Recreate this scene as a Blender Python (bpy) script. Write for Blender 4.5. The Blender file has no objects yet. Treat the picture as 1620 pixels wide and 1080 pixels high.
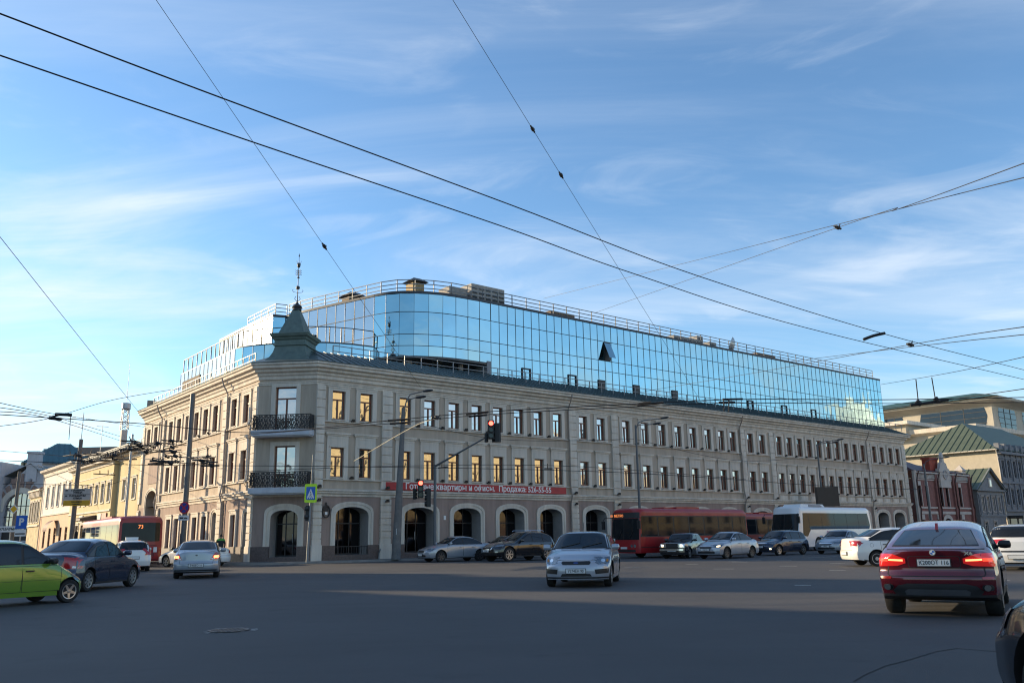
import bpy, bmesh, math, random
from mathutils import Vector, Matrix, noise
from mathutils.bvhtree import BVHTree
R = math.radians
C = bpy.context.scene.collection
SC = bpy.context.scene
rnd = random.Random(7)

# ------------------------------------------------------------------ camera
EYE = Vector((0, 0, 1.45)); FPX = 1330.0; CX, CY = 810.0, 540.0
h1 = Vector((-292 - CX, -(867 - CY), -FPX)); h2 = Vector((2498 - CX, -(821 - CY), -FPX))
upc = h2.cross(h1).normalized()
if upc.y < 0: upc = -upc
fwc = Vector((0, 0, -1)); Yc = (fwc - fwc.dot(upc) * upc).normalized(); Xc = Yc.cross(upc)
CM = Matrix((Xc, Yc, upc))                       # camera axes -> world axes
cd = bpy.data.cameras.new('camera'); cam = bpy.data.objects.new('camera', cd); C.objects.link(cam)
cam.matrix_world = Matrix.Translation(EYE) @ CM.to_4x4()
cd.lens = 36 * FPX / 1620; cd.sensor_width = 36; cd.clip_end = 3000; cd.clip_start = .1
SC.camera = cam

# ------------------------------------------------------------------ light
SUN_AZ, SUN_EL = -71.0, 15.0                     # azimuth clockwise from +Y
w = bpy.data.worlds.new("World"); SC.world = w; w.use_nodes = True
nt = w.node_tree; nt.nodes.clear(); N = nt.nodes.new; LK = nt.links.new
out = N('ShaderNodeOutputWorld'); bg = N('ShaderNodeBackground'); LK(bg.outputs[0], out.inputs[0])
sky = N('ShaderNodeTexSky'); sky.sky_type = 'NISHITA'; sky.sun_disc = False
sky.sun_elevation = R(SUN_EL); sky.sun_rotation = R(SUN_AZ); sky.air_density = 1.0; sky.dust_density = .35; sky.ozone_density = 2.6
bg.inputs[1].default_value = .15
tc = N('ShaderNodeTexCoord')
sep = N('ShaderNodeSeparateXYZ'); LK(tc.outputs['Generated'], sep.inputs[0])
def mth(op, a, b=None, clamp=False):
    n = N('ShaderNodeMath'); n.operation = op; n.use_clamp = clamp
    for i, v in enumerate((a, b)):
        if v is None: continue
        if isinstance(v, (int, float)): n.inputs[i].default_value = v
        else: LK(v, n.inputs[i])
    return n.outputs[0]
zz = mth('ADD', mth('MAXIMUM', sep.outputs[2], 0.0), 0.12)
px_ = mth('DIVIDE', sep.outputs[0], zz); py_ = mth('DIVIDE', sep.outputs[1], zz)
cmb = N('ShaderNodeCombineXYZ'); LK(px_, cmb.inputs[0]); LK(py_, cmb.inputs[1])
def cloud(scale, rot, sx, sy, lo, hi, det, dist, off):
    mp = N('ShaderNodeMapping'); mp.inputs['Rotation'].default_value = (0, 0, R(rot)); mp.inputs['Scale'].default_value = (sx, sy, 1)
    mp.inputs['Location'].default_value = off
    LK(cmb.outputs[0], mp.inputs[0])
    no = N('ShaderNodeTexNoise'); no.inputs['Scale'].default_value = scale; no.inputs['Detail'].default_value = det
    no.inputs['Roughness'].default_value = .58; no.inputs['Distortion'].default_value = dist
    LK(mp.outputs[0], no.inputs[0])
    mr = N('ShaderNodeMapRange'); mr.interpolation_type = 'SMOOTHSTEP'
    mr.inputs[1].default_value = lo; mr.inputs[2].default_value = hi; LK(no.outputs[0], mr.inputs[0])
    return mr.outputs[0]
c1 = cloud(.9, -28, .45, 1.5, .39, .72, 8, .9, (3.1, 1.2, 0))      # long thin veils
c2 = cloud(2.6, 20, .55, 1.3, .45, .78, 9, 1.4, (7.7, 4.0, 0))     # small wisps
c3 = cloud(.32, 10, .7, 1.0, .34, .58, 4, .4, (1.3, 9.0, 0))       # where clouds gather
cl = mth('MULTIPLY', mth('ADD', mth('MULTIPLY', c1, .8), mth('MULTIPLY', c2, .5)), mth('ADD', mth('MULTIPLY', c3, .85), .25), True)
# more cloud low down
low = N('ShaderNodeMapRange'); low.inputs[1].default_value = .75; low.inputs[2].default_value = .12; low.inputs[3].default_value = .45; low.inputs[4].default_value = 1.08
LK(sep.outputs[2], low.inputs[0])
clf = mth('MULTIPLY', cl, low.outputs[0], True)
clf = mth('MULTIPLY', clf, .85)
# clouds take the light of the sky behind them plus the sun's
mixc = N('ShaderNodeMix'); mixc.data_type = 'RGBA'; LK(clf, mixc.inputs[0])
tint = N('ShaderNodeMix'); tint.data_type = 'RGBA'; tint.blend_type = 'MULTIPLY'; tint.inputs[0].default_value = 1
LK(sky.outputs[0], tint.inputs[6]); tint.inputs[7].default_value = (.84, .985, 1.06, 1)
LK(tint.outputs[2], mixc.inputs[6]); mixc.inputs[7].default_value = (4.0, 4.35, 4.75, 1)
LK(mixc.outputs[2], bg.inputs[0])

sl = bpy.data.lights.new('sun', 'SUN'); sl.energy = 5.0; sl.angle = R(.5); sl.color = (1.0, .78, .50)
so = bpy.data.objects.new('sun', sl); C.objects.link(so)
sdir = Vector((math.sin(R(SUN_AZ)) * math.cos(R(SUN_EL)), math.cos(R(SUN_AZ)) * math.cos(R(SUN_EL)), math.sin(R(SUN_EL))))
so.rotation_euler = sdir.to_track_quat('Z', 'Y').to_euler(); so.location = (0, 0, 60)
SC.view_settings.view_transform = 'Standard'; SC.view_settings.look = 'None'
SC.cycles.filter_width = 1.15
SC.view_settings.exposure = 0.68; SC.view_settings.gamma = 1

# ------------------------------------------------------------------ placing helpers (real heights and distances)
def ray(px, py): return CM @ Vector((px - CX, -(py - CY), -FPX))
def at_z(px, py, z=0.0):                         # where the sight line meets a height above ground
    d = ray(px, py); return EYE + d * ((z - EYE.z) / d.z)
def at_y(px, py, y):                             # where it meets a distance ahead
    d = ray(px, py); return EYE + d * (y / d.y)
AZ = 50.95075                                    # bearing of the long facade
ORI = Vector((-13.371, 56.533, 0)); UU = Vector((math.sin(R(AZ)), math.cos(R(AZ)), 0)); VV = Vector((-UU.y, UU.x, 0))
ROT = R(90 - AZ)
def loc(u, v, z=0): return ORI + UU * u + VV * v + Vector((0, 0, z))

# ------------------------------------------------------------------ tags
def tag(o, label, cat, group=None, kind=None):
    o['label'] = label
    if cat: o['category'] = cat
    if group: o['group'] = group
    if kind: o['kind'] = kind
    return o
def thing(name, label, cat, at=(0, 0, 0), rz=0, group=None, scale=1):
    o = bpy.data.objects.new(name, None); C.objects.link(o); o.empty_display_size = .2
    o.location = at; o.rotation_euler = (0, 0, rz); o.scale = (scale,) * 3
    return tag(o, label, cat, group)
def street(name, label, cat, group=None): return thing(name, label, cat, ORI, ROT, group)   # axes u (right-back), v (left-back)

# ------------------------------------------------------------------ materials
def mat(name, col, rough=.6, metal=0, var=.12, sc=2.0, stretch=(1, 1, 1), bump=0, bsc=30, coat=0, emit=0, ecol=None, spec=.5, ior=1.5, col2=None, det=6, rvar=0, streak=0):
    m = bpy.data.materials.new(name); m.use_nodes = True; t = m.node_tree; b = t.nodes['Principled BSDF']
    b.inputs['Base Color'].default_value = (*col, 1); b.inputs['Roughness'].default_value = rough; b.inputs['Metallic'].default_value = metal
    b.inputs['Specular IOR Level'].default_value = spec; b.inputs['IOR'].default_value = ior
    b.inputs['Coat Weight'].default_value = coat; b.inputs['Coat Roughness'].default_value = .04
    if emit:
        b.inputs['Emission Color'].default_value = (*(ecol or col), 1); b.inputs['Emission Strength'].default_value = emit
    if var or bump or rvar:
        tc = t.nodes.new('ShaderNodeTexCoord'); mp = t.nodes.new('ShaderNodeMapping'); mp.inputs['Scale'].default_value = stretch
        t.links.new(tc.outputs['Object'], mp.inputs[0])
    if var or rvar:
        no = t.nodes.new('ShaderNodeTexNoise'); no.inputs['Scale'].default_value = sc; no.inputs['Detail'].default_value = det; no.inputs['Roughness'].default_value = .62
        t.links.new(mp.outputs[0], no.inputs[0])
        if var:
            mr = t.nodes.new('ShaderNodeMapRange'); mr.inputs[1].default_value = .3; mr.inputs[2].default_value = .7; t.links.new(no.outputs[0], mr.inputs[0])
            mx = t.nodes.new('ShaderNodeMix'); mx.data_type = 'RGBA'; t.links.new(mr.outputs[0], mx.inputs[0])
            c2 = col2 or tuple(c * (1 - 1.6 * var) for c in col)
            mx.inputs[6].default_value = (*c2, 1); mx.inputs[7].default_value = (*tuple(min(1, c * (1 + .5 * var)) for c in col), 1)
            t.links.new(mx.outputs[2], b.inputs['Base Color'])
        if streak and var:
            mp2 = t.nodes.new('ShaderNodeMapping'); mp2.inputs['Scale'].default_value = (1.1, 1.1, .09); t.links.new(tc.outputs['Object'], mp2.inputs[0])
            n2 = t.nodes.new('ShaderNodeTexNoise'); n2.inputs['Scale'].default_value = 1.6; n2.inputs['Detail'].default_value = 7; n2.inputs['Roughness'].default_value = .7; t.links.new(mp2.outputs[0], n2.inputs[0])
            r2 = t.nodes.new('ShaderNodeMapRange'); r2.inputs[1].default_value = .40; r2.inputs[2].default_value = .60; r2.inputs[3].default_value = 1 - streak; r2.inputs[4].default_value = 1.04; t.links.new(n2.outputs[0], r2.inputs[0])
            v2 = t.nodes.new('ShaderNodeVectorMath'); v2.operation = 'SCALE'; t.links.new(mx.outputs[2], v2.inputs[0]); t.links.new(r2.outputs[0], v2.inputs['Scale']); t.links.new(v2.outputs[0], b.inputs['Base Color'])
        if rvar:
            m2 = t.nodes.new('ShaderNodeMapRange'); m2.inputs[1].default_value = .3; m2.inputs[2].default_value = .7; m2.inputs[3].default_value = rough - rvar; m2.inputs[4].default_value = rough + rvar
            t.links.new(no.outputs[0], m2.inputs[0]); t.links.new(m2.outputs[0], b.inputs['Roughness'])
    if bump:
        nb = t.nodes.new('ShaderNodeTexNoise'); nb.inputs['Scale'].default_value = bsc; nb.inputs['Detail'].default_value = 4
        t.links.new(tc.outputs['Object'], nb.inputs[0]); bp = t.nodes.new('ShaderNodeBump'); bp.inputs['Strength'].default_value = bump; bp.inputs['Distance'].default_value = .02
        t.links.new(nb.outputs[0], bp.inputs['Height']); t.links.new(bp.outputs[0], b.inputs['Normal'])
    return m
ST = (1, 1, .22)
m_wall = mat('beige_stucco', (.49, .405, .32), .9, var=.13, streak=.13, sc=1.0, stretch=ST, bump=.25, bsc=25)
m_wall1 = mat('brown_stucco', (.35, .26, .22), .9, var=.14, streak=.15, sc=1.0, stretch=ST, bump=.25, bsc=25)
m_trim = mat('pale_trim', (.68, .61, .52), .85, var=.12, streak=.15, sc=1.3, stretch=ST, bump=.15, bsc=30)
m_reveal = mat('grey_reveal', (.33, .31, .30), .8, var=.1)
m_plinth = mat('brown_granite', (.13, .095, .085), .45, var=.25, sc=9)
m_wood = mat('brown_window_frame', (.19, .062, .032), .4, var=.15, sc=6)
m_dark = mat('dark_metal', (.03, .03, .032), .45, var=.1)
m_iron = mat('black_wrought_iron', (.018, .018, .02), .5, var=.1)
m_black = mat('black_plastic', (.012, .012, .013), .5, var=0)
m_room = mat('dark_interior', (.018, .016, .015), .8, var=.3, sc=1)
m_slab = mat('pale_blue_slab', (.50, .53, .58), .7, var=.1)
m_steel = mat('galvanised_steel', (.42, .43, .44), .4, metal=.6, var=.15, sc=3)
m_rail = mat('pale_steel_rail', (.22, .23, .24), .5, metal=.3, var=.1)
m_railg = mat('dark_grey_rail', (.055, .06, .07), .5, metal=.4, var=.1)
m_roofm = mat('grey_green_roof_metal', (.12, .155, .155), .45, metal=.3, var=.15, sc=1.5, rvar=.08)
m_turret = mat('green_turret_metal', (.12, .165, .145), .5, metal=.2, var=.18, sc=2.5, rvar=.08)
m_pole = mat('grey_concrete_pole', (.17, .165, .16), .85, var=.2, sc=3, bump=.2)
m_polem = mat('grey_painted_pole', (.12, .13, .14), .5, var=.15)
m_white = mat('white_paint', (.75, .75, .74), .5, var=.06)
m_pane = None
def glass(name, col, rough=.03, wob=.0, wsc=.6, metal=1.0, coat=0, base2=None):
    m = mat(name, col, rough, metal=metal, var=.06 if base2 is None else .5, sc=.35, col2=base2)
    if wob:
        t = m.node_tree; b = t.nodes['Principled BSDF']; tc = t.nodes.new('ShaderNodeTexCoord'); nb = t.nodes.new('ShaderNodeTexNoise')
        nb.inputs['Scale'].default_value = wsc; nb.inputs['Detail'].default_value = 1.5; t.links.new(tc.outputs['Object'], nb.inputs[0])
        bp = t.nodes.new('ShaderNodeBump'); bp.inputs['Strength'].default_value = wob; bp.inputs['Distance'].default_value = .05
        t.links.new(nb.outputs[0], bp.inputs['Height']); t.links.new(bp.outputs[0], b.inputs['Normal'])
    return m
m_pane = glass('window_glass', (.50, .50, .50), .04, wob=.25, wsc=1.2)
m_pane_dk = glass('dark_shop_glass', (.06, .06, .065), .06, wob=.2, wsc=.8)
m_curt = glass('blue_mirror_glass', (.35, .53, .57), .03, wob=.10, wsc=.8)
m_curtw = glass('pale_mirror_glass', (.40, .43, .45), .10, wob=.15, wsc=.8)
m_mull = mat('mullion', (.05, .06, .07), .5, var=0)

# ------------------------------------------------------------------ mesh builder
class MB:
    def __init__(s): s.v = []; s.f = []; s.m = []; s.k = 0
    def add(s, vs, fs, mi=None):
        n = len(s.v); s.v += [tuple(v) for v in vs]; s.f += [tuple(i + n for i in f) for f in fs]; s.m += [s.k if mi is None else mi] * len(fs); return s
    def box(s, x0, x1, y0, y1, z0, z1, mi=None):
        if x0 > x1: x0, x1 = x1, x0
        if y0 > y1: y0, y1 = y1, y0
        if z0 > z1: z0, z1 = z1, z0
        v = [(x0, y0, z0), (x1, y0, z0), (x1, y1, z0), (x0, y1, z0), (x0, y0, z1), (x1, y0, z1), (x1, y1, z1), (x0, y1, z1)]
        return s.add(v, [(0, 3, 2, 1), (4, 5, 6, 7), (0, 1, 5, 4), (1, 2, 6, 5), (2, 3, 7, 6), (3, 0, 4, 7)], mi)
    def quad(s, a, b, c, d, mi=None): return s.add([a, b, c, d], [(0, 1, 2, 3)], mi)
    def prism(s, poly, z0, z1, mi=None, T=None):           # poly xy counter-clockwise, T maps points
        n = len(poly); v = [(x, y, z0) for x, y in poly] + [(x, y, z1) for x, y in poly]
        if T: v = [T(*p) for p in v]
        f = [tuple(range(n - 1, -1, -1)), tuple(range(n, 2 * n))] + [(i, (i + 1) % n, (i + 1) % n + n, i + n) for i in range(n)]
        return s.add(v, f, mi)
    def bar(s, a, b, wd, ht=None, mi=None, n=4, w2=None):   # bar / tube between two points
        a = Vector(a); b = Vector(b); d = b - a
        if d.length < 1e-6: return s
        d.normalize(); r = Vector((0, 0, 1)) if abs(d.z) < .95 else Vector((1, 0, 0))
        x = d.cross(r).normalized(); y = x.cross(d).normalized(); ht = ht or wd; q = (w2 or wd) / wd
        if n == 4: pr = [(-.5, -.5), (.5, -.5), (.5, .5), (-.5, .5)]
        else: pr = [(.5 * math.cos(2 * math.pi * i / n), .5 * math.sin(2 * math.pi * i / n)) for i in range(n)]
        v = [a + x * p * wd + y * q_ * ht for p, q_ in pr] + [b + x * p * wd * q + y * q_ * ht * q for p, q_ in pr]
        return s.add(v, [tuple(range(n - 1, -1, -1)), tuple(range(n, 2 * n))] + [(i, (i + 1) % n, (i + 1) % n + n, i + n) for i in range(n)], mi)
    def tube(s, pts, wd, n=6, mi=None):
        for a, b in zip(pts, pts[1:]): s.bar(a, b, wd, n=n, mi=mi)
        return s
    def lathe(s, prof, c=(0, 0, 0), n=16, mi=None, axis='z', ph=0):
        v = []
        for r, z in prof:
            for i in range(n):
                a = 2 * math.pi * i / n + ph; p = (r * math.cos(a), r * math.sin(a), z)
                if axis == 'y': p = (p[0], p[2], p[1])
                if axis == 'x': p = (p[2], p[0], p[1])
                v.append((p[0] + c[0], p[1] + c[1], p[2] + c[2]))
        f = [(j * n + i, j * n + (i + 1) % n, (j + 1) * n + (i + 1) % n, (j + 1) * n + i) for j in range(len(prof) - 1) for i in range(n)]
        f += [tuple(range(n - 1, -1, -1)), tuple(range((len(prof) - 1) * n, len(prof) * n))]
        return s.add(v, f, mi)
    def build(s, name, m, parent=None, smooth=False, fix=True, loc=None):
        me = bpy.data.meshes.new(name); me.from_pydata(s.v, [], s.f)
        for x in (m if isinstance(m, (list, tuple)) else [m]): me.materials.append(x)
        me.polygons.foreach_set('material_index', s.m); me.update()
        if fix:
            b = bmesh.new(); b.from_mesh(me); bmesh.ops.recalc_face_normals(b, faces=b.faces); b.to_mesh(me); b.free()
        if smooth: me.shade_smooth() if smooth is True else smooth_angle(me, smooth)
        o = bpy.data.objects.new(name, me); C.objects.link(o); o.parent = parent
        if loc: o.location = loc
        return o
def smooth_angle(me, ang):
    me.shade_smooth(); b = bmesh.new(); b.from_mesh(me)
    for e in b.edges:
        if len(e.link_faces) == 2 and e.calc_face_angle(0) > R(ang): e.smooth = False
    b.to_mesh(me); b.free()
def copy_of(o, loc=None, rz=None, parent=None):
    c = o.copy(); C.objects.link(c)
    if loc is not None: c.location = loc
    if rz is not None: c.rotation_euler = (0, 0, rz)
    if parent: c.parent = parent
    for ch in o.children:
        d = ch.copy(); C.objects.link(d); d.parent = c
        for g in ch.children:
            e = g.copy(); C.objects.link(e); e.parent = d
    return c
def text(body, size, m, parent, at, rot, name='lettering', bold=0, sx=1, align='CENTER', depth=.004):
    cu = bpy.data.curves.new(name, 'FONT'); cu.body = body; cu.size = size; cu.align_x = align; cu.align_y = 'CENTER'; cu.extrude = depth; cu.offset = bold; cu.resolution_u = 2
    o = bpy.data.objects.new('tmp', cu); C.objects.link(o); bpy.context.view_layer.update()
    me = bpy.data.meshes.new_from_object(o.evaluated_get(bpy.context.evaluated_depsgraph_get())); bpy.data.objects.remove(o)
    me.materials.clear(); me.materials.append(m)
    r = bpy.data.objects.new(name, me); C.objects.link(r); r.parent = parent; r.location = at; r.rotation_euler = rot; r.scale = (sx, 1, 1); return r
def sweep(mb, path, prof, closed=False, mi=None):        # prof (d outwards to the right of travel, z); path in xy
    n = len(path); P = [Vector(p) for p in path]; nr = []
    for i in range(n):
        a = (P[i] - P[i - 1]).normalized() if (i > 0 or closed) else None; b = (P[(i + 1) % n] - P[i]).normalized() if (i < n - 1 or closed) else None
        na = Vector((a.y, -a.x)) if a is not None else None; nb = Vector((b.y, -b.x)) if b is not None else None
        if na is None: m = nb
        elif nb is None: m = na
        else: m = (na + nb) / max(.3, (1 + na.dot(nb)))
        nr.append(m)
    k = len(prof); v = [(P[i].x + nr[i].x * d, P[i].y + nr[i].y * d, z) for i in range(n) for d, z in prof]
    f = [((i) * k + j, ((i + 1) % n) * k + j, ((i + 1) % n) * k + (j + 1), i * k + j + 1) for i in range(n if closed else n - 1) for j in range(k - 1)]
    if not closed: f += [tuple(range(k)), tuple(range((n - 1) * k, n * k))]
    mb.add(v, f, mi); return mb
class Fac:                                            # facade frame: s along, d out, z up
    def __init__(s, a, b): s.a = Vector((*a, 0)); e = Vector((*b, 0)) - s.a; s.L = e.length; s.S = e.normalized(); s.N = Vector((s.S.y, -s.S.x, 0))
    def p(s, x, d, z): return s.a + s.S * x + s.N * d + Vector((0, 0, z))
    def box(s, mb, s0, s1, d0, d1, z0, z1, mi=None):
        v = [s.p(x, d, z) for z in (z0, z1) for x, d in ((s0, d0), (s1, d0), (s1, d1), (s0, d1))]
        mb.add(v, [(0, 3, 2, 1), (4, 5, 6, 7), (0, 1, 5, 4), (1, 2, 6, 5), (2, 3, 7, 6), (3, 0, 4, 7)], mi)
    def wall(s, mb, s0, s1, z0, z1, ops, mi=None, rdepth=.22, rmi=None):
        """wall face with rectangular openings (s0,s1,z0,z1[,arch rise]) and their reveals"""
        xs = sorted({s0, s1, *[o[0] for o in ops], *[o[1] for o in ops]}); zs = sorted({z0, z1, *[o[2] for o in ops], *[o[3] for o in ops]})
        xs = [x for x in xs if s0 <= x <= s1]; zs = [z for z in zs if z0 <= z <= z1]
        for i in range(len(xs) - 1):
            for j in range(len(zs) - 1):
                cx, cz = (xs[i] + xs[i + 1]) / 2, (zs[j] + zs[j + 1]) / 2
                if any(o[0] < cx < o[1] and o[2] < cz < o[3] for o in ops): continue
                mb.add([s.p(xs[i], 0, zs[j]), s.p(xs[i + 1], 0, zs[j]), s.p(xs[i + 1], 0, zs[j + 1]), s.p(xs[i], 0, zs[j + 1])], [(0, 1, 2, 3)], mi)
        for o in ops:
            a, b, c, d = o[:4]; rd = o[5] if len(o) > 5 else rdepth; rise = o[4] if len(o) > 4 else 0; q = rmi if rmi is not None else mi
            if rise:
                pts = arc(a, b, d, rise); n = len(pts)
                for i in range(n - 1):
                    (x0, y0), (x1, y1) = pts[i], pts[i + 1]
                    mb.add([s.p(x0, 0, y0), s.p(x1, 0, y1), s.p(x1, 0, d), s.p(x0, 0, d)], [(0, 1, 2, 3)], mi)
                    mb.add([s.p(x0, 0, y0), s.p(x1, 0, y1), s.p(x1, -rd, y1), s.p(x0, -rd, y0)], [(0, 1, 2, 3)], q)
                dd = d - rise
            else:
                dd = d; mb.add([s.p(a, 0, d), s.p(b, 0, d), s.p(b, -rd, d), s.p(a, -rd, d)], [(0, 1, 2, 3)], q)
            mb.add([s.p(a, 0, c), s.p(a, 0, dd), s.p(a, -rd, dd), s.p(a, -rd, c)], [(0, 1, 2, 3)], q)
            mb.add([s.p(b, 0, c), s.p(b, 0, dd), s.p(b, -rd, dd), s.p(b, -rd, c)], [(0, 1, 2, 3)], q)
            mb.add([s.p(a, 0, c), s.p(b, 0, c), s.p(b, -rd, c), s.p(a, -rd, c)], [(0, 1, 2, 3)], q)
def arc(a, b, top, rise, n=12):                       # segmental arch from (a,top-rise) to (b,top-rise) crowned at top
    hw = (b - a) / 2; m = (a + b) / 2
    return [(m + hw * math.sin(t) / 1.0 if False else m - hw * math.cos(math.pi * i / n), top - rise + rise * math.sin(math.pi * i / n) ** .8) for i in range(n + 1) for t in (0,)]

# ------------------------------------------------------------------ ground
def road_mat():
    m = mat('asphalt', (.052, .054, .058), .82, var=0)
    t = m.node_tree; b = t.nodes['Principled BSDF']; nw = t.nodes.new; lk = t.links.new
    tc = nw('ShaderNodeTexCoord')
    def noi(sc, det, st=(1, 1, 1), rot=0):
        mp = nw('ShaderNodeMapping'); mp.inputs['Scale'].default_value = st; mp.inputs['Rotation'].default_value = (0, 0, rot); lk(tc.outputs['Object'], mp.inputs[0])
        n = nw('ShaderNodeTexNoise'); n.inputs['Scale'].default_value = sc; n.inputs['Detail'].default_value = det; n.inputs['Roughness'].default_value = .6; lk(mp.outputs[0], n.inputs[0]); return n.outputs[0]
    a = noi(.18, 5); s = noi(1.0, 4, (.06, 1.1, 1), R(-8)); g = noi(85, 3)
    def mr(x, lo, hi, o0, o1):
        n = nw('ShaderNodeMapRange'); n.inputs[1].default_value = lo; n.inputs[2].default_value = hi; n.inputs[3].default_value = o0; n.inputs[4].default_value = o1; lk(x, n.inputs[0]); return n.outputs[0]
    def mu(x, y):
        n = nw('ShaderNodeMath'); n.operation = 'MULTIPLY'; lk(x, n.inputs[0]); lk(y, n.inputs[1]); return n.outputs[0]
    f = mu(mu(mr(a, .35, .65, .86, 1.14), mr(s, .3, .7, .78, 1.2)), mr(g, .25, .75, .62, 1.4))
    f = mu(f, mr(noi(.7, 7), .60, .72, 1.0, .74)); f = mu(f, mr(noi(2.3, 6, (.25, 1.6, 1), R(20)), .60, .70, 1.0, .84)); f = mu(f, mr(noi(9, 3), .66, .74, 1.0, 1.35))
    vm = nw('ShaderNodeVectorMath'); vm.operation = 'SCALE'; vm.inputs[0].default_value = (.056, .055, .057); lk(f, vm.inputs['Scale']); lk(vm.outputs[0], b.inputs['Base Color'])
    lk(mr(s, .3, .7, .72, .9), b.inputs['Roughness'])
    bp = nw('ShaderNodeBump'); bp.inputs['Strength'].default_value = .5; bp.inputs['Distance'].default_value = .012; lk(g, bp.inputs['Height']); lk(bp.outputs[0], b.inputs['Normal'])
    return m
m_road = road_mat()
g = MB(); g.quad((-900, -900, 0), (900, -900, 0), (900, 900, 0), (-900, 900, 0))
o = g.build('road', m_road); tag(o, 'wide worn asphalt of the open crossing', None, kind='structure')
m_pave = mat('sidewalk_asphalt', (.10, .097, .095), .85, var=.15, sc=1.2, bump=.3, bsc=40)
m_kerb = mat('kerb_stone', (.24, .23, .22), .8, var=.15, sc=2)
# sidewalk round the corner building, local frame
def arcp(cx, cy, r, a0, a1, n=14): return [(cx + r * math.cos(R(a0 + (a1 - a0) * i / n)), cy + r * math.sin(R(a0 + (a1 - a0) * i / n))) for i in range(n + 1)]
edge = [(-6.4, 120), (-6.4, 4.5)] + arcp(-.4, 4.5, 6.0, 180, 252)[1:] + [(8.5, -2.6), (30, -3.4), (150, -3.4)]
root = None
sw = MB(); poly = edge + [(150, 60), (40, 120)]
sw.prism(poly, .005, .125); o = sw.build('sidewalk', m_pave); o.location = ORI; o.rotation_euler = (0, 0, ROT); tag(o, 'dark sidewalk round the corner building', None, kind='structure')
kb = MB(); sweep(kb, edge, [(0.003, .002), (.15, .002), (.15, .15), (0.003, .15)]); kb2 = kb.build('kerb', m_kerb); kb2.location = ORI; kb2.rotation_euler = (0, 0, ROT); tag(kb2, 'pale stone kerb of the sidewalk', None, kind='structure')
# lane dashes
m_line = mat('worn_road_paint', (.42, .42, .40), .8, var=.5, sc=9)
ln = MB()
for (x, y, dx) in [(1145, 899.5, 32), (1240, 886, 24), (1247, 895, 28), (1325, 890.5, 24), (1325, 901.5, 26), (1170, 888.5, 24), (1095, 892.4, 20), (1000, 897.5, 26), (1270, 925.4, 26), (1580, 918, 36), (1500, 930, 20)]:
    a = at_z(x - dx / 2, y, 0); b_ = at_z(x + dx / 2, y - .0, 0); a.z = b_.z = 0; d = (b_ - a).normalized(); n_ = Vector((-d.y, d.x, 0)) * .13
    ln.quad(*[Vector((p.x, p.y, .005)) for p in (a - n_, b_ - n_, b_ + n_, a + n_)])
for k in range(7):
    p = loc(12 + 7.5 * k, -24); a = p; b_ = p + UU * 3; n_ = VV * .07
    ln.quad(*[Vector((p.x, p.y, .005)) for p in (a - n_, b_ - n_, b_ + n_, a + n_)])
o = ln.build('lane_marking', m_line); tag(o, 'faded white lane dashes on the asphalt', None, kind='structure')
# crack and manhole
ck = MB(); pts = [(1350, 1078), (1368, 1067), (1400, 1053), (1440, 1043), (1482, 1030), (1515, 1025), (1560, 1029), (1600, 1031)]
P = [at_z(x, y, 0) for x, y in pts]
for i in range(len(P) - 1):
    for k in range(6):
        a = P[i].lerp(P[i + 1], k / 6); b_ = P[i].lerp(P[i + 1], (k + 1) / 6); j = rnd.uniform(-.01, .01)
        ck.quad(*[Vector((q[0], q[1], .004)) for q in ((a.x, a.y - .016 + j), (b_.x, b_.y - .016), (b_.x, b_.y + .016), (a.x, a.y + .016 + j))])
o = ck.build('road_crack', mat('crack', (.02, .02, .02), .95, var=0)); tag(o, 'long sealed crack running over the asphalt', None, kind='structure')
mc = at_z(362, 997, 0)
mh = thing('manhole_cover', 'round iron manhole cover with pale broken rim in the near asphalt', 'manhole', (mc.x, mc.y, 0))
a = MB(); a.lathe([(.0, .006), (.33, .006), (.33, .016), (.0, .016)], n=28)
for i in range(-3, 4):
    for j in range(-3, 4):
        if i * i + j * j < 11: a.box(i * .08 - .025, i * .08 + .025, j * .08 - .025, j * .08 + .025, .016, .021)
a.build('lid', m_dark, mh)
a = MB()
for k in range(34):
    if rnd.random() < .5: continue
    t = 2 * math.pi * k / 34; r0 = .36 + rnd.uniform(-.02, .02); r1 = r0 + rnd.uniform(.04, .12)
    v = [(r0 * math.cos(t), r0 * math.sin(t), .006), (r1 * math.cos(t), r1 * math.sin(t), .006), (r1 * math.cos(t + .2), r1 * math.sin(t + .2), .006), (r0 * math.cos(t + .2), r0 * math.sin(t + .2), .006)]
    a.add(v, [(0, 1, 2, 3)])
a.build('rim', mat('pale_mortar', (.3, .3, .29), .9, var=.3, sc=12), mh, fix=False)

# ------------------------------------------------------------------ corner building
CB = street('corner_building', 'long three storey beige corner building with chamfered corner, green turret and red banner', 'building')
PW, PL, PC = (-2.9, 29.3), (-2.9, 2.85), (0, 0)
FL = Fac(PW, PL); FC = Fac(PL, PC); FS = Fac(PC, (81.2, 0))
W3 = (9.5, 11.48); W2 = (5.58, 7.58); WW = .98
LONG = [1.68, 3.83, 7.04, 9.16, 11.35, 13.51, 15.61, 17.74, 19.82, 21.93, 24.9, 27.04, 30.21, 32.7, 35.06, 37.33, 39.53, 41.78, 43.9, 45.79, 48.7, 50.77,
        53.82, 55.74, 57.68, 59.6, 61.54, 63.5, 65.4, 67.3, 69.2, 71.0, 73.65, 75.5, 77.6, 79.4]
LEFT = [4.88, 7.14, 10.87, 13.0, 15.1, 17.2, 19.33, 21.46]; LEFT3 = LEFT + [25.61, 27.71]
PIL = [(.0, .62), (5.1, 5.93), (23.2, 24.0), (28.3, 29.1), (46.93, 47.7), (52.0, 52.75), (71.8, 72.5), (80.3, 81.2)]
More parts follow.
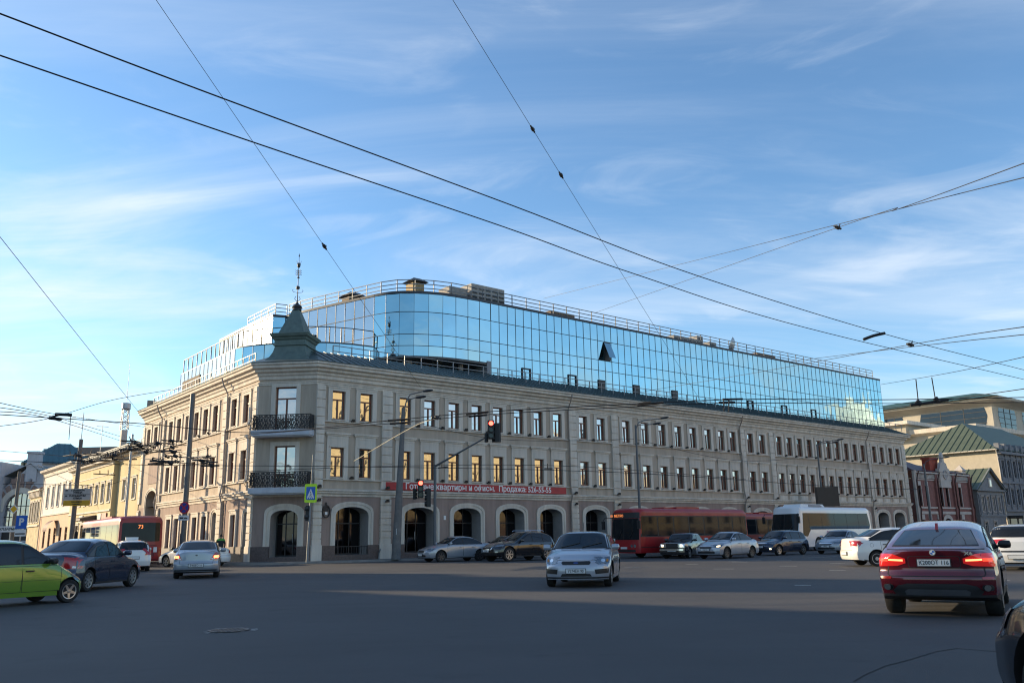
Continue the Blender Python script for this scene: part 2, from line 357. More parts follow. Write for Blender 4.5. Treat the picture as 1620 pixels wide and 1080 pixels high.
PILL = [(2.85, 3.45), (8.3, 9.15), (23.0, 23.5), (28.7, 29.3)]
ARCH = [(2.95, 2.5), (8.4, 2.6), (12.6, 2.5), (16.9, 2.5), (21.0, 2.4), (26.1, 2.5), (31.4, 2.5), (35.8, 2.5), (40.1, 2.5), (44.4, 2.5), (49.9, 2.6), (54.6, 2.4), (58.4, 2.4), (62.2, 2.4), (66.0, 2.4), (69.8, 2.2), (74.2, 2.5), (78.1, 2.5)]
def lv(v): return 29.3 - v
aop = [(c - w_ / 2, c + w_ / 2, .45, 3.62, .62, 1.25) for c, w_ in ARCH]
lop = [(lv(6.18) - .45, lv(6.18) + .45, 1.1, 3.25), (lv(3.92) - .38, lv(3.92) + .38, .95, 3.4, .38, .16), (lv(9.84) - .48, lv(9.84) + .48, .95, 3.55, .45, .18)] + [(lv(v) - .5, lv(v) + .5, 1.0, 3.3) for v in (11.92, 13.98, 16.1, 18.25, 20.24)] + [(lv(25.6) - 1.5, lv(25.6) + 1.5, .0, 5.9, .9, 3)]
cop = [(1.25, 3.12, .4, 3.42, .55, 1.2)]
wl = MB()
ops = [(u - WW / 2, u + WW / 2, *W3) for u in LONG] + [(u - WW / 2, u + WW / 2, *W2) for u in LONG]
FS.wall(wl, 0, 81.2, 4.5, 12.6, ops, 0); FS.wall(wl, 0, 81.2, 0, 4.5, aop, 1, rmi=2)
ops = [(lv(u) - WW / 2, lv(u) + WW / 2, *W3) for u in LEFT3] + [(lv(u) - WW / 2, lv(u) + WW / 2, *W2) for u in LEFT] + [(lv(25.6) - 1.5, lv(25.6) + 1.5, 4.5, 5.9, .9, 3)]
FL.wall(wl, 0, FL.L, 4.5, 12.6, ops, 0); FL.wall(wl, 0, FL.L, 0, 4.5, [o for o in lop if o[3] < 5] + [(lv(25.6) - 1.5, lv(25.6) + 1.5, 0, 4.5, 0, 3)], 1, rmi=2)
CD = [(1.22, 2.68, 8.66, 11.68), (1.32, 2.76, 4.86, 7.66)]
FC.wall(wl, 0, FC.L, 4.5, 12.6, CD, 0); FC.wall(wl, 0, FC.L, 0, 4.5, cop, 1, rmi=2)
# far end, back
wl.quad((81.2, 0, 0), (81.2, 16, 0), (81.2, 16, 12.6), (81.2, 0, 12.6), 0); wl.quad((81.2, 16, 0), (12, 16, 0), (12, 16, 14.4), (81.2, 16, 14.4), 0)
wl.quad((-2.9, 29.3, 0), (12, 29.3, 0), (12, 29.3, 14.4), (-2.9, 29.3, 14.4), 0); wl.quad((12, 16, 0), (12, 29.3, 0), (12, 29.3, 14.4), (12, 16, 14.4), 0)
wl.build('wall', [m_wall, m_wall1, m_reveal], CB, fix=False)
# dark rooms behind the glass are never seen: back of arcades
bk = MB()
# plinth with gaps
pl = MB()
def plinth(F, ops, L, h=1.08):
    e = sorted([(o[0], o[1], o[2]) for o in ops if o[2] < h]); x = 0
    for a, b, z in e:
        F.box(pl, x, a - .0, -.05, .09, 0, h)
        if z > .02: F.box(pl, a, b, -.05, .087, 0, z)
        x = b
    F.box(pl, x, L, -.05, .09, 0, h)
for F_, o_, l_ in ((FS, aop, 81.2), (FL, lop, FL.L), (FC, cop, FC.L)):
    pl = MB(); plinth(F_, o_, l_); pl.build('plinth', m_plinth, CB)
# mouldings
path = [PW, PL, PC, (81.2, 0), (81.2, 16)]
mo = MB()
sweep(mo, path, [(-.02, 12.2), (.08, 12.22), (.1, 12.42), (.2, 12.5), (.22, 12.62), (.42, 12.72), (.44, 12.86), (.66, 12.94), (.68, 13.1), (.78, 13.16), (.78, 13.27), (-.02, 13.27)])
mo.build('cornice', m_trim, CB)
mo = MB(); sweep(mo, path, [(-.02, 11.8), (.05, 11.82), (.065, 11.94), (.11, 11.96), (.11, 12.02), (-.02, 12.05)]); mo.build('frieze_moulding', m_trim, CB)
mo = MB(); sweep(mo, [(-2.9, 23.3)] + path[1:], [(-.02, 4.28), (.07, 4.3), (.09, 4.44), (.2, 4.5), (.2, 4.6), (.28, 4.64), (.28, 4.74), (-.02, 4.8)]); mo.build('belt_course', m_trim, CB)
# ledges under the windows, between pilasters
def ledge(F, a, b, z, d=.13, h=.08):
    q = MB(); F.box(q, a, b, -.03, d, z, z + h); q.build('window_ledge', m_trim, CB)
for (a, b), (c, d) in zip(PIL, PIL[1:]):
    ledge(FS, b + .002, c - .002, 9.30); ledge(FS, b + .002, c - .002, 5.38)
for a, b in [(3.45, 8.3), (9.15, 23.0)]: ledge(FL, lv(b) + .002, lv(a) - .002, 9.30); ledge(FL, lv(b) + .002, lv(a) - .002, 5.38)
ledge(FL, .6, lv(23.5), 9.30)
# pilasters in stacked blocks
def pilaster(F, a, b, low=True):
    q = MB(); z = 4.82
    while z < 11.75:
        z1 = min(z + .60, 11.79); F.box(q, a, b, -.03, .15, z + .022, z1 - .022); F.box(q, a + .02, b - .02, -.03, .06, z1 - .023, z1 + .023); z = z1
        if z > 11.7: break
    q.build('pilaster', m_trim, CB); q = MB(); z = 1.09
    while z < 4.2:
        z1 = min(z + .44, 4.27); F.box(q, a, b, -.03, .16, z + .028, z1 - .028); F.box(q, a + .04, b - .04, -.03, .09, z1 - .03, z1 + .03); z = z1
        if z > 4.25: break
    F.box(q, a - .06, b + .06, -.03, .2, 0, 1.12)
    return q.build('rusticated_pier', m_trim, CB)
for a, b in PIL: pilaster(FS, a, b)
for a, b in PILL: pilaster(FL, lv(b), lv(a))
# windows: frame > pane, surround
def frame_mb(w_, h, tr=.70, two=True, d0=.15, d1=.24):
    q = MB(); hw = w_ / 2
    for a, b in ((-hw, -hw + .075), (hw - .075, hw)): q.box(a, b, d0, d1, 0, h)
    q.box(-hw + .075, hw - .075, d0, d1, 0, .09); q.box(-hw + .075, hw - .075, d0, d1, h - .075, h)
    if tr: q.box(-hw + .075, hw - .075, d0 - .015, d1, h * tr - .045, h * tr + .045)
    if two: q.box(-.05, .05, d0 - .01, d1, .09, h * (tr or 1) - (.045 if tr else .075))
    return q
def surround3():
    q = MB(); q.box(-.82, -.49, -.07, .02, -.10, 2.28); q.box(.49, .82, -.07, .02, -.10, 2.28); q.box(-.49, .49, -.068, .02, 1.98, 2.28)
    q.box(-.87, .87, -.10, .02, 2.18, 2.279); q.box(-.53, .53, -.11, .02, -.07, 0.0); return q
def surround2(rich=False):
    q = MB(); q.box(-.80, -.49, -.07, .02, -.12, 2.75); q.box(.49, .80, -.07, .02, -.12, 2.75); q.box(-.49, .49, -.068, .02, 2.0, 2.75)
    q.box(-.62, .62, -.10, .02, 2.02, 2.09); q.box(-.90, .90, -.14, .02, 2.80, 2.9); q.box(-.94, .94, -.20, .02, 2.9, 3.0); q.box(-.53, .53, -.11, .02, -.07, 0.0)
    q.box(-.80, .80, -.085, .02, 2.62, 2.8)
    if rich:
        q.box(-.74, .74, -.05, .02, -.82, -.30)
        q.box(-.60, .60, -.09, .02, -.74, -.38); q.box(-.5, .5, -.10, .02, 2.2, 2.5)
    return q
def win_at(src, F, s, z, d=0):
    c = copy_of(src, F.p(s, d, z), math.atan2(F.S.y, F.S.x), CB); return c
def make_window(sur, h, pane=m_pane):
    f = frame_mb(WW, h).build('window', m_wood, CB)
    p = MB(); p.quad((-WW / 2 + .05, .2, .05), (WW / 2 - .05, .2, .05), (WW / 2 - .05, .2, h - .04), (-WW / 2 + .05, .2, h - .04)); p.build('pane', pane, f, fix=False)
    sur.build('surround', m_trim, f); return f
w3 = make_window(surround3(), W3[1] - W3[0]); w2 = make_window(surround2(), W2[1] - W2[0]); w2r = make_window(surround2(True), W2[1] - W2[0])
# a few sashes stand open
w3o = make_window(surround3(), W3[1] - W3[0])
q = MB(); h_ = 1.25; th = R(28)
for k in range(1):
    x0, x1 = -.02, -.42
    a = Vector((-.44, .13, .1)); d_ = Vector((math.cos(th) * .42, math.sin(th) * .42, 0))
    q.add([a, a + d_, a + d_ + Vector((0, 0, h_)), a + Vector((0, 0, h_))], [(0, 1, 2, 3)])
q.build('open_sash', m_pane, w3o, fix=False)
used = set()
def put(src, F, s, z):
    if id(src) in used: return win_at(src, F, s, z)
    used.add(id(src)); src.location = F.p(s, 0, z); src.rotation_euler = (0, 0, math.atan2(F.S.y, F.S.x)); return src
for i, u in enumerate(LONG):
    j = rnd.random()
    put(w3o if i in (5, 8, 10) else w3, FS, u, W3[0]); put(w2r if i >= 22 else w2, FS, u, W2[0])
for u in LEFT3: put(w3, FL, lv(u), W3[0])
for u in LEFT: put(w2, FL, lv(u), W2[0])
for w_ in [o for o in CB.children if o.name.startswith('window') and not o.name.startswith('window_')]:
    for c_ in w_.children:
        if c_.name.startswith('pane'): c_.rotation_euler = (R(rnd.gauss(0, .35)), 0, R(rnd.gauss(0, .7)))
# floodlights on the ledges
fl = MB(); fl.box(-.13, .13, -.20, -.02, 0, .09); fl.box(-.08, .08, -.26, -.08, .09, .19); fl0 = fl.build('floodlight', m_black, CB); first = [fl0]
def flood(F, s, z, d=.1):
    if first: o = first.pop(); o.location = F.p(s, d, z); o.rotation_euler = (0, 0, math.atan2(F.S.y, F.S.x)); return
    o = fl0.copy(); C.objects.link(o); o.location = F.p(s, d, z); o.rotation_euler = (0, 0, math.atan2(F.S.y, F.S.x))
for i in range(len(LONG) - 1):
    if LONG[i + 1] - LONG[i] < 2.6:
        flood(FS, (LONG[i] + LONG[i + 1]) / 2, 9.385, .04); flood(FS, (LONG[i] + LONG[i + 1]) / 2, 5.465, .04)
for a, b in PIL[:-1]: flood(FS, (a + b) / 2, 4.85, .2); flood(FS, (a + b) / 2, 3.95, .2)
for i in range(5): flood(FL, lv(11.9 + 2.1 * i), 9.385, .04)
# arcade: surround, shop glass
def arch_ring(F, c, w_, top, rise, t=.36, z0=1.08, d=.09, name='arch_surround', mt=None):
    q = MB(); a, b = c - w_ / 2, c + w_ / 2
    inn = [(a, z0)] + arc(a, b, top, rise) + [(b, z0)]; ou = [(a - t, z0)] + arc(a - t, b + t, top + t, rise + .12) + [(b + t, z0)]
    mid = [((p[0] * .45 + r[0] * .55), (p[1] * .45 + r[1] * .55)) for p, r in zip(inn, ou)]
    n = len(inn)
    for A, B, dd in ((inn, mid, d * .55), (mid, ou, d)):
        for i in range(n - 1):
            v = [F.p(A[i][0], dd, A[i][1]), F.p(A[i + 1][0], dd, A[i + 1][1]), F.p(B[i + 1][0], dd, B[i + 1][1]), F.p(B[i][0], dd, B[i][1])]
            q.add(v, [(0, 1, 2, 3)])
            for E_, s_ in ((A, 1), (B, 1)):
                q.add([F.p(E_[i][0], dd, E_[i][1]), F.p(E_[i + 1][0], dd, E_[i + 1][1]), F.p(E_[i + 1][0], -.02, E_[i + 1][1]), F.p(E_[i][0], -.02, E_[i][1])], [(0, 1, 2, 3)])
    return q.build(name, mt or m_trim, CB, fix=False)
def shopfront(F, c, w_, top, z0, dep, door=False):
    q = MB(); a, b = c - w_ / 2, c + w_ / 2
    F.box(q, a, a + .07, -dep, -dep + .08, z0, top); F.box(q, b - .07, b, -dep, -dep + .08, z0, top); F.box(q, a + .07, b - .07, -dep, -dep + .08, z0, z0 + .1)
    for x in ((a + w_ * .36, a + w_ * .64) if door else (a + w_ * .33, a + w_ * .66)): F.box(q, x - .03, x + .03, -dep, -dep + .08, z0 + .1, top)
    F.box(q, a + .07, b - .07, -dep, -dep + .085, 2.5, 2.58)
    s = q.build('door' if door else 'shop_window', m_dark, CB)
    g_ = MB(); g_.add([F.p(a, -dep + .03, z0), F.p(b, -dep + .03, z0), F.p(b, -dep + .03, top), F.p(a, -dep + .03, top)], [(0, 1, 2, 3)]); g_.build('pane', m_pane_dk, s, fix=False)
    if door: h = MB(); h.bar(F.p(c + .25, -dep + .14, z0 + .9), F.p(c + .25, -dep + .14, z0 + 1.5), .035, n=6); h.build('handle', m_steel, s)
    return s
for i, (c, w_) in enumerate(ARCH):
    arch_ring(FS, c, w_, 3.62, .62); shopfront(FS, c, w_, 3.62, .45, 1.2, door=(i == 1))
    if i != 1:
        q = MB(); FS.box(q, c - w_ / 2 + .02, c + w_ / 2 - .02, .02, .05, .98, 1.03)
        for k in range(13): s_ = c - w_ / 2 + .1 + k * (w_ - .2) / 12; FS.box(q, s_ - .012, s_ + .012, .025, .045, .47, .98)
        q.build('window_guard', m_iron, CB)
arch_ring(FC, 2.185, 1.87, 3.42, .55, t=.42, d=.1); shopfront(FC, 2.185, 1.87, 3.42, .4, 1.15, door=True)
arch_ring(FL, lv(3.92), .76, 3.4, .38, t=.22, z0=1.0); arch_ring(FL, lv(9.84), .96, 3.55, .45, t=.26, z0=1.0); arch_ring(FL, lv(25.6), 3.0, 5.9, .9, t=.25, z0=1.1)
q = MB(); FL.box(q, lv(3.92) - .38, lv(3.92) + .38, -.17, -.15, .95, 3.4); FL.box(q, lv(9.84) - .48, lv(9.84) + .48, -.19, -.17, .95, 3.55); q.build('blind_niche', m_wall, CB)
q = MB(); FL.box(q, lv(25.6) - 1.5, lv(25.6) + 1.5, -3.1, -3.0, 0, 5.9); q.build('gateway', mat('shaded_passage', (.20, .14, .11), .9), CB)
q = MB(); FL.box(q, lv(25.6) - 1.35, lv(25.6) + 1.35, -.02, .05, 6.5, 8.7); q.build('blank_panel', m_wall1, CB)
def rect_sur(F, c, w_, z0, z1, frame=True):
    if frame:
        f = frame_mb(w_, z1 - z0, .72).build('window', m_wood, CB); f.location = F.p(c, 0, z0); f.rotation_euler = (0, 0, math.atan2(F.S.y, F.S.x))
        p = MB(); p.quad((-w_ / 2, .2, .0), (w_ / 2, .2, .0), (w_ / 2, .2, z1 - z0), (-w_ / 2, .2, z1 - z0)); p.build('pane', m_pane, f, fix=False)
        q = MB(); h = z1 - z0; q.box(-w_ / 2 - .24, -w_ / 2, -.08, .02, -.1, h + .36); q.box(w_ / 2, w_ / 2 + .24, -.08, .02, -.1, h + .36); q.box(-w_ / 2, w_ / 2, -.078, .02, h, h + .36)
        q.box(-w_ / 2 - .28, w_ / 2 + .28, -.12, .02, h + .26, h + .359); q.build('surround', m_trim, f)
for v, w_ in [(6.18, .9)] + [(v, 1.0) for v in (11.92, 13.98, 16.1, 18.25, 20.24)]: rect_sur(FL, lv(v), w_, 1.1 if v < 7 else 1.0, 3.25 if v < 7 else 3.3)
# balconies and doors on the chamfer
def balcony(z0, top, ds):
    sb = MB(); FC.box(sb, -.02, 4.02, -.05, .95, z0 - .37, z0); FC.box(sb, .05, 3.95, -.05, .85, z0 - .45, z0 - .371)
    s = sb.build('balcony', m_slab, CB)
    r = MB(); zt = z0 + 1.0
    P = [FC.p(.04, .02, 0), FC.p(.04, .88, 0), FC.p(3.96, .88, 0), FC.p(3.96, .02, 0)]
    for a, b in zip(P, P[1:]):
        for z in (z0 + .08, z0 + .86, zt): r.bar(a + Vector((0, 0, z)), b + Vector((0, 0, z)), .05 if z == zt else .03)
        n = int((b - a).length / .11)
        for i in range(n + 1):
            p = a.lerp(b, i / n); r.bar(p + Vector((0, 0, z0 + .02)), p + Vector((0, 0, zt)), .03)
        m_ = int((b - a).length / .33)
        for i in range(m_):                                # scrollwork: rings and lattice
            c0 = a.lerp(b, (i + .5) / m_); ax = (b - a).normalized()
            for rr, zc in ((.15, .47), (.09, .24), (.09, .70), (.06, .93)):
                ring = [c0 + ax * rr * math.cos(t * math.pi / 4) + Vector((0, 0, z0 + zc + rr * math.sin(t * math.pi / 4))) for t in range(9)]
                for c_, d_ in zip(ring, ring[1:]): r.bar(c_, d_, .034)
            e0 = a.lerp(b, i / m_); e1 = a.lerp(b, (i + 1) / m_)
            r.bar(e0 + Vector((0, 0, z0 + .1)), e1 + Vector((0, 0, z0 + .84)), .028); r.bar(e1 + Vector((0, 0, z0 + .1)), e0 + Vector((0, 0, z0 + .84)), .028)
    for k in (0, 3):                                       # bulging corner scrolls
        b0 = P[1] if k == 0 else P[2]
        sg = -1 if k == 0 else 1
        for rr, zc in ((.22, .3), (.13, .7)):
            ring = [b0 + FC.S * sg * (rr * .7 + rr * math.cos(t * math.pi / 5) * .8) + Vector((0, 0, z0 + zc + rr * math.sin(t * math.pi / 5))) for t in range(11)]
            for c_, d_ in zip(ring, ring[1:]): r.bar(c_, d_, .035)
    r.build('railing', m_iron, s)
balcony(8.66, 0, 0); balcony(4.86, 0, 0)
for (a, b, z0, z1), tr in zip(CD, (.74, None)):
    w_ = b - a; f = frame_mb(w_, z1 - z0, tr).build('balcony_door', m_wood, CB); f.location = FC.p((a + b) / 2, 0, z0); f.rotation_euler = (0, 0, math.atan2(FC.S.y, FC.S.x))
    p = MB(); p.quad((-w_ / 2, .2, .0), (w_ / 2, .2, .0), (w_ / 2, .2, z1 - z0), (-w_ / 2, .2, z1 - z0)); p.build('pane', m_pane, f, fix=False)
    q = MB(); h = z1 - z0; q.box(-w_ / 2 - .3, -w_ / 2, -.08, .02, 0, h + .28); q.box(w_ / 2, w_ / 2 + .3, -.08, .02, 0, h + .28); q.box(-w_ / 2, w_ / 2, -.078, .02, h, h + .28); q.build('surround', m_trim, f)
# oval sign and lantern by the corner arch, house number, exhaust pipes
q = MB(); c0 = FS.p(.95, .12, 3.35)
ring = [FS.p(.95 + .26 * math.cos(t * math.pi / 8), .13, 3.3 + .40 * math.sin(t * math.pi / 8)) for t in range(17)]
for a, b in zip(ring, ring[1:]): q.bar(a, b, .07)
FS.box(q, .80, 1.10, .05, .12, 3.32, 3.62); FS.box(q, .91, .99, .05, .12, 3.66, 3.9); q.build('oval_sign', m_iron, CB)
q = MB(); FS.box(q, .86, 1.04, .125, .13, 3.08, 3.28); q.build('oval_sign_plate', m_white, CB)
q = MB(); FS.box(q, 10.45, 10.65, .0, .05, 2.75, 3.05); q.build('house_number_plate', m_white, CB)
for s_ in (6.5, 5.0):
    q = MB(); q.tube([FS.p(s_, .14, 0), FS.p(s_, .2, .55), FS.p(s_ - .03, .4, .8)], .1, 8); q.build('vent_pipe', m_steel, CB)
# downpipes
for F, s_ in ((FS, 23.1), (FS, 46.85), (FS, 71.7), (FL, lv(23.6)), (FL, lv(8.15))):
    q = MB(); q.tube([F.p(s_, .7, 13.1), F.p(s_, .55, 12.6), F.p(s_, .2, 12.0), F.p(s_, .16, 9.45), F.p(s_, .24, 9.3), F.p(s_, .2, 5.6), F.p(s_, .36, 4.7), F.p(s_, .2, 4.1), F.p(s_, .2, .4)], .11, 8); q.build('downpipe', mat('pipe_paint', (.30, .25, .21), .6) if F is FS else m_reveal, CB)
# banner
q = MB(); FS.box(q, 5.45, 22.6, .14, .17, 4.82, 5.36); bn = q.build('banner', mat('red_banner_vinyl', (.42, .025, .03), .5, var=.08), CB)
p = FS.p(14.0, .175, 5.09)
text('Готовые квартиры и офисы.  Продажа: 526-55-55', .60, mat('white_lettering', (.78, .76, .74), .5, var=0), bn, p, (R(90), 0, 0), 'banner_lettering', bold=.012, sx=1.0)
# roof
r = MB(); rp = [(-2.9, 29.3), (-2.9, 2.85), (0, 0), (81.2, 0), (81.2, 16)]
sweep(r, rp, [(.80, 13.275), (.82, 13.33), (-2.2, 14.62), (-2.2, 14.5), (.76, 13.275)])
for k in range(int(81 / .55)):
    u = .4 + k * .55
    v = [(u - .02, -.82, 13.335), (u + .02, -.82, 13.335), (u + .02 + .0, 2.2, 14.625), (u - .02, 2.2, 14.625)]
    v += [(a, b, c + .055) for a, b, c in v]; r.add(v, [(0, 1, 5, 4), (1, 2, 6, 5), (2, 3, 7, 6), (3, 0, 4, 7), (4, 5, 6, 7)])
r.prism([(-.8, 3.6), (.9, 2.0), (79.2, 2.0), (79.2, 16), (12, 16), (12, 29.3), (-.8, 29.3)], 14.40, 14.45)
r.build('roof', m_roofm, CB)
# roof railing
r = MB()
def rail(mb, P, z0, hts, step, wd=.05, pw=.06, h=None):
    for a, b in zip(P, P[1:]):
        a = Vector(a); b = Vector(b); n = max(1, round((b - a).length / step))
        for t in hts: mb.bar(a + Vector((0, 0, z0 + t)), b + Vector((0, 0, z0 + t)), wd)
        for i in range(n + 1):
            p = a.lerp(b, i / n); mb.bar(p + Vector((0, 0, z0)), p + Vector((0, 0, z0 + (h or hts[-1]))), pw)
rail(r, [(1.0, -.25, 0), (80.8, -.25, 0)], 13.75, (.45, .85), 1.45); rail(r, [(-2.65, 28, 0), (-2.65, 4.4, 0)], 13.6, (.4, .85), 1.1)
r.build('roof_railing', m_rail, CB)
# turret
TR = bpy.data.objects.new('turret', bpy.data.meshes.new('turret')); C.objects.link(TR); TR.parent = CB
tb = MB(); s2 = math.sqrt(2)
tb.lathe([(r_ * s2, z) for r_, z in [(1.78, 13.28), (1.78, 13.38), (1.56, 13.55), (1.32, 13.85), (1.16, 14.2), (1.08, 14.55), (1.08, 14.62), (1.16, 14.66), (1.16, 14.74), (1.1, 14.78), (1.1, 15.02), (1.18, 15.1), (1.21, 15.2), (1.33, 15.3), (1.36, 15.42), (1.39, 15.44), (1.39, 15.5), (.93, 15.56), (.90, 15.66), (.24, 17.42)]], n=4, ph=R(45))
me = bpy.data.meshes.new('turret'); me.from_pydata(tb.v, [], tb.f); me.materials.append(m_turret); me.update(); TR.data = me
TR.location = (-.62, 2.35, 0); TR.rotation_euler = (0, 0, R(-45) + math.pi / 2)
f = MB(); f.lathe([(.0, 17.40), (.34, 17.44), (.30, 17.56), (.36, 17.66), (.30, 17.80), (.12, 17.92), (.06, 18.05), (.035, 18.1), (.03, 19.0), (.11, 19.02), (.15, 19.12), (.11, 19.24), (.03, 19.26), (.025, 19.85), (.1, 19.87), (.1, 19.92), (.03, 19.95), (.02, 20.6), (.1, 20.7), (.13, 20.85), (.06, 21.0), (.02, 21.02), (.015, 21.45), (.05, 21.5), (.0, 21.75)], n=10)
for k in range(4):
    a = k * math.pi / 2 + .4; d = Vector((math.cos(a), math.sin(a), 0))
    f.tube([d * .02 + Vector((0, 0, 18.75)), d * .3 + Vector((0, 0, 18.8)), d * .38 + Vector((0, 0, 18.92)), d * .3 + Vector((0, 0, 18.98))], .03, 5)
    f.tube([d * .03 + Vector((0, 0, 18.1)), d * .2 + Vector((0, 0, 18.3)), d * .1 + Vector((0, 0, 18.5))], .035, 5)
    f.tube([d * .1 + Vector((0, 0, 20.9)), d * .16 + Vector((0, 0, 21.15))], .035, 5)
for k in range(6):
    a = k * math.pi / 3; d = Vector((math.cos(a), math.sin(a), 0))
    for z in (20.05, 20.2, 20.35): f.bar(d * .02 + Vector((0, 0, z)), d * .24 + Vector((0, 0, z + .08)), .022)
f.build('finial', m_dark, TR, smooth=40)

# ------------------------------------------------------------------ mirror glass building on top / behind
GB = street('glass_building', 'curved blue mirror glass office block rising behind the beige corner building', 'building')
def catm(P, n=6):
    o = []
    for i in range(len(P) - 1):
        p0, p1, p2, p3 = Vector(P[max(0, i - 1)]), Vector(P[i]), Vector(P[i + 1]), Vector(P[min(len(P) - 1, i + 2)])
        for k in range(n): t = k / n; o.append(.5 * (2 * p1 + (p2 - p0) * t + (2 * p0 - 5 * p1 + 4 * p2 - p3) * t * t + (3 * p1 - p0 - 3 * p2 + p3) * t ** 3))
    return o + [Vector(P[-1])]
def resample(P, step):
    P = [Vector(p) for p in P]; d = [0]
    for a, b in zip(P, P[1:]): d.append(d[-1] + (b - a).length)
    n = max(1, round(d[-1] / step)); o = []; j = 0
    for i in range(n + 1):
        t = d[-1] * i / n
        while j < len(d) - 2 and d[j + 1] < t: j += 1
        o.append(P[j].lerp(P[j + 1], (t - d[j]) / max(1e-9, d[j + 1] - d[j])))
    return o
ROWS = [13.4, 14.55, 16.4, 17.4, 19.25, 20.8]
def curtain(name, P, rows, m, skip=lambda u, v, z: False, tilt=.0035, parent=None, mul=.028):
    g_ = MB(); k_ = MB()
    for a, b in zip(P, P[1:]):
        e = (b - a).normalized(); nn = Vector((e.y, -e.x)); mid = (a + b) / 2
        for z0, z1 in zip(rows, rows[1:]):
            if skip(mid.x, mid.y, (z0 + z1) / 2): continue
            t1, t2 = rnd.gauss(0, tilt), rnd.gauss(0, tilt)
            def q(p, z, sg, sz): o_ = nn * (sg * t1 + sz * t2) * .5; return (p.x + o_.x, p.y + o_.y, z)
            g_.add([q(a, z0, -1, -1), q(b, z0, 1, -1), q(b, z1, 1, 1), q(a, z1, -1, 1)], [(0, 1, 2, 3)])
            k_.bar((a.x + nn.x * .02, a.y + nn.y * .02, z0), (b.x + nn.x * .02, b.y + nn.y * .02, z0), mul, .04)
            k_.bar((a.x + nn.x * .025, a.y + nn.y * .025, z0), (a.x + nn.x * .025, a.y + nn.y * .025, z1), .024, mul * .6)
    o = g_.build(name, m, parent or GB, fix=False); k_.build('mullion_grid', m_mull, o, fix=False); return o
longP = [Vector((81.6 - .9 * i, 2.3)) for i in range(73)]; longP.reverse()        # left to right
longP = [p for p in longP if p.x > 16.7]
cur = catm([(7.8, 6.2), (8.35, 4.95), (9.3, 3.85), (10.8, 3.0), (12.6, 2.45), (14.6, 2.32), (longP[0].x, 2.3)], 8)
upl = catm([(4.75, 16.6), (5.3, 14.1), (6.2, 11.2), (7.1, 8.4), (7.8, 6.2)], 6)
UPR = [z for z in ROWS if z >= 15.6]
curP = resample(cur, 1.15)
rowsU = [15.6, 16.45, 17.4, 19.25, 20.8]
def hole(u, v, z):
    return 14 < z < 16.2 and any(abs(u - x) < .46 for x in (29.5, 33.9, 38.9, 44.6)) and False
curtain('glass_wall', longP, ROWS, m_curt)
curtain('curved_glass_prow', curP, rowsU, m_curt, tilt=.012)
curtain('side_glass_wall', resample(upl, 1.05), [16.5, 17.4, 19.25, 20.8], m_curtw, tilt=.003, mul=.04)
curtain('setback_glass', [Vector((3.7, 16.9)), Vector((4.75, 16.6))], [16.5, 17.4, 19.25, 20.8], m_curt)
curtain('side_glass_wall', resample([(3.4, 29), (3.4, 23.2), (3.7, 16.9)], 1.05), [16.5, 17.4, 19.25, 20.8], m_curtw, tilt=.003, mul=.045)
lowc = catm([(-1.0, 12.9), (-.75, 12.0), (-.3, 11.1), (.6, 9.9), (1.7, 8.5), (3.3, 7.2), (5.5, 6.3), (7.9, 6.1)], 6)
curtain('lower_glass_tier', resample(lowc, 1.05), [13.4, 14.9, 16.5], m_curt, tilt=.01)
curtain('lower_side_glass', resample([(-1.0, 26.1), (-1.0, 12.9)], 1.0), [13.4, 14.6, 16.5], m_curtw, tilt=.003, mul=.045)
curtain('right_end_glass', resample([(81.6, 2.3), (81.6, 18)], .9), ROWS, m_curt)
# recess under the prow
curtain('recessed_glass', resample([(11.6, 5.4), (16.6, 5.4)], 1.0), [13.6, 15.6], m_curt, tilt=.01)
q = MB(); q.quad((7.9, 6.1, 13.4), (11.6, 5.4, 13.4), (11.6, 5.4, 15.6), (7.9, 6.1, 15.6)); q.build('terrace_wall', mat('sand_panel', (.30, .26, .2), .7), GB)
q = MB(); q.box(11.7, 12.9, 5.3, 5.38, 13.6, 15.5); q.build('terrace_door', m_black, GB)
q = MB(); q.box(16.35, 16.75, 2.25, 5.4, 13.4, 15.75); q.build('end_pier', mat('grey_panel', (.22, .23, .25), .5), GB)
q = MB(); q.lathe([(.33, 13.4), (.33, 15.6)], c=(10.2, 4.7, 0), n=14); q.build('column', m_reveal, GB, smooth=40); q = MB(); q.lathe([(.2, 13.4), (.2, 15.6)], c=(14.6, 3.6, 0), n=12); q.build('column', m_reveal, GB, smooth=40)
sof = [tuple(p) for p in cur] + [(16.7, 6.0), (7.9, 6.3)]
q = MB(); q.prism(sof, 15.45, 15.6); q.build('soffit', mat('dark_soffit', (.10, .10, .10), .5), GB)
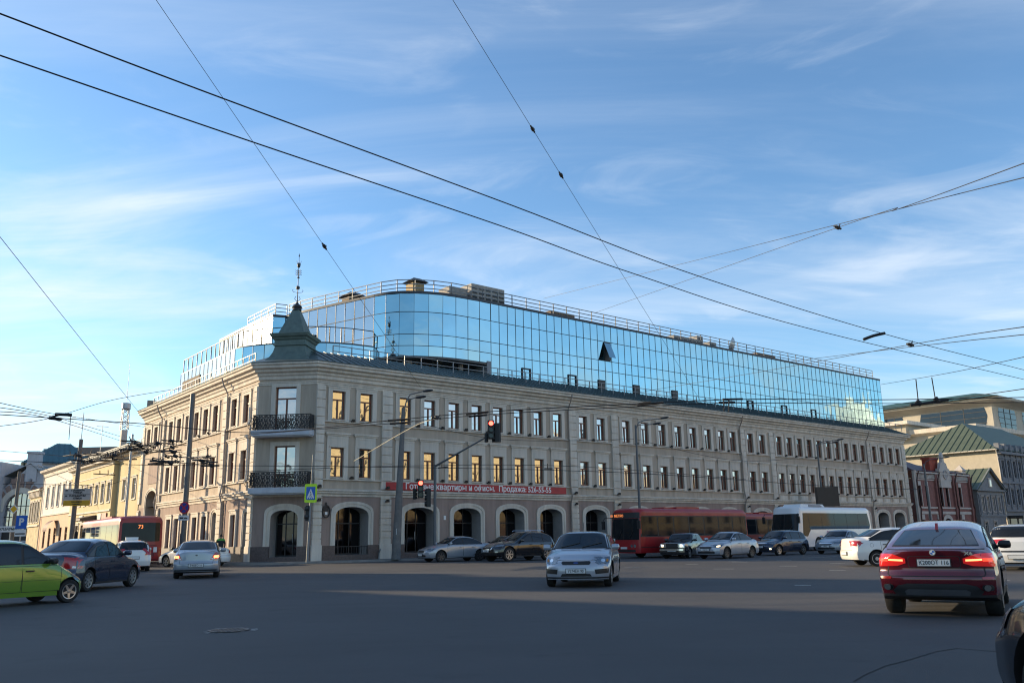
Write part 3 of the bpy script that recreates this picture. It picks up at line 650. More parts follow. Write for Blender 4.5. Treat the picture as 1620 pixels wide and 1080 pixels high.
# roof slab and edge
rp = [(3.4, 29), (3.4, 23.2), (3.7, 16.85)] + [tuple(p) for p in upl] + [tuple(p) for p in cur[1:]] + [(81.65, 2.3), (81.65, 18), (20, 18), (20, 29)]
q = MB(); q.prism(rp, 20.8, 20.9); sweep(q, rp[:-3], [(-.02, 20.78), (.06, 20.78), (.06, 20.98), (-.1, 20.98)]); q.build('roof_edge', m_railg, GB)
q = MB(); lp = [(-1.0, 26.1)] + [tuple(p) for p in lowc] + [(7.9, 9), (3.6, 26.1)]; q.prism(lp, 16.5, 16.58); q.build('terrace_deck', m_railg, GB)
q = MB(); q.quad((-1.0, 26.1, 13.4), (3.5, 26.1, 13.4), (3.5, 26.1, 16.5), (-1.0, 26.1, 16.5)); q.quad((81.6, 18, 13.4), (20, 18, 13.4), (20, 18, 20.8), (81.6, 18, 20.8)); q.quad((20, 18, 13.4), (20, 29, 13.4), (20, 29, 20.8), (20, 18, 20.8)); q.quad((20, 29, 13.4), (3.4, 29, 13.4), (3.4, 29, 20.8), (20, 29, 20.8)); q.build('rear_wall', m_reveal, GB)
# railings
def offs(P, d):
    o = []
    for i, p in enumerate(P):
        a = Vector(P[max(0, i - 1)]); b = Vector(P[min(len(P) - 1, i + 1)]); e = (b - a).normalized(); o.append(Vector((p[0] - e.y * d * -1, p[1] + e.x * d * -1)) if False else Vector((p[0] - e.y * d, p[1] + e.x * d)))
    return o
top = [(4.75, 16.6)] + [tuple(p) for p in resample(upl + cur[1:] + [Vector((80.6, 2.3))], 1.6)][1:]
top = offs(top, .35)
q = MB(); rail(q, [(p.x, p.y, 0) for p in top], 20.9, (.45, .8, 1.15), 5, wd=.06, pw=.06)
rail(q, [(3.9, 23.2, 0), (4.0, 17.1, 0), (5.0, 16.9, 0)], 20.9, (.45, .8, 1.15), 1.6, wd=.06); q.build('roof_railing', m_rail, GB)
tp = offs([(-1.0, 26.1), (-1.0, 19.0)] + [tuple(p) for p in resample([Vector((-1.0, 16))] + [Vector((-1, 14))] + lowc, 2.0)], .2)
q = MB(); rail(q, [(p.x, p.y, 0) for p in tp], 16.58, (.05, 1.3), 1.15, wd=.06, pw=.07); q.build('terrace_railing', m_railg, GB)
# openings in the mirror wall
for u, z, kind in [(29.7, 13.6, 'd'), (34.4, 13.6, 'd'), (40.0, 13.6, 'd'), (20.6, 13.6, 'f'), (26.0, 13.6, 'f'), (52.6, 13.6, 'f'), (59.0, 13.6, 'f'), (65.0, 13.6, 'f')]:
    q = MB()
    if kind == 'd': q.box(u - .42, u + .42, 2.2, 2.27, z, 15.5); q.build('open_doorway', m_black, GB)
    else:
        for a, b in ((u - .5, u - .4), (u + .4, u + .5)): q.box(a, b, 2.2, 2.27, z, 15.6)
        q.box(u - .4, u + .4, 2.2, 2.27, 15.5, 15.6); q.build('door_frame', m_railg, GB)
q = MB(); u = 30.6; q.box(u - .42, u + .42, 2.2, 2.26, 17.45, 19.2); ow = q.build('open_window', m_black, GB)
q = MB(); q.quad((u - .42, 2.24, 19.2), (u + .42, 2.24, 19.2), (u + .42, 1.55, 17.6), (u - .42, 1.55, 17.6)); q.build('tilted_sash', m_curt, ow)
q = MB(); q.box(-1.06, -1.02, 20.8, 25.4, 14.3, 15.7); q.build('side_opening', mat('brown_opening', (.10, .07, .055), .8), GB)
for v in (14.2, 17.7): q = MB(); q.box(-1.06, -1.02, v, v + .8, 13.5, 15.0); q.build('side_window', m_black, GB)
q = MB()
a, b = Vector((6.55, 10.2)), Vector((6.85, 9.2)); e = (b - a).normalized(); nn = Vector((e.y, -e.x)) * .06
q.box(5.55, 5.6, 12.6, 13.4, 17.0, 18.6); q.build('side_window', m_black, GB)
# rooftop boxes
m_brick = mat('roof_brick', (.22, .16, .11), .9, var=.3, sc=6)
def chimney(u, v, w_, d_, h, cap=True, m=m_brick, lou=False):
    q = MB(); q.box(u - w_ / 2, u + w_ / 2, v - d_ / 2, v + d_ / 2, 20.9, 20.9 + h)
    if lou:
        n = int(w_ / .7)
        for i in range(n):
            x = u - w_ / 2 + (i + .5) * w_ / n
            for zz_ in (.35, .75, 1.15):
                if zz_ < h - .2: q.box(x - .25, x + .25, v - d_ / 2 - .03, v - d_ / 2 + .02, 20.9 + h - zz_ - .09, 20.9 + h - zz_ + .09, 1)
    o = q.build('roof_vent_box', [m, m_black], GB)
    if cap: k = MB(); k.lathe([((w_ / 2 + .05) * s2, 20.9 + h), ((w_ / 2 + .3) * s2, 20.9 + h + .1), ((w_ / 2 - .2) * s2, 20.9 + h + .45)], c=(u, v, 0), n=4, ph=R(45)); k.build('cap', m_railg, o)
m_vent = mat('beige_roof_box', (.33, .31, .28), .8, var=.15)
chimney(8.6, 11.5, 1.3, 1.3, 1.1); chimney(11.2, 5.4, 1.1, 1.1, 1.35, m=mat('ochre_box', (.38, .27, .13), .8)); chimney(17.4, 4.4, 3.6, 2.0, 1.75, False, m_vent, True); chimney(14.4, 4.4, 1.9, 1.6, 1.2, False, m_vent)
chimney(26.3, 4.4, 3.0, 1.6, .85, False, m_brick, True); chimney(44.5, 4.6, 4.4, 1.5, 1.0, False, m_vent, True); chimney(46.8, 4.6, 1.0, 1.2, 1.5, False, m_vent, True); chimney(49.0, 4.6, 1.2, 1.2, 1.1, False, m_vent, True); chimney(58.8, 4.6, 3.6, 1.4, .95, False, m_brick, True); chimney(39.0, 4.6, 2.2, 1.2, .5, False, m_vent)
q = MB(); q.lathe([(.0, 0), (.5, .08), (.85, .3), (1.0, .5), (.97, .5), (.8, .3), (.0, .1)], n=20, axis='y', c=(0, 0, 0)); q.bar((0, .1, 0), (0, -.0, -1.3), .1)
o = q.build('satellite_dish', m_steel, GB, smooth=40, loc=(53.2, 4.2, 22.1)); o.rotation_euler = (R(20), 0, R(35))

# ------------------------------------------------------------------ neighbouring buildings
def plain_window(parent, F, s, z, w_, h, fm, pm=m_pane, sur=None, sw_=.16, mull=True, proto={}):
    key = (id(parent), round(w_, 2), round(h, 2), id(fm), id(sur))
    if key in proto:
        c = copy_of(proto[key], F.p(s, 0, z), math.atan2(F.S.y, F.S.x), parent); return c
    q = MB(); hw = w_ / 2
    q.box(-hw, -hw + .07, .1, .18, 0, h); q.box(hw - .07, hw, .1, .18, 0, h); q.box(-hw + .07, hw - .07, .1, .18, 0, .07); q.box(-hw + .07, hw - .07, .1, .18, h - .07, h)
    if mull: q.box(-.03, .03, .1, .17, .07, h - .07); q.box(-hw + .07, -.03, .1, .17, h * .68, h * .68 + .05); q.box(.03, hw - .07, .1, .17, h * .68, h * .68 + .05)
    o = q.build('window', fm, parent, loc=F.p(s, 0, z)); o.rotation_euler = (0, 0, math.atan2(F.S.y, F.S.x))
    p = MB(); p.quad((-hw, .15, 0), (hw, .15, 0), (hw, .15, h), (-hw, .15, h)); p.build('pane', pm, o, fix=False)
    if sur:
        q = MB(); q.box(-hw - sw_, -hw, -.06, .02, -.06, h + sw_); q.box(hw, hw + sw_, -.06, .02, -.06, h + sw_); q.box(-hw, hw, -.058, .02, h, h + sw_); q.box(-hw - sw_ - .05, hw + sw_ + .05, -.12, .02, h + sw_, h + sw_ + .1); q.box(-hw - .1, hw + .1, -.1, .02, -.16, -.061); q.build('surround', sur, o)
    proto[key] = o; return o
def shell(B, u0, u1, v0, v1, z1, wm, fronts, z0=0):
    """four walls; fronts = {side: openings} sides: 's' faces -v, 'w' faces -u"""
    q = MB()
    Fs = Fac((u0, v0), (u1, v0)); Fw = Fac((u0, v1), (u0, v0)); Fn = Fac((u1, v1), (u0, v1)); Fe = Fac((u1, v0), (u1, v1))
    for k, F in (('s', Fs), ('w', Fw), ('n', Fn), ('e', Fe)): F.wall(q, 0, F.L, z0, z1, fronts.get(k, []))
    q.build('wall', wm, B, fix=False); return Fs, Fw
# yellow building on the left street
m_yel = mat('yellow_stucco', (.58, .47, .27), .9, var=.10, sc=.6, stretch=ST)
m_oldroof = mat('dark_old_roof', (.07, .065, .065), .7, var=.2)
YB = street('yellow_building', 'two storey yellow building beside the beige corner building, long grey roof with snow guards', 'building')
yw = [31.0, 34.3, 38.0, 40.4, 42.8, 45.2, 47.6, 50.0, 52.4]
F1 = Fac((-3.4, 54.5), (-3.4, 36.9)); F2 = Fac((-2.95, 36.9), (-2.95, 29.35))
q = MB()
F1.wall(q, 0, F1.L, 0, 9.4, [(54.5 - v - .55, 54.5 - v + .55, 5.5, 7.35) for v in yw if v > 37] + [(54.5 - v - .6, 54.5 - v + .6, 1.2, 3.4) for v in yw if v > 37])
F2.wall(q, 0, F2.L, 0, 9.6, [(36.9 - v - .55, 36.9 - v + .55, 5.5, 7.35) for v in yw if v < 37])
q.quad((-3.4, 36.9, 0), (-2.95, 36.9, 0), (-2.95, 36.9, 9.4), (-3.4, 36.9, 9.4)); q.quad((-3.4, 54.5, 0), (10, 54.5, 0), (10, 54.5, 9.4), (-3.4, 54.5, 9.4)); q.quad((10, 29.35, 0), (10, 54.5, 0), (10, 54.5, 9.4), (10, 29.35, 9.4))
q.build('wall', m_yel, YB, fix=False)
for v in yw:
    F = F1 if v > 37 else F2; L0 = 54.5 if v > 37 else 36.9
    plain_window(YB, F, L0 - v, 5.5, 1.1, 1.85, m_white, sur=m_trim)
    if v > 37: plain_window(YB, F, L0 - v, 1.2, 1.2, 2.2, m_wood, m_pane_dk, sur=m_trim)
q = MB(); sweep(q, [(-3.4, 54.5), (-3.4, 36.9)], [(-.02, 9.0), (.1, 9.05), (.15, 9.3), (.55, 9.4), (.6, 9.55), (-.02, 9.6)]); sweep(q, [(-2.95, 36.9), (-2.95, 29.35)], [(-.02, 9.2), (.1, 9.25), (.15, 9.5), (.55, 9.6), (.6, 9.75), (-.02, 9.8)])
sweep(q, [(-3.4, 54.5), (-3.4, 36.92)], [(-.02, 4.5), (.12, 4.55), (.12, 4.7), (-.02, 4.75)]); sweep(q, [(-3.4, 54.5), (-3.4, 36.92)], [(-.02, 8.1), (.05, 8.12), (.05, 8.2), (-.02, 8.22)]); q.build('cornice', m_trim, YB)
q = MB(); q.add([(-4.0, 54.8, 9.6), (-4.0, 29.2, 9.8), (2.5, 29.2, 12.8), (2.5, 54.8, 12.4), (10.4, 29.2, 9.8), (10.4, 54.8, 9.6)], [(0, 1, 2, 3), (3, 2, 4, 5), (1, 0, 5, 4)])
for k in range(44): v = 29.4 + k * .58; q.bar((-4.0, v, 9.73), (2.5, v, 12.75), .05, .06)
q.build('roof', m_oldroof, YB)
q = MB()
for d, z in ((-3.4, 10.25), (-2.0, 10.9)):
    q.bar((d, 29.5, z + .35), (d, 54, z + .25), .06); q.bar((d, 29.5, z + .18), (d, 54, z + .08), .05)
    for k in range(26): v = 29.6 + k * .95; q.bar((d, v, z - .35), (d, v, z + .35), .05)
q.build('snow_guard', m_dark, YB)
q = MB(); q.bar((-1.0, 44, 11), (-1.0, 44, 13.3), .6); q.build('chimney', m_trim, YB)
q = MB()
for sx, sy in ((-.35, -.35), (.35, -.35), (.35, .35), (-.35, .35)): q.bar((-1 + sx, 44 + sy, 13.3), (-1 + sx * .8, 44 + sy * .8, 15.6), .07)
for k in range(4):
    z = 13.4 + k * .55; s = .33 - .02 * k
    for a, b in (((-s, -s), (s, -s)), ((s, -s), (s, s)), ((s, s), (-s, s)), ((-s, s), (-s, -s))): q.bar((-1 + a[0], 44 + a[1], z), (-1 + b[0], 44 + b[1], z + .5), .045); q.bar((-1 + b[0], 44 + b[1], z), (-1 + a[0], 44 + a[1], z + .5), .045)
q.lathe([(.42, 15.5), (.48, 15.6), (.48, 16.15), (.42, 16.2)], c=(-1, 44, 0), n=12); q.bar((-1, 44, 16.3), (-1, 44, 20.6), .07, n=6, w2=.03)
q.build('antenna_mast', m_steel, YB); q = MB(); q.bar((-3.4, 43.0, 10.2), (-3.4, 43.0, 13.6), .05); q.bar((-4.0, 43.0, 13.4), (-2.8, 43.0, 13.4), .04); q.build('aerial', m_steel, YB)
q = MB(); q.add([F1.p(8.2, .05, 4.3), F1.p(12.4, .05, 4.3), F1.p(12.4, 1.5, 3.95), F1.p(8.2, 1.5, 3.95), F1.p(8.2, 1.5, 3.75), F1.p(12.4, 1.5, 3.75), F1.p(8.2, .05, 3.75), F1.p(12.4, .05, 3.75)], [(0, 1, 2, 3), (3, 2, 5, 4), (0, 3, 4, 6), (1, 7, 5, 2), (6, 4, 5, 7)]); q.build('entrance_canopy', mat('brown_canopy', (.10, .07, .055), .6), YB)
for a, b, col in ((13.3, 14.6, (.5, .5, .48)), (14.9, 16.6, (.35, .12, .09)), (5.4, 7.0, (.5, .48, .45))):
    q = MB(); F1.box(q, a, b, .06, .12, 3.7, 4.4); q.build('shop_sign', mat('shop_sign_board', col, .5, var=.3, sc=5), YB)
# peach and white building
WB = street('peach_building', 'white and peach two storey house with deep white cornice beyond the yellow building', 'building')
m_peach = mat('peach_stucco', (.62, .43, .29), .9, var=.08, sc=.7, stretch=ST); m_offw = mat('off_white_stucco', (.66, .62, .57), .9, var=.08, sc=.7, stretch=ST)
F = Fac((-3.0, 72.5), (-3.0, 54.8)); vs = [57.2, 60.2, 63.2, 66.2, 69.4]
q = MB(); F.wall(q, 0, F.L, 5.0, 10.2, [(72.5 - v - .6, 72.5 - v + .6, 6.0, 8.5) for v in vs]); F.wall(q, 0, F.L, 0, 5.0, [(72.5 - v - .65, 72.5 - v + .65, 1.0, 3.4) for v in vs], 1)
q.quad((-3.0, 54.8, 0), (8, 54.8, 0), (8, 54.8, 10.2), (-3.0, 54.8, 10.2), 0); q.quad((-3.0, 72.5, 0), (8, 72.5, 0), (8, 72.5, 10.2), (-3.0, 72.5, 10.2), 0); q.build('wall', [m_offw, m_peach], WB, fix=False)
for v in vs: plain_window(WB, F, 72.5 - v, 6.0, 1.2, 2.5, m_white, sur=m_trim); plain_window(WB, F, 72.5 - v, 1.0, 1.3, 2.4, m_wood, m_pane_dk)
q = MB(); sweep(q, [(-3.0, 72.5), (-3.0, 54.8)], [(-.02, 9.9), (.15, 9.95), (.2, 10.3), (.6, 10.5), (.7, 10.75), (-.02, 10.8)]); sweep(q, [(-3.0, 72.5), (-3.0, 54.8)], [(-.02, 4.9), (.14, 4.95), (.14, 5.1), (-.02, 5.15)]); q.build('cornice', m_trim, WB)
q = MB(); q.add([(-3.7, 72.6, 10.75), (-3.7, 54.6, 10.75), (2, 54.6, 12.4), (2, 72.6, 12.4), (8, 54.6, 10.7), (8, 72.6, 10.7)], [(0, 1, 2, 3), (3, 2, 4, 5)]); q.build('roof', m_oldroof, WB)
q = MB()
for k in range(9):
    a0, a1 = math.pi / 16 * k, math.pi / 16 * (k + 1)
    q.add([F.p(8.2, .05 + 1.1 * math.sin(a0), 3.2 + 1.1 * math.cos(a0)), F.p(10.6, .05 + 1.1 * math.sin(a0), 3.2 + 1.1 * math.cos(a0)), F.p(10.6, .05 + 1.1 * math.sin(a1), 3.2 + 1.1 * math.cos(a1)), F.p(8.2, .05 + 1.1 * math.sin(a1), 3.2 + 1.1 * math.cos(a1))], [(0, 1, 2, 3)])
q.build('awning', mat('brown_awning', (.13, .06, .05), .7), WB)
q = MB(); q.tube([F.p(.4, .15, 10.2), F.p(.4, .15, .2)], .12, 6); q.build('downpipe', m_trim, WB)
# ornate low yellow house
OB = street('ornate_house', 'small pale yellow house with crumbling stucco and red brown roof patch past the peach house', 'building')
F = Fac((-3.0, 81), (-3.0, 73.2)); q = MB(); vs = [74.6, 76.4, 78.2, 79.8]; F.wall(q, 0, F.L, 0, 8.6, [(81 - v - .5, 81 - v + .5, 4.4, 7.0) for v in vs]); q.quad((-3, 73.2, 0), (6, 73.2, 0), (6, 73.2, 8.6), (-3, 73.2, 8.6)); q.quad((-3, 81, 0), (6, 81, 0), (6, 81, 8.6), (-3, 81, 8.6)); q.build('wall', mat('pale_yellow_stucco', (.58, .47, .28), .9, var=.3, sc=1.5), OB, fix=False)
for v in vs: plain_window(OB, F, 81 - v, 4.4, 1.0, 2.6, m_white, sur=m_trim)
q = MB()
for k in range(9): F.box(q, .3 + k * .85, .6 + k * .85, .0, .3, 7.6, 8.3)
F.box(q, 0, 7.8, 0, .4, 8.4, 8.65); F.box(q, 0, 7.8, 0, .2, 3.8, 4.0); q.build('moulding', m_trim, OB)
q = MB(); q.add([(-3.5, 81.2, 8.66), (-3.5, 73, 8.66), (1, 73, 10.2), (1, 81.2, 10.2), (6, 73, 8.6), (6, 81.2, 8.6)], [(0, 1, 2, 3), (3, 2, 4, 5), (1, 4, 2)]); q.build('roof', mat('red_brown_roof', (.16, .05, .04), .6, var=.3), OB)
# hall with a great arched window, closing the street
p0 = at_y(25, 800, 130); p0.z = 0
AH = thing('arched_hall', 'white gabled hall with great arched window and brown arch blocks closing the left street', 'building', p0, R(8)); AH.scale = (.6, 1, .75)
m_hall = mat('hall_white', (.47, .47, .49), .9, var=.08); m_hbr = mat('hall_brown', (.26, .18, .15), .9, var=.1)
FH = Fac((-9, 0), (10, 0)); q = MB(); FH.wall(q, 0, 19, 0, 13.0, [(6.2, 13.6, 2.8, 12.2, 3.7, .6)]); q.add([(-9, 0, 13), (-3.5, 0, 13.0), (2.6, 0, 18), (8, 0, 15.0), (10, 0, 13.0), (-9, 0, 13)], [(0, 1, 2, 3, 4)])
q.box(1.6, 4.2, -.2, 1.6, 14.5, 20.2); q.box(1.4, 4.4, -.3, 1.8, 17.6, 17.9); q.box(1.4, 4.4, -.3, 1.8, 20.2, 20.7); q.box(-9, -5.5, -.2, 3, 12.8, 14.2); q.build('wall', m_hall, AH, fix=False)
q = MB(); bo = arc(6.2 - 1.1, 13.6 + 1.1, 13.4, 4.9); bi = arc(6.2, 13.6, 12.2, 3.7)
for i in range(12):
    q.add([FH.p(bi[i][0], .12, bi[i][1]), FH.p(bi[i + 1][0], .12, bi[i + 1][1]), FH.p(bo[i + 1][0], .12, bo[i + 1][1]), FH.p(bo[i][0], .12, bo[i][1])], [(0, 1, 2, 3)])
q.build('arch_surround', m_trim, AH, fix=False)
q = MB()
for i in range(11):
    t = math.pi * (i + .5) / 11; r0, r1 = 5.2, 6.3 + (.9 if i % 2 == 0 else 0)
    c = Vector((9.9, 0, 8.2)); d = Vector((-math.cos(t), 0, math.sin(t))); e = Vector((d.z, 0, -d.x)) * .55
    pts = [c + d * r0 - e, c + d * r0 + e, c + d * r1 + e, c + d * r1 - e]; q.add([FH.p(p.x, .2, p.z) for p in pts] + [FH.p(p.x, -.02, p.z) for p in pts], [(0, 1, 2, 3), (0, 1, 5, 4), (1, 2, 6, 5), (2, 3, 7, 6), (3, 0, 4, 7)])
for x, h in ((7.5, 1.2), (8.6, 1.8), (9.9, 2.6), (11.2, 1.8), (12.3, 1.2)): FH.box(q, x - .3, x + .3, -.02, .15, 14.1, 14.1 + h * .8)
q.build('arch_block', m_hbr, AH)
q = MB(); FH.box(q, 6.2, 13.6, -.6, -.5, 2.8, 12.2); q.build('arched_window', m_pane, AH)
q = MB()
for k in range(1, 6): FH.box(q, 6.2 + k * 1.23 - .08, 6.2 + k * 1.23 + .08, -.5, -.42, 5, 12.2)
for z in (5, 7.4, 9.6): FH.box(q, 6.2, 13.6, -.5, -.41, z, z + .15)
FH.box(q, 6.2, 13.6, -.5, -.3, 2.8, 5); q.build('window_frame', m_dark, AH)
q = MB(); q.add([(-9.3, -.4, 12.9), (2.6, -.4, 18.2), (10.3, -.4, 12.9), (-9.3, 14, 12.9), (2.6, 14, 18.2), (10.3, 14, 12.9)], [(0, 1, 4, 3), (1, 2, 5, 4)]); q.build('roof', m_roofm, AH)
# teal hip roofed building behind
p0 = at_y(84, 800, 146); p0.z = 0
TB = thing('teal_roofed_building', 'building with a teal green hipped metal roof showing above the peach house', 'building', p0, R(30)); TB.scale = (1.2, 1.2, 1.17)
m_teal = mat('teal_roof', (.055, .14, .155), .45, metal=.3, var=.12)
q = MB(); q.box(-4.0, 4.4, -4, 6, 0, 12.6); q.build('wall', m_hall, TB)
q = MB(); q.add([(-4.6, -4.6, 12.5), (5.0, -4.6, 12.5), (5.0, 6.6, 12.5), (-4.6, 6.6, 12.5), (-.3, 1, 15.9), (1.5, 1, 15.9)], [(0, 1, 5, 4), (1, 2, 5), (2, 3, 4, 5), (3, 0, 4)])
for k in range(13): x = -4.2 + k * .7; t = max(0, 1 - (max(0, -.3 - x) / 4.3 + max(0, x - 1.5) / 3.5)); q.bar((x, -4.6, 12.55), (x, -4.6 + 5.6 * t, 12.55 + 3.4 * t), .07)
q.build('roof', m_teal, TB)
# grey panel block far behind, with a saw-tooth row of white fins
p0 = at_y(150, 800, 165); p0.z = 0
GP = thing('panel_block', 'far grey block with saw-tooth row of white fins and brown end panel', 'building', p0, R(-3))
q = MB(); q.box(-11.5, 12, 0, 14, 0, 19.8); q.build('wall', mat('grey_cladding', (.27, .30, .33), .7, var=.1), GP)
q = MB(); q.box(-4.8, 3.8, -.2, 0, 12, 19.9); q.build('end_panel', mat('brown_cladding', (.15, .125, .11), .7, var=.08), GP)
for k in range(11):
    q = MB(); x = -7.0 - k * 2.45; y = k * 9.0; q.prism([(x - 2.1, y), (x, y - .6), (x + .5, y + 6), (x - 1.6, y + 6)], 0, 19.8 + (.1 if k % 2 else .0)); q.build('white_fin', mat('white_cladding', (.52, .54, .56), .7, var=.08) if k == 0 else bpy.data.materials['white_cladding'], GP)
# filler wall at the far left edge
p0 = at_y(-45, 800, 128); p0.z = 0
LH = thing('grey_hall', 'low grey hall with dark shop fronts at the far left edge', 'building', p0, R(5))
q = MB(); q.box(-12, 3.6, 0, 10, 0, 13.8); q.build('wall', m_hall, LH); q = MB(); q.box(-11, 3.4, -.2, 0, 1, 6.5); q.build('shop_window', m_pane_dk, LH); q = MB(); q.box(-12, 3.8, -.6, .4, 6.6, 7.1); q.build('ledge', m_trim, LH)

# ------------------------------------------------------------------ right side
m_redb = mat('red_brick', (.23, .105, .092), .9, var=.2, sc=3, bump=.3, bsc=12); m_whb = mat('white_brick', (.50, .46, .42), .9, var=.12)
m_grn = mat('green_seamed_roof', (.105, .13, .085), .55, metal=.1, var=.12, sc=1.2); m_purp = mat('dark_plum_roof', (.075, .035, .045), .55, var=.15)
BB = street('brick_building', 'two storey red brick house with white trim, clock-like gable crest and plum roof', 'building')
F = Fac((82.6, -.1), (98.2, -.1)); wx = [83.9, 85.8, 89.8, 91.5, 95.3]
q = MB(); F.wall(q, 0, F.L, 0, 7.9, [(u - 82.6 - .33, u - 82.6 + .33, 4.45, 7.05) for u in wx] + [(u - 82.6 - .3, u - 82.6 + .3, 1.3, 2.75) for u in (83.9, 85.8, 88.2, 95.2)] + [(7.1, 9.0, 0, 2.9, .6, .4)])
q.quad((82.6, -.1, 0), (82.6, 12, 0), (82.6, 12, 7.9), (82.6, -.1, 7.9)); q.quad((98.2, -.1, 0), (98.2, 12, 0), (98.2, 12, 7.9), (98.2, -.1, 7.9)); q.build('wall', m_redb, BB, fix=False)
for u in wx: plain_window(BB, F, u - 82.6, 4.45, .66, 2.6, m_dark, m_pane_dk, mull=False)
q = MB()
for u in wx: F.box(q, u - 82.6 - .38, u - 82.6 + .38, -.02, .09, 7.05, 7.6); F.box(q, u - 82.6 + .34, u - 82.6 + .46, -.02, .07, 4.4, 7.0)
for u in (83.9, 85.8, 88.2, 95.2): F.box(q, u - 82.6 - .4, u - 82.6 + .4, -.02, .09, 2.75, 3.4)
q.build('window_lintel', m_whb, BB)
for u in (83.9, 85.8, 88.2, 95.2): plain_window(BB, F, u - 82.6, 1.3, .6, 1.45, m_dark, m_pane_dk, mull=False)
q = MB(); F.box(q, 0, F.L, -.02, .12, 4.15, 4.35); F.box(q, .6, F.L - .4, -.02, .08, 3.45, 3.8); F.box(q, 0, F.L, -.02, .3, 8.6, 8.8); F.box(q, 0, F.L, -.02, .08, 7.75, 7.88)
for k in range(48): F.box(q, .2 + k * .32, .36 + k * .32, -.02, .16, 7.95, 8.5)
q.build('cornice', m_whb, BB)
q = MB(); F.box(q, 0, F.L, -.3, -.02, 7.9, 8.7); q.build('parapet', m_redb, BB)
q = MB(); F.box(q, 7.0, 9.9, -.3, .22, 6.9, 9.4); q.prism([(7.3 - 8.45, 9.4), (9.6 - 8.45, 9.4), (9.25 - 8.45, 10.1), (8.75 - 8.45, 10.3), (8.7 - 8.45, 11.2), (8.45 - 8.45, 11.6), (8.2 - 8.45, 11.2), (8.15 - 8.45, 10.3), (7.65 - 8.45, 10.1)], -.2, .18, T=lambda x, y, z: F.p(8.45 + x, z, y)); q.build('gable_crest', m_whb, BB)
q = MB(); q.lathe([(.0, 0), (.62, 0), (.62, .1), (.5, .1), (.45, .05), (0, .05)], n=20, axis='y', c=(0, 0, 0)); o = q.build('rose', m_reveal, BB, loc=F.p(8.45, .22, 8.6)); o.rotation_euler = (0, 0, math.pi)
q = MB(); F.box(q, 6.2, 8.6, -1.6, -.6, 9.0, 10.6); F.box(q, 6.1, 8.7, -1.7, -.5, 10.6, 10.9); q.build('chimney', mat('bright_red_brick', (.36, .07, .04), .8, var=.15), BB)
for s_ in (-.3, 5.4, 10.4, 15.2):
    q = MB(); F.box(q, s_ + .1, s_ + .7, -.02, .26, 0, 8.9); q.build('pilaster', m_redb if s_ > 0 else m_whb, BB)
    q = MB(); q.tube([F.p(s_ + .9, .5, 8.8), F.p(s_ + .7, .4, 8.3), F.p(s_ + .5, .34, 7.6), F.p(s_ + .5, .34, 4.6), F.p(s_ + .75, .34, 4.1), F.p(s_ + .55, .34, 3.2), F.p(s_ + .55, .34, 0)], .16, 6); q.build('downpipe', mat('maroon_pipe', (.05, .015, .015), .5), BB)
q = MB(); q.add([(82.3, -.4, 8.9), (98.5, -.4, 8.9), (98.5, 12, 8.9), (82.3, 12, 8.9), (84.5, 6, 12.2), (96.5, 6, 10.6)], [(0, 1, 5, 4), (1, 2, 5), (2, 3, 4, 5), (3, 0, 4)]); q.build('roof', m_purp, BB)
q = MB(); q.lathe([(.7, 8.8), (.7, 9.4), (.9, 9.4), (.0, 10.2)], c=(97.4, .4, 0), n=4, ph=R(45)); q.build('corner_turret', m_whb, BB)
arch_pts = arc(6.7, 9.4, 3.4, .9); q = MB(); inn = arc(7.1, 9.0, 2.9, .6)
for i in range(12): q.add([F.p(inn[i][0], .1, inn[i][1]), F.p(inn[i + 1][0], .1, inn[i + 1][1]), F.p(arch_pts[i + 1][0], .1, arch_pts[i + 1][1]), F.p(arch_pts[i][0], .1, arch_pts[i][1])], [(0, 1, 2, 3)])
q.build('door_arch', m_whb, BB, fix=False); q = MB(); F.box(q, 7.1, 9.0, -.45, -.4, 0, 2.9); q.build('door', m_black, BB)
# small wooden house with green gable roof
HB = street('gabled_house', 'small grey wooden house with green gabled roof between brick house and grey ornate house', 'house')
m_gw = mat('grey_painted_wood', (.20, .21, .225), .8, var=.15, sc=3); m_crm = mat('cream_trim', (.50, .43, .30), .8, var=.1)
F = Fac((100.4, -.2), (108.9, -.2)); q = MB(); F.wall(q, 0, F.L, 0, 6.9, [(s_ - .42, s_ + .42, 3.9, 5.9) for s_ in (1.4, 3.2, 5.0, 6.8)] + [(s_ - .5, s_ + .5, 1.0, 2.4) for s_ in (1.6, 4.6)])
q.add([F.p(0, 0, 6.9), F.p(8.5, 0, 6.9), F.p(4.6, 0, 9.7)], [(0, 1, 2)]); q.quad((100.4, -.2, 0), (100.4, 14, 0), (100.4, 14, 6.9), (100.4, -.2, 6.9)); q.build('wall', m_gw, HB, fix=False)
for s_ in (1.4, 3.2, 5.0, 6.8): plain_window(HB, F, s_, 3.9, .84, 2.0, m_trim, sur=m_reveal)
for s_ in (1.6, 4.6): plain_window(HB, F, s_, 1.0, 1.0, 1.4, m_trim, m_pane_dk, sur=m_reveal)
q = MB(); F.box(q, -.2, 8.7, -.02, .35, 6.7, 6.95); F.box(q, 0, 8.5, -.02, .15, 3.2, 3.4); F.box(q, 0, 8.5, -.02, .12, 6.2, 6.35)
for s_ in (.35, 2.3, 4.1, 5.9, 7.9): F.box(q, s_ - .08, s_ + .08, -.02, .12, 3.4, 6.2)
q.bar(F.p(-.5, .3, 6.75), F.p(4.6, .3, 9.95), .22); q.bar(F.p(9.0, .3, 6.75), F.p(4.6, .3, 9.95), .22); q.build('trim', m_gw, HB)
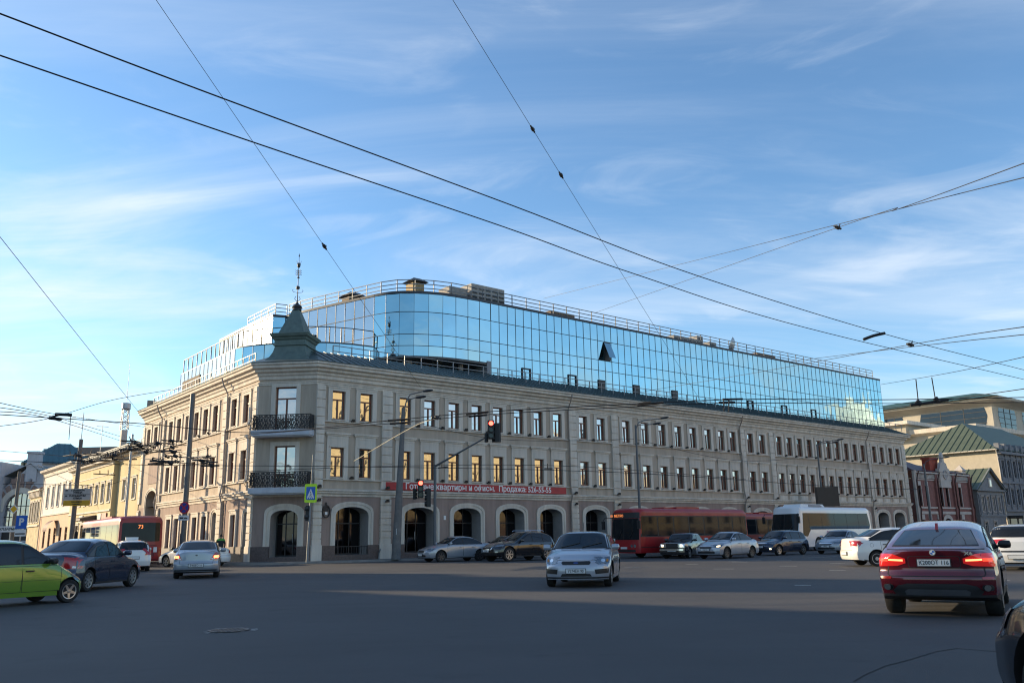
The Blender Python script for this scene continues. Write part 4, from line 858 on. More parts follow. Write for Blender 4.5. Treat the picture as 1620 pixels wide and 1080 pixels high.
q = MB(); F.box(q, 4.1, 5.1, -.02, .1, 7.3, 8.6); q.build('attic_window', m_trim, HB); q = MB(); F.box(q, 4.35, 4.85, .1, .12, 7.4, 8.3); q.build('attic_pane', m_pane, HB)
q = MB(); q.add([(99.9, -.7, 6.85), (105, -.7, 10.0), (109.4, -.7, 6.85), (99.9, 14, 6.85), (105, 14, 10.0), (109.4, 14, 6.85)], [(0, 1, 4, 3), (1, 2, 5, 4)])
for k in range(15): v = -.6 + k * 1.0; q.bar((99.9, v, 6.9), (105, v, 10.05), .07)
q.build('roof', m_grn, HB)
q = MB(); q.box(96.9, 100.3, 1.2, 8, 0, 6.4); q.box(96.7, 100.4, .9, 8, 6.4, 6.9)
for k in range(9): q.box(97 + k * .38, 97.2 + k * .38, .85, 1.2, 6.0, 6.35)
q.build('side_wing', m_crm, HB)
q = MB(); q.box(97.4, 98.6, 1.1, 1.2, 3.8, 5.6); q.build('window', m_pane_dk, HB); q = MB(); q.box(97, 100.2, 1.05, 1.2, 0, 2.6); q.build('gate', m_dark, HB)
# grey ornate house with long lit side wall and green hipped roof
GO = street('grey_ornate_house', 'tall grey ornate house at right edge with sunlit blank side wall and green hipped roof', 'building')
m_og = mat('grey_ornate_stucco', (.19, .20, .22), .85, var=.15); m_lit = mat('cream_brick_wall', (.47, .42, .33), .9, var=.08, sc=1.5, bump=.2, bsc=8)
F = Fac((109.6, 0), (140, 0)); fw = [(1.3 + 2.05 * k, z, h) for k in range(14) for z, h in ((4.9, 2.3), (8.9, 2.5))]
q = MB(); F.wall(q, 0, F.L, 0, 12.4, [(s_ - .45, s_ + .45, z, z + h) for s_, z, h in fw]); q.build('wall', m_og, GO, fix=False)
q = MB(); q.quad((109.6, 0, 0), (109.6, 16, 0), (109.6, 16, 13), (109.6, 0, 13)); q.quad((109.6, 16, 0), (140, 16, 0), (140, 16, 13), (109.6, 16, 13)); q.build('side_wall', m_lit, GO)
for s_, z, h in fw: plain_window(GO, F, s_, z, .9, h, m_gw, m_pane_dk, sur=m_og)
q = MB(); F.box(q, 0, F.L, -.02, .5, 12.3, 12.7); F.box(q, 0, F.L, -.02, .2, 8.0, 8.3); F.box(q, 0, F.L, -.02, .25, 3.9, 4.2); F.box(q, 0, F.L, -.02, .12, 11.7, 11.9)
for k in range(15): F.box(q, .2 + 2.05 * k, .45 + 2.05 * k, -.02, .16, 4.2, 12.3); F.box(q, .1 + 2.05 * k, .6 + 2.05 * k, -.4, .3, 12.7, 13.9); F.box(q, .5 + 2.05 * k, 1.9 + 2.05 * k, -.1, .1, 13.0, 13.6)
for k in range(7): F.box(q, .6 + 4.1 * k, 3.4 + 4.1 * k, -.02, .1, 8.32, 8.8)
q.build('cornice', m_og, GO)
q = MB(); F.box(q, 0, 12, -.02, 2.2, 3.0, 3.3); q.build('porch_canopy', m_dark, GO); q = MB(); F.box(q, .3, 29, -.02, .05, .6, 2.9); q.build('shop_window', m_pane_dk, GO)
for s_ in (.4, 3, 6, 9, 11.8): q = MB(); q.bar(F.p(s_, 2.0, 0), F.p(s_, 2.0, 3.0), .16); q.build('column', m_gw, GO)
q = MB(); q.add([(108.7, -.4, 12.85), (140, -.4, 12.85), (140, 17, 12.85), (108.7, 17, 12.85), (117, 7.5, 18.2), (132, 7.5, 18.2)], [(0, 1, 5, 4), (1, 2, 5), (2, 3, 4, 5), (3, 0, 4)])
for k in range(18): v = -.2 + k * 1.0; t = min(1, (v + .4) / 7.9) if v < 7.5 else (17 - v) / 9.5; q.bar((108.7, v, 12.9), (108.7 + 8.3 * t, v, 12.9 + 5.35 * t), .08)
q.build('roof', m_grn, GO)
q = MB(); q.tube([(108.8, -.3, 12.9), (108.8, 17, 12.9)], .2, 6); q.tube([(108.8, -.2, 12.8), (109.2, -.1, 12.2), (109.4, -.1, 10), (109.4, -.1, 1)], .14, 6); q.build('gutter', m_trim, GO)
# large beige complex behind with flared glazed top storey
BC = street('beige_complex', 'large modern beige stone block behind, with flared glazed top storey and green roof edge', 'building')
m_bc = mat('beige_stone_cladding', (.44, .40, .33), .85, var=.08, sc=.8, bump=.1, bsc=4)
q = MB(); q.box(140, 215, 15.5, 75, 0, 19.6); q.build('wall', m_bc, BC)
q = MB(); sweep(q, [(140, 75), (140, 15.5), (215, 15.5)], [(-.1, 19.3), (.3, 19.4), (1.2, 19.7), (1.3, 20.5), (-.1, 20.6)]); q.build('cornice', m_trim, BC)
q = MB(); q.box(138, 152, 27, 75, 19, 21.6); q.build('terrace_block', m_bc, BC); q = MB(); q.box(136.8, 153, 26, 76, 21.6, 22.3); q.build('terrace_cornice', m_trim, BC)
def flare(P, z0, z1, d, m, name, T=None):
    q = MB(); sweep(q, P, [(0, z0), (.2, z0 + (z1 - z0) * .5), (d * .45, z0 + (z1 - z0) * .8), (d, z1), (d, z1 + .5), (-2, z1 + .5)]); return q.build(name, m, BC)
q = MB(); q.box(163, 215, 20.5, 60, 20.4, 26.6); q.build('top_storey', m_bc, BC)
tp_ = [(163, 60), (163, 20.5), (215, 20.5)]
q = MB(); sweep(q, tp_, [(-.05, 26.0), (.1, 26.6), (1.0, 27.1), (2.6, 27.7), (2.7, 28.2), (-2, 28.4)]); q.build('flared_cornice', m_bc, BC)
q = MB(); q.add([(159.5, 61, 28.2), (159.5, 17.8, 28.2), (218, 17.8, 28.2), (218, 61, 28.2), (172, 50, 31.0), (172, 27, 31.0), (210, 27, 31.0), (210, 50, 31.0)], [(0, 1, 5, 4), (1, 2, 6, 5), (2, 3, 7, 6), (3, 0, 4, 7), (4, 5, 6, 7)]); q.build('roof', mat('dark_green_roof', (.03, .09, .055), .5), BC)
FT = Fac((163, 60), (163, 20.5)); FT2 = Fac((163, 20.5), (215, 20.5))
def barrel(F, s0, s1, z0, z1):
    q = MB(); q.add([F.p(s0 + .9, .06, z0), F.p(s1 - .9, .06, z0), F.p(s1 - .2, .06, (z0 * .45 + z1 * .55)), F.p(s1 - .7, .06, z1), F.p(s0 + .7, .06, z1), F.p(s0 + .2, .06, (z0 * .45 + z1 * .55))], [(0, 1, 2, 3, 4, 5)]); o = q.build('barrel_window', m_pane_dk, BC, fix=False)
    q = MB()
    for k in range(1, 3): F.box(q, s0 + (s1 - s0) * k / 3 - .07, s0 + (s1 - s0) * k / 3 + .07, .0, .12, z0, z1)
    for k in range(5): F.box(q, s0 + .5, s1 - .5, .0, .13, z0 + (z1 - z0) * k / 4 - .06, z0 + (z1 - z0) * k / 4 + .06)
    q.build('glazing_bar', m_dark, o)
barrel(FT, 24, 38.6, 22.0, 26.8); barrel(FT2, 2.5, 12, 22.0, 26.8); barrel(FT2, 15, 24, 22.0, 26.8); barrel(FT, 13.5, 21, 22.0, 26.4)
q = MB(); FT.box(q, 5.0, 8.0, -.02, .1, 20.6, 24.2); q.build('red_door', mat('red_roof_door', (.32, .09, .07), .6), BC)
q = MB(); FT.box(q, 8.6, 12, -.02, .08, 20.6, 24.6); q.build('pale_window', m_pane, BC)
q = MB()
for u, v in ((150, 52), (150, 50)): q.bar((u, v, 22), (u, v, 29.5), .18)
q.bar((150, 50, 29.5), (150, 55, 29.5), .18); q.bar((150, 50, 26), (150, 52, 26), .14); q.build('roof_frame', m_wood, BC)

# ------------------------------------------------------------------ buildings round the square that only the mirrors and the shadows show
m_sunb = mat('pale_yellow_facade', (.68, .55, .31), .9, var=.12, sc=.4)
def row_building(name, label, u0, u1, v0, v1, h, m=m_sunb, side='n', step=4.5):
    B = street(name, label, 'building'); q = MB(); q.box(u0, u1, v0, v1, 4.6, h); q.build('wall', m, B); q = MB(); q.box(u0, u1, v0, v1 + .02, 0, 4.6); q.build('shop_storey', m_wall1, B)
    q = MB(); q.box(u0 - .5, u1 + .5, v0 - .5, v1 + .5, h, h + .6); q.build('cornice', m_trim, B)
    q = MB(); n = int((u1 - u0) / step); L_ = int((h - 3) / 4)
    for i in range(n):
        for j in range(L_): u = u0 + (i + .5) * (u1 - u0) / n; q.box(u - .7, u + .7, v1, v1 + .06, 1.8 + j * 4, 4.4 + j * 4); q.box(u - 1.0, u + 1.0, v1, v1 + .04, 4.7 + j * 4, 4.95 + j * 4)
    q.build('window_row', m_pane_dk, B); return B
row_building('opposite_building', 'tall pale yellow building across the square facing the long facade', 26, 60, -96, -80, 27.5, step=5.5)
row_building('opposite_building', 'middle height pale yellow building across the square facing the long facade', 60.5, 96, -94, -80, 18.5, step=5)
row_building('opposite_building', 'low cream building across the square behind the coach line', 97, 150, -94, -80, 14.5, mat('cream_facade', (.60, .54, .42), .9), step=5)
# white church whose mirror image shows at the end of the glass wall
WC = street('white_church', 'white stepped church with small spires across the square', 'church')
q = MB(); m_wch = mat('church_white', (.86, .84, .80), .9, var=.04)
q.box(168, 196, -66, -46, 0, 20)
for u, v, w_, h in ((174, -54, 9, 27), (178, -56, 6.5, 33), (183, -54, 7, 29), (188, -53, 4, 24.5), (171, -52, 4, 30)):
    q.box(u - w_ / 2, u + w_ / 2, v - w_ / 2, v + w_ / 2, 18, h)
q.build('wall', m_wch, WC)
q = MB()
for u, v, w_, h in ((174, -54, 2.4, 27), (178, -56, 2.2, 33), (183, -54, 2, 29), (188, -53, 1.4, 24.5), (171, -52, 1.4, 30), (176.5, -51, 1, 29), (180.8, -53, 1.2, 32)): q.lathe([(w_ * .8, h - 1), (w_ * .7, h + 1.5), (w_ * .2, h + 2.6), (.05, h + 5)], c=(u, v, 0), n=8)
q.build('spire', m_wch, WC)
# shadow-giving buildings to the left, with the sun behind them
m_sh = mat('tan_facade', (.30, .25, .2), .9, var=.1)
ct = 1 / math.tan(R(SUN_EL)); sx, sy = math.sin(R(SUN_AZ)), math.cos(R(SUN_AZ))
def sunp(a, w_): return Vector((-sx * a, -sy * a, 0)) + Vector((sy, -sx, 0)) * w_      # a away from the sun, w across
def shade_block(name, label, prof, a0, dep):
    """prof: list of (w, a_tip): how far each slice's shadow must reach"""
    B = thing(name, label, 'building'); q = MB(); n = len(prof)
    top = [(sunp(a0, w_), (tip - a0) / ct) for w_, tip in prof]
    v = []
    for p, h in top: b = p + sunp(-dep, 0); v += [(p.x, p.y, 0), (p.x, p.y, h), (b.x, b.y, h), (b.x, b.y, 0)]
    f = []
    for i in range(n - 1): k = 4 * i; f += [(k, k + 4, k + 5, k + 1), (k + 1, k + 5, k + 6, k + 2), (k + 2, k + 6, k + 7, k + 3)]
    f += [(0, 1, 2, 3), (4 * n - 4, 4 * n - 1, 4 * n - 2, 4 * n - 3)]
    q.add(v, f); q.build('wall', m_sh, B); return B
shade_block('side_building', 'long tan building with sloping roof end, left of the crossing', [(-60, 26), (8, 26), (14.5, 18), (16.6, 4), (17.5, 0), (18.7, -3.8), (20.9, -10.2), (25.0, -19), (27.5, -24)], -64, 14)
shade_block('side_building', 'tan building with peaked roof beside the left street mouth', [(22.6, -9), (22.7, 1.0), (23.6, 4.5), (25.4, 6), (28.2, 4.5), (29.5, -1), (30.8, -12), (33.4, -14), (34.6, -26)], -82, 10)

# ------------------------------------------------------------------ vehicles
POS = {'dark_red_suv': (8.32, 16.83, 31.0), 'silver_hatchback': (2.16, 27.20, 191.0), 'green_hatchback': (-12.75, 21.67, 30.0), 'dark_blue_saloon': (-14.21, 28.69, 3.0), 'silver_saloon': (-13.73, 37.55, -18.0), 'white_saloon': (-19.50, 52.60, -60.0), 'white_hatchback': (-20.90, 47.00, -28.0), 'silver_parked_saloon': (-3.88, 55.40, -122.0), 'black_suv': (0.22, 54.49, -129.0), 'old_black_saloon': (10.69, 54.84, -149.0), 'silver_front_saloon': (12.86, 52.51, -133.0), 'dark_blue_hatchback': (17.69, 57.86, -127.0), 'grey_silver_saloon': (22.20, 59.07, -135.0), 'white_turning_saloon': (16.43, 37.45, 88.0), 'white_right_hatchback': (18.89, 32.50, 33.0), 'red_city_bus': (11.46, 59.29, 231.0), 'white_coach': (25.62, 71.86, 231.0), 'red_rear_bus': (-27.40, 59.50, -36.5), 'dark_suv': (4.55, 4.4, -8.0)}   # ground position and bearing of each vehicle
def paint(name, col, metal=.0, rough=.28): return mat(name, col, rough, metal=metal, var=.0, coat=1.0)
m_glass = mat('car_glass', (.010, .012, .014), .03, var=0, spec=.5, ior=1.5)
m_glassb = mat('bus_glass', (.012, .015, .018), .04, var=0, spec=.3, ior=1.4)
m_tyre = mat('tyre_rubber', (.018, .018, .018), .85, var=.2, sc=8)
m_rim = mat('alloy', (.45, .46, .47), .3, metal=.9, var=.1)
m_rimst = mat('steel_rim', (.50, .50, .50), .45, metal=.5, var=.15)
m_rimd = mat('dark_alloy', (.10, .10, .105), .35, metal=.8, var=.1)
m_chrome = mat('chrome', (.75, .75, .76), .12, metal=1, var=0)
m_lamp = mat('headlamp_glass', (.30, .32, .34), .12, metal=.8, var=.2, sc=9)
m_lampon = mat('headlamp_lit', (1, .85, .6), .3, var=0, emit=2.5, ecol=(1, .78, .45))
m_red = mat('red_tail_lamp', (.42, .010, .012), .12, var=.08, sc=25, coat=1)
m_redon = mat('red_tail_lamp_lit', (.6, .03, .02), .2, var=0, emit=1.6, ecol=(1, .05, .02))
m_redhot = mat('brake_lamp_lit', (.8, .1, .04), .2, var=0, emit=4, ecol=(1, .16, .06))
m_amber = mat('amber_lamp_lit', (.9, .45, .05), .2, var=0, emit=3, ecol=(1, .5, .05))
m_clear = mat('clear_lamp', (.6, .6, .6), .15, metal=.3, var=.2, sc=20)
m_plate = mat('plate_white', (.62, .63, .62), .5, var=.05); m_ink = mat('ink', (.02, .02, .02), .5, var=0)
m_sill = mat('dark_trim', (.02, .02, .021), .55, var=.1)
m_seam = mat('panel_gap', (.006, .006, .006), .7, var=0)
def interp(P, x):
    if x <= P[0][0]: return P[0][1]
    for (a, b), (c, d) in zip(P, P[1:]):
        if x <= c: return b + (d - b) * (x - a) / (c - a) if c > a else d
    return P[-1][1]
def smooth_fn(P, r):
    def f(x): return sum(interp(P, x + r * k / 3) * wt for k, wt in ((-3, 1), (-2, 2), (-1, 3), (0, 4), (1, 3), (2, 2), (3, 1))) / 16
    return f
def make_body(S):
    L, W = S['L'], S['W']; top = smooth_fn(S['top'], S.get('sm', .10)); bot = smooth_fn(S.get('bot', [(-L / 2, .27), (-L / 2 + .5, .20), (L / 2 - .5, .19), (L / 2, .22)]), .1)
    fpr, rpr = smooth_fn(S['front'], .04), smooth_fn(S['rear'], .04); side = smooth_fn(S['side'], .05); plan = smooth_fn(S['plan'], .12)
    cr = S.get('crown', .07); pc = S.get('pc', (.22, .18)); wx = S['wheels']; fl_ = S.get('flare', .025); shp = S.get('shp', 3.6); edge_r = S.get('er', .10); tuck = S.get('tuck', .10)
    nx, nb, nc = S.get('nx', 84), 20, 22
    def pt(a, b, c):
        xb = -L / 2 + a * L; zt, zb = top(xb), bot(xb)
        z = zb + (zt - zb) * c
        ef = max(0, (a - (1 - .9 / L)) * L / .9) ** 1.5; er = max(0, (.9 / L - a) * L / .9) ** 1.5
        zr = z
        x = xb - ef * (pc[0] * abs(b) ** shp + fpr(zr)) + er * (pc[1] * abs(b) ** shp + rpr(zr))
        wv = W / 2 * side(z) * plan(xb)
        wv += fl_ * sum(math.exp(-((x - wx_) / .42) ** 2) for wx_ in wx) * math.exp(-((z - .45) / .3) ** 2)
        t = max(0, (z - (zt - edge_r)) / edge_r); wv *= 1 - tuck * t * t
        z -= cr * abs(b) ** 4 * c ** 3
        return (x, b * wv, z)
    mb = MB(); ids = {}
    A = [i / nx for i in range(nx + 1)]; B = [math.sin((i / nb * 2 - 1) * math.pi / 2 * .92) / math.sin(math.pi / 2 * .92) for i in range(nb + 1)]; Cc = [1 - (1 - i / nc) ** 1.15 for i in range(nc + 1)]
    def vid(i, j, k):
        if (i, j, k) not in ids: ids[(i, j, k)] = len(mb.v); mb.v.append(pt(A[i], B[j], Cc[k]))
        return ids[(i, j, k)]
    F = mb.f
    for i in range(nx):
        for j in range(nb): F.append((vid(i, j, nc), vid(i + 1, j, nc), vid(i + 1, j + 1, nc), vid(i, j + 1, nc))); F.append((vid(i, j, 0), vid(i, j + 1, 0), vid(i + 1, j + 1, 0), vid(i + 1, j, 0)))
        for k in range(nc): F.append((vid(i, 0, k), vid(i + 1, 0, k), vid(i + 1, 0, k + 1), vid(i, 0, k + 1))); F.append((vid(i, nb, k), vid(i, nb, k + 1), vid(i + 1, nb, k + 1), vid(i + 1, nb, k)))
    for j in range(nb):
        for k in range(nc): F.append((vid(0, j, k), vid(0, j, k + 1), vid(0, j + 1, k + 1), vid(0, j + 1, k))); F.append((vid(nx, j, k), vid(nx, j + 1, k), vid(nx, j + 1, k + 1), vid(nx, j, k + 1)))
    me = bpy.data.meshes.new('body'); me.from_pydata(mb.v, [], F); me.update()
    b = bmesh.new(); b.from_mesh(me); bmesh.ops.recalc_face_normals(b, faces=b.faces); b.to_mesh(me); bvh = BVHTree.FromBMesh(b); b.free()
    return me, bvh, top
def patch(bvh, poly, ax, sg, m, name, parent, off=.006, res=.05, clip=None, mesh=True, maxd=None):
    """polygon in (x,z) [ax='y'] or (y,z) [ax='x'] laid on the body seen from side sg"""
    b = bmesh.new(); vs = [b.verts.new((p[0], p[1], 0)) for p in poly]; b.faces.new(vs)
    xs = [p[0] for p in poly]; ys = [p[1] for p in poly]
    for lo, hi, no in ((min(xs), max(xs), (1, 0, 0)), (min(ys), max(ys), (0, 1, 0))):
        k = lo + res
        while k < hi - .003: bmesh.ops.bisect_plane(b, geom=b.verts[:] + b.edges[:] + b.faces[:], plane_co=(k, k, 0), plane_no=no); k += res
    bad = []
    for v in b.verts:
        p, q = v.co.x, v.co.y
        if ax == 'y': o, d = Vector((p, sg * 5, q)), Vector((0, -sg, 0))
        else: o, d = Vector((sg * 9, p, q)), Vector((-sg, 0, 0))
        h = bvh.ray_cast(o, d)
        if h[0] is None: bad.append(v); continue
        n = h[1];
        if n.dot(d) > 0: n = -n
        v.co = h[0] + n * off
    if bad: bmesh.ops.delete(b, geom=bad, context='VERTS')
    if maxd: bmesh.ops.delete(b, geom=[f for f in b.faces if max(e.calc_length() for e in f.edges) > maxd], context='FACES')
    me = bpy.data.meshes.new(name); 
    d = Vector((0, -sg, 0)) if ax == 'y' else Vector((-sg, 0, 0))
    b.normal_update()
    for f in b.faces:
        if f.normal.dot(d) > 0: f.normal_flip()
    b.to_mesh(me); b.free(); me.materials.append(m); me.shade_smooth()
    o = bpy.data.objects.new(name, me); C.objects.link(o); o.parent = parent; return o
def rr(x0, x1, z0, z1, r=.03): # rounded rectangle
    o = []
    for cx, cz, a in ((x1 - r, z1 - r, 0), (x0 + r, z1 - r, 90), (x0 + r, z0 + r, 180), (x1 - r, z0 + r, 270)):
        for k in range(4): t = R(a + 30 * k); o.append((cx + r * math.cos(t), cz + r * math.sin(t)))
    return o
WHEELS = {}
def wheel(parent, x, y, r, wd, kind='alloy', sp=5, turn=0):
    key = (r, wd, kind, sp)
    if key not in WHEELS:
        t = MB(); t.lathe([(r * .66, -wd / 2 + .01), (r * .93, -wd / 2), (r, -wd / 2 + .03), (r, wd / 2 - .03), (r * .93, wd / 2), (r * .66, wd / 2 - .01)], n=30, axis='y')
        tm = t.build('t', m_tyre, smooth=50); m_ = {'alloy': m_rim, 'steel': m_rimst, 'dark': m_rimd}[kind]
        q = MB(); q.lathe([(r * .67, wd / 2 - .015), (r * .62, wd / 2 - .005), (r * .60, wd / 2 - .05), (0, wd / 2 - .06)], n=30, axis='y', mi=1 if kind != 'steel' else 0)
        q.lathe([(r * .675, wd / 2 - .02), (r * .675, wd / 2 + .0), (r * .60, wd / 2 - .004), (r * .60, wd / 2 - .03)], n=30, axis='y', mi=0)
        if kind == 'steel':
            for k in range(12): a = 2 * math.pi * k / 12; q.lathe([(.022, wd / 2 - .055), (.022, wd / 2 - .045), (0, wd / 2 - .045)], n=8, axis='y', c=(r * .47 * math.cos(a), 0, r * .47 * math.sin(a)), mi=1)
            q.lathe([(r * .28, wd / 2 - .05), (r * .24, wd / 2 - .0), (0, wd / 2 + .0)], n=16, axis='y', mi=0)
        else:
            for k in range(sp):
                a = 2 * math.pi * k / sp + .3; c_, s_ = math.cos(a), math.sin(a); u = Vector((c_, 0, s_)); v = Vector((-s_, 0, c_))
                q.add([u * r * .1 - v * .035 + Vector((0, wd / 2 - .01, 0)), u * r * .1 + v * .035 + Vector((0, wd / 2 - .01, 0)), u * r * .63 + v * r * .085 + Vector((0, wd / 2 - .002, 0)), u * r * .63 - v * r * .085 + Vector((0, wd / 2 - .002, 0)),
                       u * r * .1 - v * .035 + Vector((0, wd / 2 - .05, 0)), u * r * .1 + v * .035 + Vector((0, wd / 2 - .05, 0)), u * r * .63 + v * r * .085 + Vector((0, wd / 2 - .05, 0)), u * r * .63 - v * r * .085 + Vector((0, wd / 2 - .05, 0))], [(0, 1, 2, 3), (0, 1, 5, 4), (1, 2, 6, 5), (3, 2, 6, 7), (0, 3, 7, 4)], 0)
            q.lathe([(r * .17, wd / 2 - .03), (r * .15, wd / 2 + .004), (0, wd / 2 + .006)], n=12, axis='y', mi=0)
        rm = q.build('r', [m_, m_sill], smooth=35); WHEELS[key] = (tm.data, rm.data); bpy.data.objects.remove(tm); bpy.data.objects.remove(rm)
    tm, rm = WHEELS[key]
    w_ = bpy.data.objects.new('wheel', tm); C.objects.link(w_); w_.parent = parent; w_.location = (x, y, r); w_.rotation_euler = (0, 0, (0 if y > 0 else math.pi) + turn)
    q = bpy.data.objects.new('rim', rm); C.objects.link(q); q.parent = w_; q.rotation_euler = (0, rnd.uniform(0, 1), 0); return w_
def boolean_wheels(body, S):
    b = bmesh.new(); r = S['r'] + .055
    for x in S['wheels']:
        for sg in (-1, 1):
            M_ = Matrix.Translation((x, sg * (S['W'] / 2), S['r'] + .015)) @ Matrix.Rotation(R(90), 4, 'X')
            bmesh.ops.create_cone(b, cap_ends=True, segments=32, radius1=r, radius2=r, depth=.56, matrix=M_)
    me = bpy.data.meshes.new('c'); b.to_mesh(me); b.free(); me.materials.append(m_sill); c = bpy.data.objects.new('c', me); C.objects.link(c)
    md = body.modifiers.new('b', 'BOOLEAN'); md.operation = 'DIFFERENCE'; md.object = c; md.solver = 'EXACT'; md.material_mode = 'TRANSFER'
    bpy.context.view_layer.update(); e = body.evaluated_get(bpy.context.evaluated_depsgraph_get()); me2 = bpy.data.meshes.new_from_object(e)
    body.modifiers.clear(); body.data = me2; bpy.data.objects.remove(c)
SCALE = 1.064
def car(name, label, cat, S, pos, az, pm, group='cars on the crossing and along the kerb', turn=0):
    if name in POS: *pos, az = POS[name]
    root = thing(name, label, cat, (pos[0], pos[1], 0), R(90 - az), group, S.get('scale', SCALE))
    me, bvh, top = make_body(S); L, W = S['L'], S['W']
    me.materials.append(pm); me.materials.append(m_sill)
    body = bpy.data.objects.new('body', me); C.objects.link(body)
    zb_ = S.get('dark_below', .25)
    boolean_wheels(body, S); me = body.data; body.parent = root
    for p in me.polygons:
        if p.center.z < zb_ and p.material_index == 0: p.material_index = 1
    smooth_angle(me, 38)
    if len(me.materials) < 2: me.materials.append(m_sill)
    for x in S['wheels']:
        for sg in (1, -1): wheel(root, x, sg * (W / 2 - S.get('wd', .20) / 2 - .03), S['r'], S.get('wd', .20), S.get('rim', 'alloy'), S.get('sp', 5), turn if x > 0 else 0)
    belt = S['belt']; xr, xf = S['glass_x']; up = S.get('glass_up', .10); xB = S['pillar']; 
    sides = S.get('sides', (1, -1))
    for sg in sides:
        # dark seam under doors, then door skins
        for (d0, d1) in S['doors']:
            zs = S.get('door_z', .30)
            for pp, mm, of, ins, nm in ((None, m_seam, .0015, 0, 'door_gap'), (None, pm, .004, .011, 'door')):
                z1 = belt - .015 - ins
                poly = [(d0 + ins, zs + ins + .16 if d0 < -.6 else zs + ins), (d0 + ins + (.22 if d0 < -.6 else 0), zs + ins), (d1 - ins, zs + ins), (d1 - ins + .02, z1), (d0 + ins - .02, z1)]
                dd = patch(bvh, poly, 'y', sg, mm, nm, root, off=of, res=.07)
                if nm == 'door': dr = dd
                else: gap = dd
            gap.parent = dr
            hx = d0 + .16; hz = belt - .13
            q = MB(); q.box(-.09, .09, -.012, .02, -.016, .016); h = bvh.ray_cast(Vector((hx, sg * 5, hz)), Vector((0, -sg, 0)))
            if h[0]: q.build('handle', S.get('handle_m', pm), dr, loc=h[0] + Vector((0, sg * .02, 0)))
        # side glass
        def glass_poly(a, b, ins=0, low=None):
            lo = [(b - ins, belt + .02 + ins), (a + ins, belt + .02 + ins)]; hi = []; n = 14
            for k in range(n + 1):
                x = a + ins + (b - a - 2 * ins) * k / n; z = top(x) - up - ins
                hi.append((x, max(z, belt + .025 + ins)))
            pts = [p for p in hi]; o_ = []
            for p in pts + lo[:1] + lo[1:]:
                if not o_ or (abs(p[0] - o_[-1][0]) + abs(p[1] - o_[-1][1])) > .012: o_.append(p)
            if abs(o_[0][0] - o_[-1][0]) + abs(o_[0][1] - o_[-1][1]) < .012: o_.pop()
            return o_
        patch(bvh, glass_poly(xr - .03, xf + .03), 'y', sg, m_sill, 'window_trim', root, off=.006, res=.04)
        cuts = [xr] + xB + [xf]
        for k in range(len(cuts) - 1):
            a = cuts[k] + (.02 if k else 0); b_ = cuts[k + 1] - (.02 if k < len(cuts) - 2 else 0)
            patch(bvh, glass_poly(a, b_, .012), 'y', sg, m_glass, 'side_window', root, off=.012, res=.04)
        # mirror
        mx, mz = S.get('mirror', (xf - .28, belt + .10))
        q = MB(); q.lathe([(.03, -.10), (.085, -.085), (.1, 0), (.085, .08), (.03, .10)], n=10, axis='y'); 
        v = [(p[0] * .75, p[1] * 1.15, p[2] * .85) for p in q.v]; q.v = v
        h = bvh.ray_cast(Vector((mx, sg * 5, mz - .06)), Vector((0, -sg, 0))); y_ = (h[0].y if h[0] else sg * W / 2)
        q.bar((0, -sg * .14, -.04), (0, -.02 * sg, -.02), .05); q.build('mirror', S.get('mirror_m', pm), root, smooth=40, loc=(mx, y_ + sg * .13, mz))
    # windscreen, rear window
    zw0, zw1, w0, w1 = S['ws']; 
    for ins, mm, of, nm in ((0, m_sill, .003, 'windscreen_seal'), (.022, m_glass, .007, 'windscreen')):
        if 'front_off' in S and S['front_off']: break
        poly = [(-w0 + ins, zw0 + ins), (w0 - ins, zw0 + ins), (w1 - ins, zw1 - ins * .6), (w1 * .5, zw1 + .012 - ins * .6), (-w1 * .5, zw1 + .012 - ins * .6), (-w1 + ins, zw1 - ins * .6)]
        patch(bvh, poly, 'x', 1, mm, nm, root, off=of, res=.06)
    zw0, zw1, w0, w1 = S['rw']
    for ins, mm, of, nm in ((0, m_sill, .003, 'rear_window_seal'), (.018, S.get('rear_glass', m_glass), .007, 'rear_window')):
        poly = [(-w0 + ins, zw0 + ins), (w0 - ins, zw0 + ins), (w0 * .4 + w1 * .6 - ins, zw0 * .4 + zw1 * .6), (w1 - ins, zw1 - ins * .6), (w1 * .5, zw1 + .012 - ins * .6), (-w1 * .5, zw1 + .012 - ins * .6), (-w1 + ins, zw1 - ins * .6), (-w0 * .4 - w1 * .6 + ins, zw0 * .4 + zw1 * .6)]
        patch(bvh, poly, 'x', -1, mm, nm, root, off=of, res=.06)
    # named patches: (name, material, axis, sign, poly, offset)  mirrored when 'm' in flags
    for (nm, mm, ax, sg, poly, of, fl__) in S.get('patches', []):
        if ax == 'x':
            patch(bvh, poly, 'x', sg, mm or pm, nm, root, off=of, res=.045, maxd=.30)
            if 'm' in fl__: patch(bvh, [(-p[0], p[1]) for p in reversed(poly)], 'x', sg, mm or pm, nm, root, off=of, res=.045, maxd=.30)
        else:
            for s_ in (1, -1): patch(bvh, poly, 'y', s_, mm or pm, nm, root, off=of, res=.045, maxd=.30)
    # number plates
    for sg, z, txt in S.get('plates', []):
        h = bvh.ray_cast(Vector((sg * 9, 0, z)), Vector((-sg, 0, 0)))
        if h[0]:
            q = MB(); q.box(-.012, .012, -.26, .26, -.056, .056); q.box(-.010, .010, -.275, .275, -.07, .07, 1)
            o = q.build('licence_plate', [m_plate, m_ink], root, loc=h[0] + Vector((sg * .03, 0, 0)))
            if txt:
                text(txt, .105, m_ink, o, (sg * .014, 0, -.002), (R(90), 0, R(90) * sg), 'plate_lettering', bold=.001, sx=.86, depth=.001)
